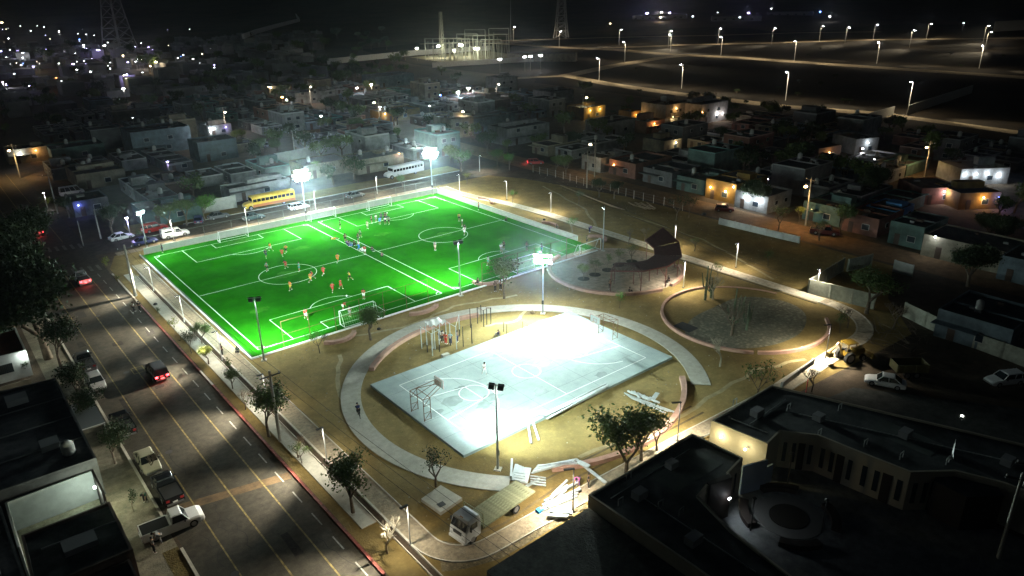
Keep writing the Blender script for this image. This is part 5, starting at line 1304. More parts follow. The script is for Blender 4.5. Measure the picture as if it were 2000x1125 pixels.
utility_pole('e', 197, 466, 6.0, 'shorter pole behind the dark trees at the crossing', 0, arms=False)
utility_pole('f', 163, 480, 5.0, 'street sign like pole at the crossing corner', 0, arms=False, r=0.1)
utility_pole('g', 578, 318, 9.0, 'utility pole behind the left floodlight glow', 0)
utility_pole('h', 742, 241, 9.0, 'utility pole at the ochre wall', 0, lamp=(1, .85, .5), pw=6000, hd=PI)
utility_pole('i', 443, 262, 9.0, 'utility pole with warm lamp in the dark blocks', 0, lamp=(1, .8, .6), pw=5000, hd=-PI/2)
utility_pole('j', 1146, 367, 9.0, 'dark pole in front of the pink walled garage', 0)
utility_pole('k', 1161, 345, 9.5, 'pale pole at the corner of the white framed garage', 0, lamp=(1, .8, .5), pw=2500)
utility_pole('l', 1573, 441, 10.0, 'leaning pole lit yellow at the orange dirt street', 0.3, lamp=WL, pw=7000, hd=PI)
utility_pole('m', 1805, 345, 9.0, 'orange lit pole among the black trees on the right', 0.3, lamp=WL, pw=4500, hd=PI)
utility_pole('n', 970, 200, 9.0, 'pole with pink white lamp at the upper middle houses', 0, lamp=(1, .85, .75), pw=4000, hd=-PI/2)
utility_pole('o', 1138, 233, 9.0, 'pole beside the yellow lit facade', 0, lamp=(1, .8, .45), pw=3500, hd=0)
utility_pole('p', 900, 262, 9.0, 'pole by the balcony house right of the haze', 0, lamp=(1, .8, .5), pw=3000, hd=-PI/2)
utility_pole('q', 608, 205, 9.0, 'pole with bright lamp on the distant house row', 0, lamp=(1, .8, .6), pw=6000, hd=-PI/2)
utility_pole('r', 250, 178, 9.0, 'thin warm pole in the far dark blocks', 0, lamp=(1, .9, .5), pw=3000)
utility_pole('s', 1950, 1090, 8.5, 'black utility pole with two crossarms at the lower right', 0.2, hd=0.5)
utility_pole('t', 1977, 1020, 7.0, 'black leaning pole by the kiosk at the right edge', -0.3, hd=0.5)
def cable(label, a, b, sag=0.8, n=10):
    a = Vector(a); b = Vector(b); mb = MB(); pr = a
    for i in range(1, n+1):
        t = i/n; q = a.lerp(b, t); q.z -= sag*4*t*(1-t); mb.bar(pr, q, 0.018, n=3, caps=False); pr = q
    o = mb.build('power_cable', BLK); tag(o, label, 'cable', 'power cables along the avenue')
A_, B_, C_ = POLES['a'], POLES['b'], POLES['c']
for s in (-1, 0, 1):
    lb = ['left', 'middle', 'right'][s+1]
    cable('thin black cable strung along the avenue, %s of three' % lb, (A_[0]+s, A_[1], A_[2]), (B_[0]+s, B_[1], B_[2]))
    cable('thin black cable over the near path strips, %s of three' % lb, (B_[0]+s, B_[1], B_[2]), (28.0+s*1.0, 5, 8.4), 1.0)
    cable('thin black cable beyond the crossing, %s of three' % lb, (A_[0]+s, A_[1], A_[2]), (C_[0]+s, C_[1], C_[2]))

# ------------------------------------------------------------------ houses
ROOFM = ground_mat('flat roof screed', ((0.06, 0.065, 0.07), (0.11, 0.115, 0.12)), 0.15, 1.5, bump=0.1)
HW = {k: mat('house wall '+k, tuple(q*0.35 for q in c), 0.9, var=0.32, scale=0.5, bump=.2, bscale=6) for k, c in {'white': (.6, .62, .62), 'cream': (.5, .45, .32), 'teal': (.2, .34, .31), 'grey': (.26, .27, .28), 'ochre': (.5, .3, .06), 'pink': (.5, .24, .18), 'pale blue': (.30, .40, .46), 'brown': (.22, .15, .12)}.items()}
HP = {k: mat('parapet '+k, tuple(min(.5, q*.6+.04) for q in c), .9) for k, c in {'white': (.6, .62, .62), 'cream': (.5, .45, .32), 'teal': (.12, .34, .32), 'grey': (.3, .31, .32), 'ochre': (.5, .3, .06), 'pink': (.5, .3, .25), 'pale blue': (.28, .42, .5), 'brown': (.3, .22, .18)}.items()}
DOORM = mat('dark door', (0.05, 0.03, 0.02), 0.6); WINM = mat('window glass dark', (0.02, 0.03, 0.04), 0.15, spec=0.7); TANKM = mat('water tank plastic', (0.35, 0.36, 0.34), 0.5, var=0.1); FRAMEM = mat('window frame pale', (0.4, 0.4, 0.38), 0.6)
def house_parts(o, w_, d, H, mt, rnd, tanks=1, two=False, win=True, pm=None):
    """front face at y=0 looking to -y; body spans x 0..w, y 0..d"""
    MB().box(0, 0, 0, w_, d, H).build('wall', mt, o)
    rf = MB().box(0.16, 0.16, H+0.003, w_-0.16, d-0.16, H+0.03).build('roof', ROOFM, o)
    p = MB(); t = 0.16; q = H+rnd.choice([0.25, 0.3, 0.45])
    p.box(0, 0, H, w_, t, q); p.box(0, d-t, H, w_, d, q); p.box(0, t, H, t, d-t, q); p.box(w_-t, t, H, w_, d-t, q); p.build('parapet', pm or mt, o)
    k = 1 if two else 0
    MB().box(w_*0.18, -0.04, 0, w_*0.18+0.95, 0.02, 2.1).build('door', DOORM, o)
    for lv in range(1+k):
        for wx in ([0.55] if lv == 0 else [0.2, 0.6]):
            f = MB().box(w_*wx, -0.05, 1.0+lv*2.8, w_*wx+1.5, 0.02, 2.2+lv*2.8).build('window', FRAMEM, o)
            MB().box(w_*wx+0.08, -0.07, 1.08+lv*2.8, w_*wx+1.42, -0.052, 2.12+lv*2.8).build('pane', WINM, f)
    for wy in (0.3, 0.7):
        f = MB().box(w_-0.02, d*wy, H-1.9, w_+0.05, d*wy+1.1, H-0.9).build('window', FRAMEM, o)
        MB().box(w_+0.052, d*wy+0.07, H-1.83, w_+0.07, d*wy+1.03, H-0.97).build('pane', WINM, f)
    for i in range(tanks):
        tx, ty = rnd.uniform(1.2, w_-1.2), rnd.uniform(d*0.2, d*0.9)
        MB().lathe([(0.5, 0), (0.52, 0.1), (0.52, 1.0), (0.3, 1.22), (0.2, 1.3)], 10, (tx, ty, H+0.5)).build('water_tank', TANKM, o)
        MB().box(tx-0.45, ty-0.45, H, tx+0.45, ty+0.45, H+0.5).build('tank_stand', HW['grey'], o)
    for k_ in range(rnd.randint(2, 5)):
        tx, ty = rnd.uniform(.8, w_-1.4), rnd.uniform(.8, d-1.4); sz = rnd.uniform(.2, .55)
        MB().box(tx, ty, H+.03, tx+sz*rnd.uniform(1, 3), ty+sz, H+.03+sz).build('roof_box', HP['grey'] if k_ % 2 else HW['brown'], o)
    if d > 9: MB().box(.16, d*.45, H+.03, w_-.16, d*.45+.15, H+.3).build('roof_ridge', pm or mt, o)
    if rnd.random() < 0.4: MB().box(-.1, -1.6, 2.35, w_*.6, 0, 2.47).build('porch_slab', pm or mt, o)
    if rnd.random() < 0.45:
        MB().box(rnd.uniform(1, w_-3), d*0.5, H+0.03, w_-0.8, d*0.5+rnd.uniform(1.5, 3), H+rnd.uniform(0.6, 2.1)).build('roof_room', mt, o)
PROTO = []
prt = random.Random(99)
for i in range(14):
    w_ = [6.4, 7.0, 6.0, 7.2, 6.4, 8.0, 6.6, 6.9, 5.8, 6.6, 7.2, 6.4, 8.2, 6.2][i]; d = [11, 13, 12, 10, 14, 12, 9, 13, 11, 12, 10, 14, 12, 13][i]; two = i in (5, 12)
    o = thing('house', 'proto', 'house', (0, 0, -200)); house_parts(o, w_, d, 6.0 if two else prt.uniform(2.3, 2.8), HW['grey'], prt, tanks=[1, 1, 0, 2, 1, 1, 0, 1, 2, 0, 1, 1, 2, 1][i], two=two)
    PROTO.append((o, w_, d, [1, 1, 0, 2, 1, 1, 0, 1, 2, 0, 1, 1, 2, 1][i], two))
def project(x, y, z=0):
    d = Vector((x, y, z-CAM_H)); zz = d.dot(_fw)
    if zz < 1: return (-9999, -9999)
    return (1000+CAM_F*d.dot(_r2)/zz, 562.5-CAM_F*d.dot(_u2)/zz)
SPECIAL = []   # (x, y, radius) kept free
def special(x, y, r): SPECIAL.append((x, y, r))

def lit(parent, loc, power, col, glow=25, r=0.16):
    MB().lathe([(0.02, -r), (r*0.8, -r*0.6), (r, 0), (r*0.8, r*0.6), (0.02, r)], 8, loc).build('lit_bulb', emat('lit bulb %.2f %.2f %.2f %d' % (*col, glow), col, glow), parent)
    if power: point(parent, (loc[0], loc[1]-0.45, loc[2]-0.1), power*.3, col, 0.15)
AMB = (1.0, 0.5, 0.15); WRM = (1.0, 0.8, 0.5); COOL = (0.85, 0.93, 1.0); PUR = (0.5, 0.4, 1.0); BLU = (0.15, 0.2, 1.0)
def special_house(label, u, v, w_, d, H, mt, rz=0, tanks=1, two=False, lamps=(), zc=0, extra=None, seed=0):
    p = at(u, v, zc); o = thing('house', label, 'house', (p.x, p.y, 0), rz); house_parts(o, w_, d, H, HW[mt] if isinstance(mt, str) else mt, random.Random(seed+int(u)), tanks, two)
    for (lx, lz, pw, col, gl) in lamps: lit(o, (lx, -0.3, lz), pw, col, gl)
    c = Vector((w_/2, d/2, 0)); c.rotate(Matrix.Rotation(rz, 3, 'Z')); special(p.x+c.x, p.y+c.y, max(w_, d)*0.55+2.5)
    if extra: extra(o)
    return o
Wh = R(-90)  # front toward -x : body extends along +x ; width runs toward -y
special_house('two storey white block with a small dark window and roof tanks', 263, 306, 17, 12, 6.6, 'pale blue', 0, 3, True)
special_house('smaller white box building right of the two storey block', 392, 318, 11, 9, 5.2, 'pale blue', 0, 0)
special_house('long hazy house with green grey walls beyond the bus street', 596, 352, 13, 9, 3.4, 'cream', 0, 1)
special_house('cream walled house with rooftop tank right of the purple gate', 700, 342, 14, 9, 3.6, 'cream', 0, 2, lamps=((12.5, 3.9, 500, AMB, 12),))
special_house('white house with blue lit porch in the dark blocks', 408, 268, 8, 9, 3.2, 'white', 0, 1, lamps=((2, 2.6, 900, COOL, 60), (6, 2.6, 300, PUR, 20)))
special_house('ochre walled house with a lit yard', 748, 240, 16, 9, 3.4, 'ochre', 0, 1, lamps=((1.0, 3.2, 900, WRM, 30),))
special_house('house with orange lamps at the far edge of the dark blocks', 527, 190, 11, 9, 4.5, 'cream', 0, 0, lamps=((1, 4.2, 1200, WRM, 40), (9, 0.9, 900, AMB, 30)))
special_house('pale house row with lamp lit columns in the far blocks', 578, 205, 14, 9, 4.5, 'white', 0, 0, True)
special_house('wide bluish white warehouse in the upper middle', 735, 172, 22, 14, 5, 'pale blue', 0, 0)
special_house('two storey white house with battlement roof left of the junction', 975, 182, 11, 10, 6.5, 'white', 0, 0, True)
special_house('long pale blue walled house left of the junction', 925, 262, 18, 10, 4.6, 'pale blue', 0, 2)
special_house('house with lit yellow balcony right of the haze', 882, 272, 9, 10, 6, 'cream', 0, 0, True, lamps=((7, 2.4, 700, WRM, 10),))
special_house('pale walled house on the dark slope above the trees', 1075, 205, 13, 11, 4.8, 'white', 0, 0)
special_house('house with yellow lit arcade facade', 1140, 236, 11, 9, 4.2, 'ochre', 0, 0, lamps=((3, 3.4, 1500, (1, .75, .3), 8), (8, 3.4, 1500, (1, .75, .3), 8)))
special_house('white L shaped roof house with rooftop clutter beyond the red car', 992, 286, 17, 10, 5.0, 'white', 0, 1, True)
special_house('white flat roofed house in the middle of the right blocks', 1186, 268, 14, 10, 4.2, 'white', 0, 1)
special_house('two storey house with orange lit tower porch', 1298, 245, 12, 11, 6.6, 'white', 0, 0, True, lamps=((5.5, 5.2, 900, AMB, 30), (4, 2.4, 1400, (1, .65, .3), 40)))
special_house('two storey house with white side walls and sloped black roof', 1368, 243, 15, 12, 6.4, 'white', 0, 0, True, lamps=((9, 2.8, 1500, (1, .9, .85), 60), (12, 2.6, 900, (1, .85, .8), 30), (0.2, 4.2, 300, AMB, 20)))
special_house('orange lit garage front in the right blocks', 1262, 262, 9, 8, 3.6, 'pink', 0, 0, lamps=((3.5, 3.0, 1600, AMB, 30),))
special_house('bright white lit carport between the orange houses', 1330, 272, 8, 7, 3.2, 'white', 0, 0, lamps=((3, 2.6, 2500, COOL, 60), (1.5, 3.3, 600, WRM, 40)))
special_house('small house with an orange lit wall end, left of the garage', 1232, 240, 5, 6, 3.4, 'ochre', 0, 0, lamps=((2.5, 2.6, 1200, AMB, 20),))
special_house('house with a single warm white porch lamp in the dark right blocks', 1296, 300, 8, 8, 3.2, 'cream', 0, 1, lamps=((5, 2.6, 900, WRM, 40),))
# houses facing the dirt street (front to -x)
def street_house(label, x, y, w_, d, H, mt, **kw):
    q = project(x, y); return special_house(label, q[0], q[1], w_, d, H, mt, rz=Wh, **kw)
street_house('white framed garage house with dark gate by the pale pole', 136.5, 138, 7, 12, 3.4, 'white', tanks=0)
street_house('long pink walled house with an orange door lamp', 138, 129.5, 9, 14, 3.4, 'pink', tanks=1, lamps=((2, 2.6, 700, AMB, 25),))
street_house('grey unfinished house with dark openings behind the small trees', 138, 118, 9, 11, 3.3, 'grey', tanks=0)
street_house('teal walled low house behind the dark trees', 138, 107.5, 8, 12, 3.2, 'teal', tanks=1)
street_house('warm lit house with three wall lamps and brown posts', 137, 98.5, 8, 12, 4.2, 'ochre', tanks=0, lamps=((1.5, 2.7, 1100, (1, .7, .35), 45), (5.5, 2.5, 1200, (1, .7, .35), 45), (7.5, 3.9, 500, (1, .8, .6), 45)))
gar = street_house('white lit garage with a dark tiled roof and two black posts', 135.5, 89.6, 8, 9, 3.3, 'white', tanks=0, lamps=((3, 2.8, 1500, COOL, 6), (6, 2.8, 1500, COOL, 6)))
street_house('dim yard house with a yellow lit window by the leaning pole', 138, 75, 8, 10, 3.4, 'teal', tanks=1, lamps=((2, 2.4, 200, (1, .9, .4), 3),))
street_house('tan carport house behind the dark red pickup', 137, 66.0, 7, 10, 3.2, 'pink', tanks=0)
street_house('pale mint house with stepped parapet beside a bright blue wall', 136, 56.5, 6, 10, 4.0, 'teal', tanks=0)
special_house('bright blue walled small house left of the mint one', 1686, 433, 6, 8, 3.2, mat('bright blue wall', (.08, .28, .6), .9), Wh, 0)
street_house('house with two dark arched carport openings and a white lamp', 133.5, 49.5, 13, 9, 3.6, 'cream', tanks=0, lamps=((2, 3.9, 500, COOL, 40),))
street_house('pale blue painted house end with a mural at the street corner', 131, 36.5, 7, 8, 3.8, 'pale blue', tanks=0)
special_house('white house with four bright porch lamps and an arched door at the right', 1872, 362, 12, 9, 3.6, 'white', R(-35), 0, lamps=((1, 2.7, 700, COOL, 45), (3.6, 2.7, 700, COOL, 45), (6.4, 2.7, 700, COOL, 45), (9.5, 2.2, 900, COOL, 45)))
special_house('pink walled house with a pinkish white lamp on the right', 1795, 400, 9, 9, 3.4, 'pink', R(-35), 0, lamps=((5, 2.8, 900, (1, .8, .85), 45),))
special_house('orange lit house beside a blue lit door on the right', 1870, 410, 9, 9, 3.3, 'ochre', R(-35), 0, lamps=((5, 2.6, 1100, (1, .6, .25), 40), (8.4, 2.6, 700, BLU, 20)))
special_house('flat roofed house with a white lamp gable, upper right blocks', 1668, 303, 8, 9, 4, 'white', R(-20), 0, lamps=((4, 3.3, 700, COOL, 40),))
special_house('dark house with a narrow orange lit doorway', 1596, 318, 9, 9, 3.6, 'brown', R(-10), 0, lamps=((4, 2.4, 900, AMB, 25),))
special_house('house with a green painted parapet by the upper left street', 105, 318, 14, 9, 3.4, 'teal', 0, 2)
special_house('corner house lit white and orange at the upper left street', 20, 322, 10, 8, 3.6, 'cream', 0, 0, lamps=((3, 3, 1300, COOL, 60), (7, 3.2, 900, AMB, 14)))
special_house('long low house with ruined yellow gable behind the white van', 155, 372, 11, 14, 3.4, 'cream', 0, 2)
special_house('teal walled house behind the left street lamp', 284, 445, 12, 9, 3.2, 'teal', 0, 1, lamps=())
special_house('dark house with a bright blue neon lamp by the dark tree', 148, 425, 7, 8, 3.2, 'grey', 0, 0, lamps=((1, 2.6, 500, BLU, 30),))
special_house('long low pale wall house with pink painted letters', 452, 397, 15, 5, 3.0, 'white', R(4), 0)

# rows of plain houses
placed = 0
COLS = ['white', 'cream', 'grey', 'grey', 'pale blue', 'teal', 'white', 'brown', 'grey', 'pale blue', 'white', 'grey', 'cream', 'white', 'pink']
NOPLACE = []
rh = random.Random(17)
def free(x, y, r=5):
    return all((x-a)**2+(y-b)**2 > (c+r)**2 for a, b, c in SPECIAL)
def zone(px, py):
    if px < 330 and py < 330: return 'in the upper left blocks'
    if px < 620 and py < 250: return 'in the far dark rows'
    if px < 620: return 'near the yellow bus'
    if px < 800: return 'beyond the left floodlight'
    if px < 980: return 'beyond the right floodlight'
    if px < 1150 and py < 300: return 'below the road junction'
    if px < 1300: return 'behind the wire fence'
    if px < 1450: return 'behind the warm lit house'
    if px < 1650: return 'beside the black tree masses'
    return 'in the far right blocks'
def place_house(x, y, rz):
    """x, y: the centre of the plot"""
    global placed
    if placed >= 262 or not free(x, y, 3.5): return
    q = project(x, y, 2)
    if not (-60 < q[0] < 2060 and 60 < q[1] < 1100): return
    pr, w_, d, tk, two = rh.choice(PROTO); c = rh.choice(COLS)
    off = Vector((w_/2, d/2, 0)); off.rotate(Matrix.Rotation(rz, 3, 'Z'))
    lab = '%s %sflat roofed house %s %s' % (c, 'two storey ' if two else '', ['without a roof tank', 'with one roof tank', 'with two roof tanks'][tk], zone(*q))
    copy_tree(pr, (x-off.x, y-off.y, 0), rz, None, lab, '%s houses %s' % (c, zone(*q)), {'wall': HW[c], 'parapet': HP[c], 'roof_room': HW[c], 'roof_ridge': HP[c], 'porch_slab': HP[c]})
    placed += 1
TT = []
def fill(x0, x1, y0, y1, along='x', skip=0.12):
    """two back to back rows of plots"""
    if along == 'x':
        for row, rz in ((y0+6.5, 0), (y1-6.5, PI)):
            x = x0+4
            while x < x1:
                if rh.random() > skip: place_house(x, row+rh.uniform(-.8, .8), rz)
                elif rh.random() < 0.7: TT.append((x, row))
                x += rh.uniform(7.0, 8.6)
    else:
        for row, rz in ((x0+6.5, -PI/2), (x1-6.5, PI/2)):
            y = y0+4
            while y < y1:
                if rh.random() > skip: place_house(row+rh.uniform(-.8, .8), y, rz)
                elif rh.random() < 0.7: TT.append((row, y))
                y += rh.uniform(7.0, 8.6)
fill(28, 80, 172, 198); fill(92, 122, 176, 202)
fill(140, 166, 62, 190, 'y'); fill(176, 202, 60, 186, 'y'); fill(212, 238, 60, 170, 'y')
fill(26, 80, 208, 234); fill(92, 126, 210, 236); fill(140, 196, 206, 232)
fill(28, 80, 244, 270, skip=.15); fill(92, 130, 244, 270); fill(142, 212, 242, 268)
fill(34, 130, 280, 306, skip=.2); fill(142, 210, 280, 306, skip=.2)
fill(50, 200, 318, 344, skip=.25)
# unlit house and yard sheds on the right
special_house('unlit house with a teal grey side wall and rooftop box, right of the backhoe', 1822, 655, 9, 10, 3.6, 'pale blue', Wh, 1)
bh = at(1980, 700)
o = thing('shed_canopy', 'dark fabric awning with a lamp beneath at the unlit right house', 'awning', (at(1922, 662).x, at(1922, 662).y, 0), R(-62))
MB().box(-4, -1.6, 2.6, 4, 1.6, 2.68).build('awning', mat('dark awning', (0.03, 0.035, 0.035), .9), o)
for sx in (-3.8, 3.8):
    MB().bar((sx, -1.5, 0), (sx, -1.5, 2.6), .05, n=5).build('post', DKMET, o)
lit(o, (0, -0.2, 2.4), 150, COOL, 30)

# far blocks: too many and too small to tell apart, joined
fb = MB(); rf_ = random.Random(3)
for j in range(24):
    for i in range(40):
        x = 20+i*14+rf_.uniform(-3, 3); y = 352+j*19+rf_.uniform(-3, 3); q = project(x, y)
        if not (-40 < q[0] < 620 and 60 < q[1] < 250) or rf_.random() < 0.45: continue
        a_ = rf_.uniform(7, 12); b_ = rf_.uniform(8, 14); h_ = rf_.choice([3, 3.2, 3.4, 6]); fb.box(x, y, 0, x+a_, y+b_, h_)
        if rf_.random() < 0.5: fb.box(x+2, y+2, h_, x+3.2, y+3.2, h_+1.4)
tag(fb.build('far_houses', mat('far house walls', (.22, .22, .22), .9, var=.6, scale=.03)), kind='stuff')
# town trees
tk_ = 0
def town_tree(x, y, s, kindi=None):
    global tk_
    q = project(x, y)
    if not (-40 < q[0] < 2040 and 40 < q[1] < 1100) or not free(x, y, 1): return
    tone = rh.choice([0, 1]); s0 = 'small' if s < .85 else 'middling' if s < 1.1 else 'large' if s < 1.4 else 'very large'
    depth_ = 'nearest' if q[1] > 300 else 'near' if q[1] > 240 else 'mid' if q[1] > 190 else 'back' if q[1] > 140 else 'farthest'
    o = thing('tree', '%s %s tree in the %s rows %s' % (s0, ['olive green', 'blackish green'][tone], depth_, zone(*q)), 'tree', (x, y, 0), rh.uniform(0, 6), 'town trees '+zone(*q)); o.scale = (s, s, s*rh.uniform(.85, 1.15))
    t, c = TV['town%d' % rh.randrange(4)]; link('trunk', t, o); link('crown', c, o, mat=[LG, LD][tone])
for x, y in TT[:80]: town_tree(x, y, rh.uniform(.8, 1.35))
for k in range(270):
    x = rh.uniform(20, 240); y = rh.uniform(165, 420)
    if (x > 125 and y < 200) or free(x, y, 2): town_tree(x, y, rh.uniform(.7, 1.3)) if (abs((y-172) % 36-30) < 5.5 or x < 24 or abs(x-86) < 5 or abs(x-131) < 8 or y > 345) else None
for k in range(70):
    y = rh.uniform(330, 760); x = rh.uniform(60, 460); q = project(x, y)
    if 60 < q[1] < 190 and q[0] < 820: town_tree(x, y, rh.uniform(1.0, 1.9))
for k in range(54):
    y = rh.uniform(30, 190); x = [rh.uniform(167, 176), rh.uniform(203, 212), rh.uniform(238, 250)][k % 3]; town_tree(x, y, rh.uniform(.8, 1.3))

# ------------------------------------------------------------------ far lamps
def far_lamp(u, v, col, z=6.5, r=0.45, glow=18, pw=0, label='tiny far street lamp among the dark houses on the upper left', group='far street lamps upper left'):
    p = at(u, v, z); o = thing('street_lamp', label, 'street lamp', (p.x, p.y, 0), rh.uniform(0, 6), group)
    MB().bar((0, 0, 0), (0, 0, z), 0.09, n=4).build('pole', CONCPOLE, o)
    MB().box(-r, -r*.6, z-r*.3, r, r*.6, z+r*.3).build('lamp_head', emat('far lamp %.2f %.2f %.2f %d' % (*col, glow), col, glow), o)
    if pw: point(o, (0.3, 0, z-0.9), pw, col, 0.2)
LW = (0.95, 0.95, 1.0); LP = (0.55, 0.45, 1.0); LO = (1.0, 0.4, 0.12); LBl = (0.12, 0.25, 1.0)
for (u, v, c, r, g, pw) in [(40, 51, LW, .5, 12, 0), (73, 50, LW, .5, 10, 0), (86, 53, LW, .7, 16, 0), (60, 60, LW, .7, 14, 0), (115, 61, LW, .9, 20, 3000), (152, 66, LW, .6, 14, 0), (168, 67, LW, .6, 14, 0), (184, 69, LW, .6, 14, 0), (17, 75, LW, .6, 14, 0), (155, 77, LBl, .9, 10, 3000),
    (98, 76, WRM, .5, 10, 0), (211, 83, LW, .7, 14, 0), (204, 89, LW, .8, 14, 4000), (192, 98, LP, 1.0, 14, 5000), (19, 97, LW, .7, 14, 0), (89, 96, LP, .7, 18, 3000), (170, 95, LP, .6, 18, 3000), (44, 103, LW, .7, 12, 6000), (1, 100, LP, .7, 14, 0), (240, 108, WRM, .7, 10, 5000), (290, 92, LP, .7, 14, 3000), (329, 89, WRM, .5, 8, 0),
    (270, 115, LW, .8, 16, 6000), (278, 116, LW, .8, 16, 0), (288, 114, LW, .8, 16, 5000), (304, 121, WRM, .6, 20, 5000), (32, 123, WRM, .4, 14, 0), (45, 124, LBl, .7, 8, 0), (65, 130, LP, .5, 16, 3000), (143, 125, LP, .7, 26, 5000), (150, 136, LW, .5, 18, 0), (115, 124, LW, .4, 9, 0), (247, 146, LP, .5, 30, 3000), (241, 173, LW, .5, 30, 1500), (229, 213, LP, .5, 40, 3000),
    (57, 168, LP, .3, 14, 0), (110, 152, LO, .4, 10, 900), (120, 158, LW, .35, 9, 0), (5, 160, LW, .5, 24, 3000), (12, 165, LP, .4, 18, 0), (8, 40, LO, 2.2, 8, 60000), (3, 44, WRM, 1.6, 12, 30000), (353, 110, LBl, .5, 10, 0), (377, 115, LW, .4, 8, 0), (12, 57, WRM, .6, 10, 0), (8, 82, WRM, .5, 8, 0), (147, 104, LW, .4, 7, 0), (125, 100, LW, .4, 6, 0), (72, 120, WRM, .4, 6, 6000), (20, 125, LW, .3, 6, 0), (259, 230, LW, .3, 10, 0), (327, 316, LP, .25, 30, 500), (85, 377, LW, .25, 30, 800), (247, 426, LP, .35, 30, 900)]:
    far_lamp(u, v, c, r=r*rh.uniform(.45, 1.0), glow=g*rh.choice([1, 2, 4]), pw=pw*.3, z=6.5 if v < 300 else 4)
for k in range(42):
    far_lamp(rh.uniform(0, 420), rh.uniform(52, 150), rh.choice([LW, LW, LP, WRM, COOL]), r=rh.uniform(.2, .5), glow=rh.choice([8, 16, 40]), z=5)
for (u, v, c, r, g, pw) in [(817, 34, LP, .9, 20, 0), (525, 170, WRM, .4, 12, 0), (551, 190, LO, .4, 20, 900), (560, 195, LW, .4, 20, 0), (697, 172, LW, .4, 20, 1500), (725, 165, WRM, .5, 20, 2500), (700, 132, LW, .3, 14, 0), (817, 160, LP, .4, 14, 900), (860, 186, LBl, .3, 14, 800), (895, 180, LW, .7, 24, 5000), (915, 172, LW, .6, 20, 4000), (902, 199, LW, .3, 14, 0), (839, 207, LW, .2, 10, 0), (627, 227, LW, .3, 18, 400), (742, 209, COOL, .3, 18, 900)]:
    far_lamp(u, v, c, r=r*.9, glow=g*4, pw=pw*.35, z=5, label='small far lamp among the houses in the upper middle', group='far lamps upper middle')
for (u, v, c, r, g, pw) in [(1264, 26, LP, 1.5, 30, 25000), (1292, 24, LW, .9, 16, 0), (1308, 25, LP, 1.4, 30, 25000), (1338, 17, LW, .8, 12, 0), (1290, 34, WRM, 1.0, 14, 20000), (1353, 32, LW, .8, 12, 0), (1192, 46, WRM, .8, 12, 0), (1462, 25, LP, 1.2, 20, 8000), (1402, 24, LW, .6, 8, 0), (1506, 17, LW, 1.0, 14, 0), (1602, 23, LBl, 1.0, 18, 0), (1621, 32, LW, .9, 14, 5000), (1882, 45, LW, .5, 8, 0), (1445, 34, COOL, 1.2, 4, 0)]:
    far_lamp(u, v, c, r=r, glow=g*2.5, pw=pw*.4, z=7, label='far lamp of the lit compound at the top right', group='far lamps top right')
far_lamp(1685, 290, LW, r=.22, glow=50, pw=500, z=4, label='white wall lamp high in the upper right blocks', group=None)
for u, v in ((1708, 311), (1718, 333), (1500, 350), (1842, 440)): far_lamp(u, v, LW, r=.14, glow=25, z=3, label='pinprick lamp in the black blocks on the right', group='pinprick lamps right')
# far compound top right
for i, (u, v, w_, d, lab) in enumerate([(1235, 42, 50, 20, 'long pale building of the far lit compound, left'), (1275, 40, 45, 25, 'yellow lit building of the far lit compound'), (1390, 44, 60, 12, 'low pale row in the far lit compound'), (1500, 34, 60, 15, 'dim far building right of the compound')]):
    p = at(u, v); o = thing('far_building', lab, 'building', (p.x, p.y, 0), R(-50)); MB().box(0, 0, 0, w_, d, 7).build('wall', HW['white'], o); MB().box(.5, .5, 7.003, w_-.5, d-.5, 7.6).build('roof', ROOFM, o)
    me = MB().box(0, -.1, 0, 3, 0.02, 1.6).mesh('window'); me.materials.append(WINM)
    for k in range(5): link('window', me, o, (3+k*w_/5.5, 0, 3))

# ------------------------------------------------------------------ development roads and lamps
def road_uv(name, pts, wid, z=0.02):
    P_ = [at(*p) for p in pts]; Q = []
    for i in range(len(P_)-1):
        n = max(1, int((P_[i+1]-P_[i]).length/25))
        Q += [tuple(P_[i].lerp(P_[i+1], k/n).xy) for k in range(n)]
    Q.append(tuple(P_[-1].xy)); ring_path(name, Q, wid, z, DEVROAD)
road_uv('development_road', [(985, 154), (1105, 148), (1200, 166), (1330, 184), (1530, 208), (1700, 221), (1760, 228)], 9.0)
road_uv('development_road', [(1105, 148), (1200, 128), (1290, 113), (1345, 108)], 10, 0.024)
road_uv('development_road', [(960, 84), (1100, 93), (1210, 98), (1300, 106), (1430, 112), (1700, 131), (2010, 152)], 13, 0.028)
road_uv('development_road', [(1180, 94), (1330, 88), (1500, 84), (1700, 78), (2010, 74)], 12, 0.032)
road_uv('development_road', [(820, 86), (1000, 79), (1200, 73), (1400, 69), (1560, 64), (1720, 62)], 9, 0.036)
road_uv('dirt_track', [(1760, 228), (1850, 240), (2010, 262)], 7, 0.03)
HEADW = emat('road lamp head lit', (0.95, 0.9, 1.0), 120)
def dev_lamp(u, v, H, hd, label, on=True, k=1.0):
    p = at(u, v); o = thing('street_lamp', label, 'street lamp', (p.x, p.y, 0), hd, 'road lamps of the empty development')
    MB().bar((0, 0, 0), (0, 0, H), 0.16, 0.11, n=6).build('pole', LPOST, o); MB().bar((0, 0, H-.1), (1.8, 0, H+.1), 0.07, n=5).build('arm', LPOST, o)
    sc_ = 0.22*k
    MB().box(1.3, -sc_, H-.02, 1.3+sc_*3.4, sc_, H+0.16).build('lamp_head', DKMET, o)
    if on:
        MB().box(1.35, -sc_*.9, H-.22, 1.3+sc_*3.3, sc_*.9, H-.03).build('lamp_glass', HEADW, o)
        spot(o, (1.9, 0, H-.35), (2.0, 0, 0), 6000, 165, 0.5, (1, .82, .55), .2)
        for s in (-1, 1): spot(o, (1.9, 0, H-.35), (3.0, s*36, 0), 60000, 44, 0.9, (1, .82, .55), .2)
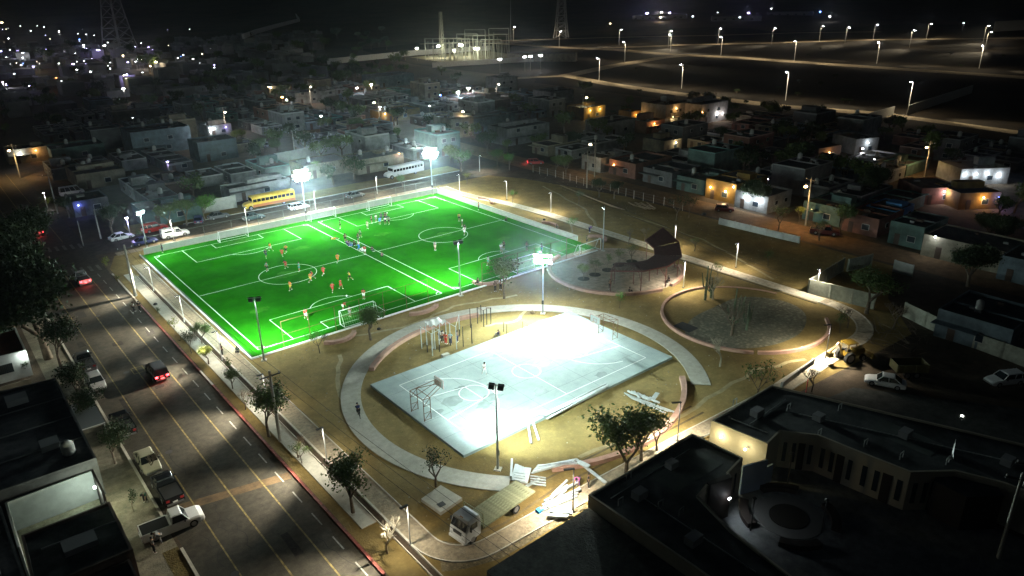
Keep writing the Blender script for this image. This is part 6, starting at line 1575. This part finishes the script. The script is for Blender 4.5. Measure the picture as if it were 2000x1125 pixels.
for i, (u, v, H, hd) in enumerate([(1003, 80, 12, -90), (1092, 92, 12, -90), (1170, 157, 11, 180), (1209, 88, 12, -90), (1220, 121, 12, 180), (1305, 92, 12, -60), (1309, 101, 12, 180), (1402, 86, 12, -90), (1408, 108, 12, 180), (1331, 173, 11, 180), (1507, 86, 12, -90), (1534, 196, 11.5, 180), (1551, 120, 12, 180), (1600, 81, 12, -90), (1650, 85, 12, -90), (1705, 78, 12, -90), (1712, 124, 12, 180), (1776, 93, 12, -90), (1809, 76, 12, -90), (1920, 82, 12, -90), (1912, 134, 12, 180), (1772, 222, 11.5, 180), (1923, 98, 12, -90)]):
    dev_lamp(u, v, H, R(hd), 'tall pale road lamp %s on the empty development' % ['at the far left road end', 'in front of the right pylon', 'at the near junction', 'on the far road above the junction', 'left of the middle junction', 'upper of the pair at the middle junction', 'lower of the pair at the middle junction', 'farther of the pair left of centre right', 'nearer of the pair left of centre right', 'on the near road, first from the junction', 'on the far road, third from the compound', 'on the near road, second from the junction', 'left of three on the middle road', 'on the far road before the lit bushes', 'at the lit bushes', 'right of the lit bushes', 'middle of three on the middle road', 'beside a mound on the far road', 'alone on the farthest road', 'upper of the right edge pair', 'nearest of the right edge lamps', 'beside the pale wall', 'middle of the right edge lamps'][i], k=1.15 if v < 130 else 1.0)
# dark bushes on the development
for k in range(40):
    u = rh.uniform(1130, 1990); v = rh.uniform(95, 280); p = at(u, v)
    if abs((p.x-278)) < 9 or abs(p.x-434) < 10: continue
    o = thing('bush', 'dark desert bush on the empty development ground', 'bush', (p.x, p.y, 0), 0, 'bushes on the empty development'); o.scale = (.5, .5, .35)
    t, c = TV['town%d' % rh.randrange(4)]; link('stem', t, o); link('crown', c, o, mat=LD)
# ------------------------------------------------------------------ pylons and substation
def pylon(label, u, v, H, base, top):
    p = at(u, v); o = thing('pylon', label, 'pylon', (p.x, p.y, 0), R(35), 'lattice pylons')
    n = 9; L_ = MB(); Bc = MB()
    def c(k, i):
        t = k/n; w_ = base+(top-base)*(t**0.8); s = [(-1, -1), (1, -1), (1, 1), (-1, 1)][i]; return (s[0]*w_/2, s[1]*w_/2, H*t)
    for i in range(4):
        m_ = MB()
        for k in range(n): m_.bar(c(k, i), c(k+1, i), 0.45, n=4, caps=False)
        m_.build('leg', PYL, o)
    for k in range(n):
        for i in range(4):
            j = (i+1) % 4; Bc.bar(c(k, i), c(k+1, j), 0.22, n=3, caps=False); Bc.bar(c(k, j), c(k+1, i), 0.22, n=3, caps=False); Bc.bar(c(k+1, i), c(k+1, j), 0.22, n=3, caps=False)
    tag(Bc.build('lattice', PYL, o), kind='stuff')
    for z in (H*.72, H*.84, H*.96):
        MB().bar((-9, 0, z), (9, 0, z+.5), .2, n=4).build('crossarm', PYL, o)
PYL = mat('pylon steel', (0.4, 0.4, 0.4), .6, .3)
pylon('tall steel lattice pylon above the far lights on the left', 235, 96, 78, 20, 3.5)
pylon('steel lattice pylon behind the development roads', 1096, 74, 60, 12, 2.5)
o = thing('mast', 'very thin tall mast left of the right pylon', 'mast', tuple(at(998, 78)), 0); MB().bar((0, 0, 0), (0, 0, 60), .35, .2, n=6).build('pole', PYL, o)
def substation():
    SG = mat('substation steel', (0.35, 0.36, 0.28), .6, .2); c0 = at(905, 118); base = Vector((c0.x, c0.y, 0))
    poly('substation_yard', [tuple(at(u, v).xy) for u, v in ((800, 112), (905, 128), (1060, 116), (950, 99))], 0.05, ground_mat('yard gravel', ((.22, .2, .13), (.3, .28, .18)), .1, 1))
    rs = random.Random(8)
    for gi in range(9):
        u = 832+gi*15.5; v = 121-abs(gi-2)*1.6; p = at(u, v); o = thing('switch_gantry', 'lit steel gantry in the far substation', 'gantry', (p.x, p.y, 0), R(-50), 'steel gantries in the far substation')
        H = rs.uniform(12, 20); w_ = 14
        m_ = MB()
        for x in (0, w_): MB().bar((x, 0, 0), (x, 0, H), .35, .2, n=4).build('column', SG, o)
        for z in (H*.8, H): MB().bar((0, 0, z), (w_, 0, z), .22, n=4).build('beam', SG, o)
        for k in range(7):
            x = w_*(k+.5)/7; MB().bar((x, rs.uniform(-6, 6), 0), (x, rs.uniform(-6, 6), H*rs.uniform(.4, .9)), .14, n=4).build('bushing', SG, o)
    p = at(864, 112); o = thing('lattice_mast', 'tall lit lattice mast in the middle of the far substation', 'mast', (p.x, p.y, 0))
    for x, y in ((-1.2, -1.2), (1.2, -1.2), (1.2, 1.2), (-1.2, 1.2)): MB().bar((x, y, 0), (x*.5, y*.5, 30), .18, n=4).build('leg', SG, o)
    b = MB()
    for k in range(12): b.bar((-1.2, -1.2, k*2.5), (1.2, -1.2, k*2.5+2.5), .1, n=3); b.bar((1.2, 1.2, k*2.5), (1.2, -1.2, k*2.5+2.5), .1, n=3)
    tag(b.build('lattice', SG, o), kind='stuff')
    for (u, v, lab, g, r, pw) in [(856, 90, 'left bright yard lamp of the substation', 60, 1.5, 60000), (900, 88, 'middle bright yard lamp of the substation', 60, 1.5, 60000), (931, 95, 'right bright yard lamp of the substation', 60, 1.5, 60000), (887, 98, 'small yard lamp between the bright ones', 40, .8, 12000), (814, 94, 'small lamp at the left end of the substation', 40, .8, 9000), (976, 116, 'white lamp on the front corner of the substation', 40, .9, 9000),
                               (1025, 111, 'left of three lamps on the building right of the substation', 50, .9, 9000), (1036, 110, 'middle of three lamps on the building right of the substation', 50, .9, 0), (1056, 108, 'right of three lamps on the building right of the substation', 50, .9, 9000)]:
        far_lamp(u, v, (1, .97, .75) if u < 960 else LW, z=8, r=r, glow=g, pw=pw*.14, label=lab, group='substation lamps')
    p = at(985, 122); o = thing('far_building', 'long low building with three lamps right of the substation', 'building', (p.x, p.y, 0), R(-52)); MB().box(0, 8, 0, 45, 16, 5).build('wall', HW['cream'], o); MB().box(.3, 8.3, 5.003, 44.7, 15.7, 5.3).build('roof', ROOFM, o)
substation()
# wall climbing the far hill
def hill_wall():
    P_ = [(475, 76), (500, 66), (540, 54), (585, 42), (577, 30), (571, 18), (585, 10), (606, 4)]
    pts = []
    for u, v in P_: p = at(u, v, 6); pts.append(p)
    o = thing('hill_wall', 'faint white stepped wall climbing the dark hill at the top', 'wall', (pts[0].x, pts[0].y, 0))
    for i in range(len(pts)-1):
        a, b = pts[i]-Vector((pts[0].x, pts[0].y, 0)), pts[i+1]-Vector((pts[0].x, pts[0].y, 0)); MB().slab(a, b, 1.5, 4).build('wall_section', mat('hill wall white', (.7, .7, .7)), o)
hill_wall()

# ------------------------------------------------------------------ big buildings around the park
TANW = mat('tan rendered wall', (0.33, 0.30, 0.23), .9, var=.06, scale=.6); BLUEW = mat('pale blue grey wall', (.32, .4, .5), .9, var=.06, scale=.6); DROOF = ground_mat('dark membrane roof', ((.04, .046, .05), (.09, .1, .105)), .11, .7, bump=.1)
def flat_building(label, foot, H, wallm, roofm=DROOF, par=0.5, name='building', cat='building'):
    """foot: counter clockwise polygon"""
    cx = sum(p[0] for p in foot)/len(foot); cy = sum(p[1] for p in foot)/len(foot)
    o = thing(name, label, cat, (cx, cy, 0)); q = [(p[0]-cx, p[1]-cy) for p in foot]
    MB().prism(q, 0, H, False).build('wall', wallm, o)
    MB().add([(p[0], p[1], H+.02) for p in q], [tuple(range(len(q)))]).build('roof', roofm, o)
    if par:
        inn = []
        n = len(q)
        for i in range(n):
            a, b, c = Vector(q[i-1]), Vector(q[i]), Vector(q[(i+1) % n]); d1 = (b-a).normalized(); d2 = (c-b).normalized()
            n1 = Vector((-d1.y, d1.x)); n2 = Vector((-d2.y, d2.x)); m_ = (n1+n2); m_ = m_/max(.3, m_.dot(n1))
            inn.append(tuple(b+m_*.2))
        MB().wallstrip([*q, q[0]], [*inn, inn[0]], H+.02, H+par).build('parapet', wallm, o)
    return o, (cx, cy)
def ccw(p):
    a = sum(p[i][0]*p[(i+1) % len(p)][1]-p[(i+1) % len(p)][0]*p[i][1] for i in range(len(p))); return p if a > 0 else p[::-1]
DKF = mat('dark brown portal', (.025, .018, .015), .7)
b1, c1 = flat_building('left wing of the dark school building, pointing at the truck', ccw([(37.8, 36.5), (52.2, 36.6), (52.5, 31.0), (49.6, 30.5), (49.3, 30.0), (46.6, 30.6), (44.9, 30.2), (43.4, 25.8), (42.6, 20), (42.6, 8), (37.8, 8)]), 4.0, TANW, par=.22)
b2, c2 = flat_building('right wing of the dark school building with the yellow lit end wall', ccw([(55.5, 36.8), (66.4, 36.9), (76, 11), (76, -5), (68, -5), (66.6, 14), (65.2, 17.5), (62.0, 20), (61.5, 24.5), (61.2, 28.4), (59.1, 31.2), (56.2, 30.8)]), 4.0, TANW, par=.22)
def on_wall(parent, c, a, b, t0, t1, z0, z1, name, m_, th=.05):
    a = Vector((a[0]-c[0], a[1]-c[1], 0)); b = Vector((b[0]-c[0], b[1]-c[1], 0)); p, q = a.lerp(b, t0), a.lerp(b, t1)
    p.z = q.z = z0
    return MB().slab(p, q, th*2, z1-z0).build(name, m_, parent)
seg2 = [((59.1, 31.2), (61.2, 28.4)), ((61.2, 28.4), (61.5, 24.5)), ((61.5, 24.5), (62.0, 20)), ((62.0, 20), (65.2, 17.5))]
for a, b in seg2:
    for t in (.12, .36, .8): on_wall(b2, c2, a, b, t, t+.1, .8, 3.0, 'window', WINM)
    on_wall(b2, c2, a, b, .52, .7, .0, 3.1, 'doorway', DKF, .08)
on_wall(b1, c1, (49.3, 30.0), (46.6, 30.6), .05, .95, 0, 4.4, 'portal', DKF, .25)
on_wall(b1, c1, (52.5, 31.0), (49.6, 30.5), .4, .5, 1.0, 3.2, 'window', WINM)
on_wall(b1, c1, (44.9, 30.2), (43.4, 25.8), .2, .35, 1.0, 3.2, 'window', WINM)
for y in (35.4, 32.6):
    o_ = MB().bar((55.5-c2[0]-.06, y-c2[1], 3.0), (55.5-c2[0]-.2, y-c2[1], 3.0), .1, n=8).build('wall_lamp', emat('wall lamp lit', (1, .95, .7), 40), b2); point(b2, (55.5-c2[0]-.8, y-c2[1], 3.0), 190, (1, .85, .45), .1)
o = thing('courtyard_wall', 'blue grey stepped wall closing the school courtyard', 'wall', (52.4, 31.0, 0)); MB().slab((0.25, 0, 0), (2.9, -.9, 0), .2, 3.2).build('wall', BLUEW, o); MB().slab((2.9, -.9, 0), (3.8, -1.0, 0), .2, 2.4).build('wall', BLUEW, o)
for i, (u, v) in enumerate([(1182, 880), (1228, 935), (1212, 985), (1290, 990), (1330, 1005), (1440, 870), (1435, 790), (1540, 800), (1600, 850), (1690, 870), (1760, 895), (1640, 800), (1850, 905), (1300, 1065)]):
    p = at(u, v, 4.05); inr = (38.2 < p.x < 52 and p.y < 36.2) or p.x > 56
    if not inr: continue
    host = b1 if p.x < 53 else b2; ho = c1 if p.x < 53 else c2
    m_ = MB()
    for s in (-1, 1): m_.bar((s*.3, 0, 0), (s*.3, 0, .7), .05, n=5)
    m_.bar((-.3, 0, .7), (.3, 0, .7), .05, n=5); m_.build('roof_vent', GALV, host, (p.x-ho[0], p.y-ho[1], 4.02))
for i, (x, y, a, b, h_) in enumerate([(41, 33.5, 1.2, .9, .8), (46.5, 34.5, 1.0, .8, .7), (40, 27, 1.3, .9, .8), (60, 34.5, 1.2, .9, .8), (64, 30, 1.0, .9, .7), (67.5, 23, 1.2, .9, .8), (70, 15, 1.1, .9, .8), (40.2, 18, 1.2, .9, .8)]):
    host, ho = (b1, c1) if x < 53 else (b2, c2)
    MB().box(-a/2, -b/2, .08, a/2, b/2, h_).build('air_conditioner', HP['grey'], host, (x-ho[0], y-ho[1], 4.02))
for (x0, y0, x1, y1) in [(39, 35, 50, 35.2), (41, 22, 41.2, 34), (58, 34, 65, 34.3), (63, 33, 71.5, 13), (57.5, 35.8, 58, 32)]:
    host, ho = (b1, c1) if x0 < 53 else (b2, c2)
    MB().bar((x0-ho[0], y0-ho[1], 4.1), (x1-ho[0], y1-ho[1], 4.1), .05, n=5).build('roof_pipe', GALV, host)
for (x0, y0, x1, y1) in [(44, 31.8, 50.5, 35.6), (66, 26, 69, 20)]:
    host, ho = (b1, c1) if x0 < 53 else (b2, c2)
    MB().box(min(x0, x1)-ho[0], min(y0, y1)-ho[1], 4.022, max(x0, x1)-ho[0], max(y0, y1)-ho[1], 4.034).build('roof_patch', mat('roof patch', (.07, .085, .08), .9, var=.15, scale=.7), host)
lr, cl = flat_building('low gravel roofed building at the bottom edge', ccw([(26.4, 36.2), (37.75, 36.4), (37.75, 8), (26.4, 8)]), 2.9, HW['grey'], ground_mat('rough dark roof', ((.035, .04, .038), (.065, .07, .065)), .4, 2.5, bump=1.0), par=0)
rect('school_yard', 42.6, 5, 66, 36, 0.012, ground_mat('yard concrete', ((.13, .14, .145), (.19, .2, .2)), .2, 1, bump=.1))
struct('planter_bed', MB().prism(arc(53.3, 26.2, 1.7, 0, 2*PI*23/24, 23), 0.01, .12), mat('dark planter soil', (.02, .018, .014), .95))
struct('planter_ring', MB().wallstrip(arc(53.3, 26.2, 3.0, 0, 2*PI, 36), arc(53.3, 26.2, 1.75, 0, 2*PI, 36), 0.015, .05), mat('pale ring paving', (.12, .12, .115), .9))
for i, lab in enumerate(['north', 'east', 'south', 'west']):
    o = MB().wallstrip(arc(53.3, 26.2, 4.4, R(20+i*90), R(70+i*90), 10), arc(53.3, 26.2, 3.6, R(20+i*90), R(70+i*90), 10), 0.02, .5).build('curved_bench', DKF); tag(o, 'dark curved bench round the school planter', 'bench', 'dark curved benches round the school planter')
for (x, y, lab) in [(49.1, 27.4, 'dark unlit lamp post left of the school planter'), (53.6, 23.2, 'dark unlit lamp post in front of the school planter'), (57.5, 28.9, 'dark unlit lamp post behind the school planter')]:
    o = thing('lamp_post', lab, 'lamp post', (x, y, 0), 0, 'dark courtyard lamp posts'); MB().bar((0, 0, 0), (0, 0, 3.4), .06, n=6).build('post', DKMET, o); MB().lathe([(.05, 0), (.22, .1), (.22, .16), (.03, .3)], 8, (0, 0, 3.4)).build('lamp_head', DKMET, o)
o = thing('door_lamp', 'white light at the dark school portal', 'lamp', (48.6, 29.5, 0)); MB().box(-.15, -.05, 2.4, .15, .05, 2.5).build('lamp_head', emat('door lamp lit', (.9, .95, 1), 30), o); spot(o, (.2, -.4, 2.3), (1.6, -2.4, 0), 160, 130, .7, (.85, .95, 1), .1)
o = thing('wall_lamp', 'orange flame like lamp on the dark gate at the right', 'lamp', (64.2, 16.4, 0)); MB().lathe([(.03, 0), (.12, .1), (.1, .35), (.03, .5)], 8, (0, 0, 2.6)).build('lamp_head', emat('flame lamp lit', (1, .6, .3), 60), o); MB().box(-.05, -.05, 0, .05, .05, 2.6).build('post', DKMET, o); point(o, (-.5, -.3, 2.6), 130, (1, .5, .2), .1)
gate_o, gc = flat_building('black gate box building with the orange lamp', ccw([(63.2, 18.3), (64.6, 19.0), (67.2, 15.0), (65.6, 13.6), (63.0, 15.6)]), 3.6, DKF, par=0)
o = thing('flag', 'small pale triangular pennant near the right roof edge', 'flag', (67.0, 18.6, 0)); MB().bar((0, 0, 0), (0, 0, 6.2), .04, n=5).build('pole', GALV, o); MB().add([(0, 0, 6.1), (0, .03, 4.9), (-1.1, -.5, 4.8), (0.02, 0.02, 6.1), (.02, .05, 4.9), (-1.08, -.48, 4.8)], [(0, 1, 2), (5, 4, 3), (0, 3, 4, 1), (1, 4, 5, 2), (2, 5, 3, 0)]).build('pennant', WHITE, o)
o = thing('kiosk', 'small market stall with a blue tarp at the right edge', 'stall', (at(1985, 985).x, at(1985, 985).y, 0), R(-20)); MB().box(-1, -1, 0, 1, 1, .9).build('counter', HW['white'], o)
for x, y in ((-1, -1), (1, -1), (1, 1), (-1, 1)): MB().bar((x, y, 0), (x, y, 2.4), .04, n=4).build('post', GALV, o)
MB().prism([(-1.3, -1.3), (1.3, -1.3), (1.3, 1.3), (-1.3, 1.3)], 2.4, 2.5).build('roof', mat('blue tarp roof', (.05, .12, .5), .7), o); lit(o, (0, 0, 2.1), 60, COOL, 10)
struct('gravel_yard', MB().add([(p[0], p[1], .014) for p in [(67.5, 36), (80, 34), (96, 10), (96, -10), (76, -10), (76, 11)]], [(0, 5, 4, 3, 2, 1)]), ground_mat('grey yard', ((.055, .06, .058), (.085, .09, .085)), .1, .8))
for u, v in ((1879, 813), (1940, 869)):
    p = at(u, v); o = MB().prism(arc(0, 0, .16, 0, 2*PI*9/10, 9), 0, .06).build('ground_light', emat('ground light lit', (.95, 1, .9), 12)); o.location = (p.x, p.y, .02); tag(o, 'small white light set in the dark grey yard', 'lamp', 'small lights in the dark yard')
o = thing('red_banner', 'red cloth hanging on the fence behind the near building', 'banner', (at(1573, 775).x, at(1573, 775).y, 0), R(30)); MB().box(-.5, -.03, .4, .5, .03, 2.2).build('cloth', cR, o); MB().bar((-.5, 0, 0), (-.5, 0, 2.3), .04, n=4).build('post', DKMET, o)
# fallen branches and brush
br = MB(); rb_ = random.Random(4)
for k in range(60):
    p = at(1700+rb_.uniform(0, 110), 640+rb_.uniform(0, 60)); a = rb_.uniform(0, PI); l = rb_.uniform(.8, 3); br.bar((p.x, p.y, rb_.uniform(.05, .8)), (p.x+math.cos(a)*l, p.y+math.sin(a)*l, rb_.uniform(.05, 1.2)), .05, .02, n=4)
tag(br.build('brush_pile', BARK), 'tangle of cut branches behind the backhoe', 'brush pile', kind='stuff')

# left side buildings
DR2 = ground_mat('old grey roof', ((.06, .066, .08), (.11, .115, .13)), .12, 1.0, bump=.2)
flat_building('large dark flat roofed building on the left, above the lit patio', ccw([(-22, 71), (6.2, 70.6), (6.2, 91), (-3, 92), (-22, 90)]), 4.0, HW['grey'], DR2, .25)
flat_building('dark roofed building below the lit patio', ccw([(-1.0, 62.6), (5.6, 62.6), (5.6, 55), (-1.2, 55)]), 4.0, HW['brown'], DROOF, .3)
flat_building('dark stepped roof at the lower left corner', ccw([(-24, 69), (-1.8, 69), (-1.4, 55), (-24, 55)]), 4.6, HW['grey'], DR2, .3)
flat_building('dark building at the bottom left edge', ccw([(-24, 54.8), (5.2, 54.8), (5.2, 30), (-24, 30)]), 3.4, HW['brown'], DROOF, .3)
for (x, y, a, b, h_, z) in [(-8, 84, 1.2, .9, .8, 4), (2, 88, 1.0, .8, .7, 4), (-14, 78, 1.4, 1, .9, 4), (3.2, 76, .8, .8, .6, 4), (-9, 64, 1.6, 1.2, 1.4, 4.6), (-5, 59, 2.2, 1.6, 1.1, 4.6), (-4, 67, .9, .9, 1.2, 4.6), (-12, 60, 1.4, 1.2, 1.2, 4.6), (2.5, 58.5, 1.2, .8, .5, 4), (-1, 48, 2.5, 1.6, 1.2, 3.4), (-8, 44, 2, 2, 1.2, 3.4)]:
    o = MB().box(-a, -b, 0, a, b, h_).build('roof_hut', HP['grey']); o.location = (x, y, z+.022); tag(o, 'small grey rooftop box on the dark left roofs at %s' % ('the far part' if y > 72 else 'the near part'), 'roof hut', 'rooftop boxes on the left buildings')
for (x0, y0, x1, y1, z) in [(-20, 76, 6, 75.7, 4.05), (-20, 81, 6, 80.8, 4.05), (-20, 86, 6, 85.8, 4.05), (-3, 71.2, -3.2, 90, 4.05), (-12, 71.2, -12.2, 90, 4.05), (0, 60, 5.4, 59.8, 4.05)]:
    o = MB().slab((x0, y0, z-.02), (x1, y1, z-.02), .12, .1).build('roof_seam', HP['grey']); tag(o, kind='structure')
for (x, y, z) in [(-5.5, 66, 4.62), (-3.2, 61.2, 4.62), (4.4, 73.5, 4.02)]:
    o = MB().lathe([(.55, 0), (.58, .1), (.58, 1.1), (.3, 1.35), (.2, 1.45)], 12).build('water_tank', TANKM); o.location = (x, y, z); tag(o, 'pale round water tank on the left roofs', 'water tank', 'water tanks on the left roofs')
o = thing('patio_walls', 'walls of the open lit patio at the lower left', 'wall', (2, 66.6, 0)); PW = mat('patio wall white', (.55, .6, .57), .9, var=.1, scale=1)
MB().slab((-3.4, 3.6, 0), (3.6, 3.8, 0), .18, 3.2).build('wall', PW, o); MB().slab((3.6, 3.9, 0), (3.6, -.5, 0), .2, 3.2).build('wall', DKF, o); MB().slab((-3.4, 3.6, 0), (-3.4, -3.8, 0), .18, 3.2).build('wall', PW, o)
gt = MB()
for k in range(8): MB().bar((3.6, -.7-k*.4, 0), (3.6, -.7-k*.4, 2.2), .03, n=4).build('gate_bar', DKMET, o)
MB().bar((3.6, -.6, 2.2), (3.6, -3.8, 2.2), .04, n=4).build('gate_rail', DKMET, o)
rect('patio_floor', -1.3, 62.9, 5.5, 70.4, .02, ground_mat('patio floor', ((.34, .33, .24), (.45, .44, .33)), .4, 2, bump=.2))
o = thing('wall_lamp', 'white lamp at the street end of the lit patio', 'lamp', (5.3, 67.6, 0)); MB().box(-.2, -.15, 3.0, .0, .15, 3.12).build('lamp_head', emat('patio lamp lit', (.9, 1, .95), 25), o); MB().box(0, -.04, 0, .08, .04, 3.1).build('post', DKMET, o); point(o, (-.5, 0, 2.7), 260, (.85, 1, .85), .12); point(o, (1.2, 0, 3.2), 520, (.95, 1, .7), .12)
rect('left_pavement', 5.8, 55, 9.3, 140, .016, ground_mat('dusty pavement', ((.2, .19, .14), (.28, .26, .2)), .2, 1.2))
wh, wc = flat_building('white house with a barred window lit by an outside lamp at the left edge', ccw([(-10, 103.2), (4.8, 103.2), (4.8, 112), (-10, 112)]), 3.3, mat('lit white wall', (.6, .62, .58), .9, var=.05), mat('rust red roof', (.18, .05, .03), .9, var=.2, scale=1), .3)
win = MB().box(1.2-wc[0], 103.1-wc[1], 1.2, 3.0-wc[0], 103.22-wc[1], 2.4).build('window', WINM, wh)
for k in range(10): MB().bar((1.25+k*.19-wc[0], 103.05-wc[1], 1.2), (1.25+k*.19-wc[0], 103.05-wc[1], 2.4), .018, n=4).build('window_bar', DKMET, wh)
lit(wh, (4.4-wc[0], 103.0-wc[1], 3.0), 260, (.9, 1, .95), 45, .12)
o = thing('front_wall', 'low pale wall in front of the white lit house', 'wall', (-4, 99.6, 0)); MB().slab((0, 0, 0), (8.2, 0, 0), .2, 1.2).build('wall', HW['cream'], o)
o = thing('shop_awning', 'grey sheet awning on posts over the left pavement', 'awning', (7.2, 82.6, 0)); MB().box(-1.1, -3.3, 2.8, 1.4, 3.3, 2.88).build('sheet', mat('grey sheet', (.2, .21, .21), .7), o)
for y in (-3.1, 3.1): MB().bar((1.3, y, 0), (1.3, y, 2.8), .05, n=5).build('post', GALV, o)
MB().box(-1.1, -3.32, 2.9, 1.4, -3.28, 2.96).build('edge_trim', WHITE, o)
tree(235, 870, 'sparse1', 'thin dark kerb tree next to the parked dark pickup', LD, .8); tree(262, 1000, 'sapling1', 'small dark kerb shrub by the black pickup', LD, .8); tree(300, 920, 'bare1', 'bare dark kerb tree by the beige sedan', scale=.7)
struct('verge', MB().add([(8.0, 46, .03), (9.3, 46, .03), (9.3, 58.5, .03), (8.0, 58.5, .03)], [(0, 1, 2, 3)]), ground_mat('dry leaf litter', ((.11, .085, .03), (.19, .15, .06)), .5, 2.5, bump=1))
# bags and small litter
for i, (u, v, c, lab, s) in enumerate([(304, 596, BLK, 'black bag on the bright sidewalk by the utility pole', .35), (1395-20, 420+0, DKMET, 'dark barrel beside the warm lit house', .5), (1063, 434, BLK, 'dark bag on the pink bench beside the right pitch', .3), (1040, 612, WOOD, 'small dark heap beside the court lamp mast', .4), (740, 644, BLK, 'dark box by the leafy tree near the left goal', .3), (1568, 682, WHITE, 'white bag against the cactus bed wall', .35), (1585, 677, cR, 'small red bag by the cactus bed wall', .22), (1598, 671, cO, 'small orange bag by the cactus bed wall', .2)]):
    o = MB().lathe([(s*.7, 0), (s, s*.3), (s*.8, s*.8), (s*.25, s*1.1)], 8).build('bag', c); p = at(u, v); o.location = (p.x, p.y, .46 if 'bench' in lab else .02); tag(o, lab, 'bag')
# corner street lamp at the far left of the pitches and the left street
o = flood_mast('street floodlight on a slim mast at the far left turf corner', 29.3, 143.6, 8.2, R(-60), FP*.12, n=2, tilt=35, size=130)
far_lamp(410, 250, COOL, r=.3, glow=120, pw=2500, z=6, label='bright white lamp in the lane between the dark blocks', group=None)
for pr, *_ in PROTO:
    for c in KIDS_of(pr):
        for g in KIDS_of(c): bpy.data.objects.remove(g)
        bpy.data.objects.remove(c)
    bpy.data.objects.remove(pr)

ORD = ['leftmost', 'second from left', 'third from left', 'fourth from left', 'fifth from left', 'sixth from left', 'seventh from left', 'eighth from left', 'ninth from left', 'tenth from left', 'eleventh from left', 'twelfth from left', 'thirteenth from left', 'fourteenth from left']
bpy.context.view_layer.update()
by = {}
for o in bpy.data.objects:
    if o.parent is None and 'label' in o and o.get('category') in ('house', 'tree', 'lamp', 'street lamp', 'bush', 'bench', 'roof hut', 'water tank'): by.setdefault(o['label'], []).append(o)
for lab, L_ in by.items():
    if 1 < len(L_) <= 14 and len(lab.split()) <= 13:
        L_.sort(key=lambda q: project(q.location.x, q.location.y)[0])
        for i, q in enumerate(L_): q['label'] = lab+', '+ORD[i] if i else lab+', '+ORD[0]

# ------------------------------------------------------------------ haze
def make_haze():
    mb = MB().box(-650, -600, -1.5, 1500, 1700, 62)
    M = bpy.data.materials.new('night haze'); M.use_nodes = True; t = M.node_tree; t.nodes.clear()
    out = t.nodes.new('ShaderNodeOutputMaterial'); pv = t.nodes.new('ShaderNodeVolumePrincipled')
    pv.inputs['Color'].default_value = (0.82, 0.95, 1.0, 1); pv.inputs['Density'].default_value = HAZE; pv.inputs['Anisotropy'].default_value = 0.95
    t.links.new(pv.outputs[0], out.inputs['Volume'])
    o = mb.build('haze', M); tag(o, kind='stuff')
HAZE = 0.00018
make_haze()
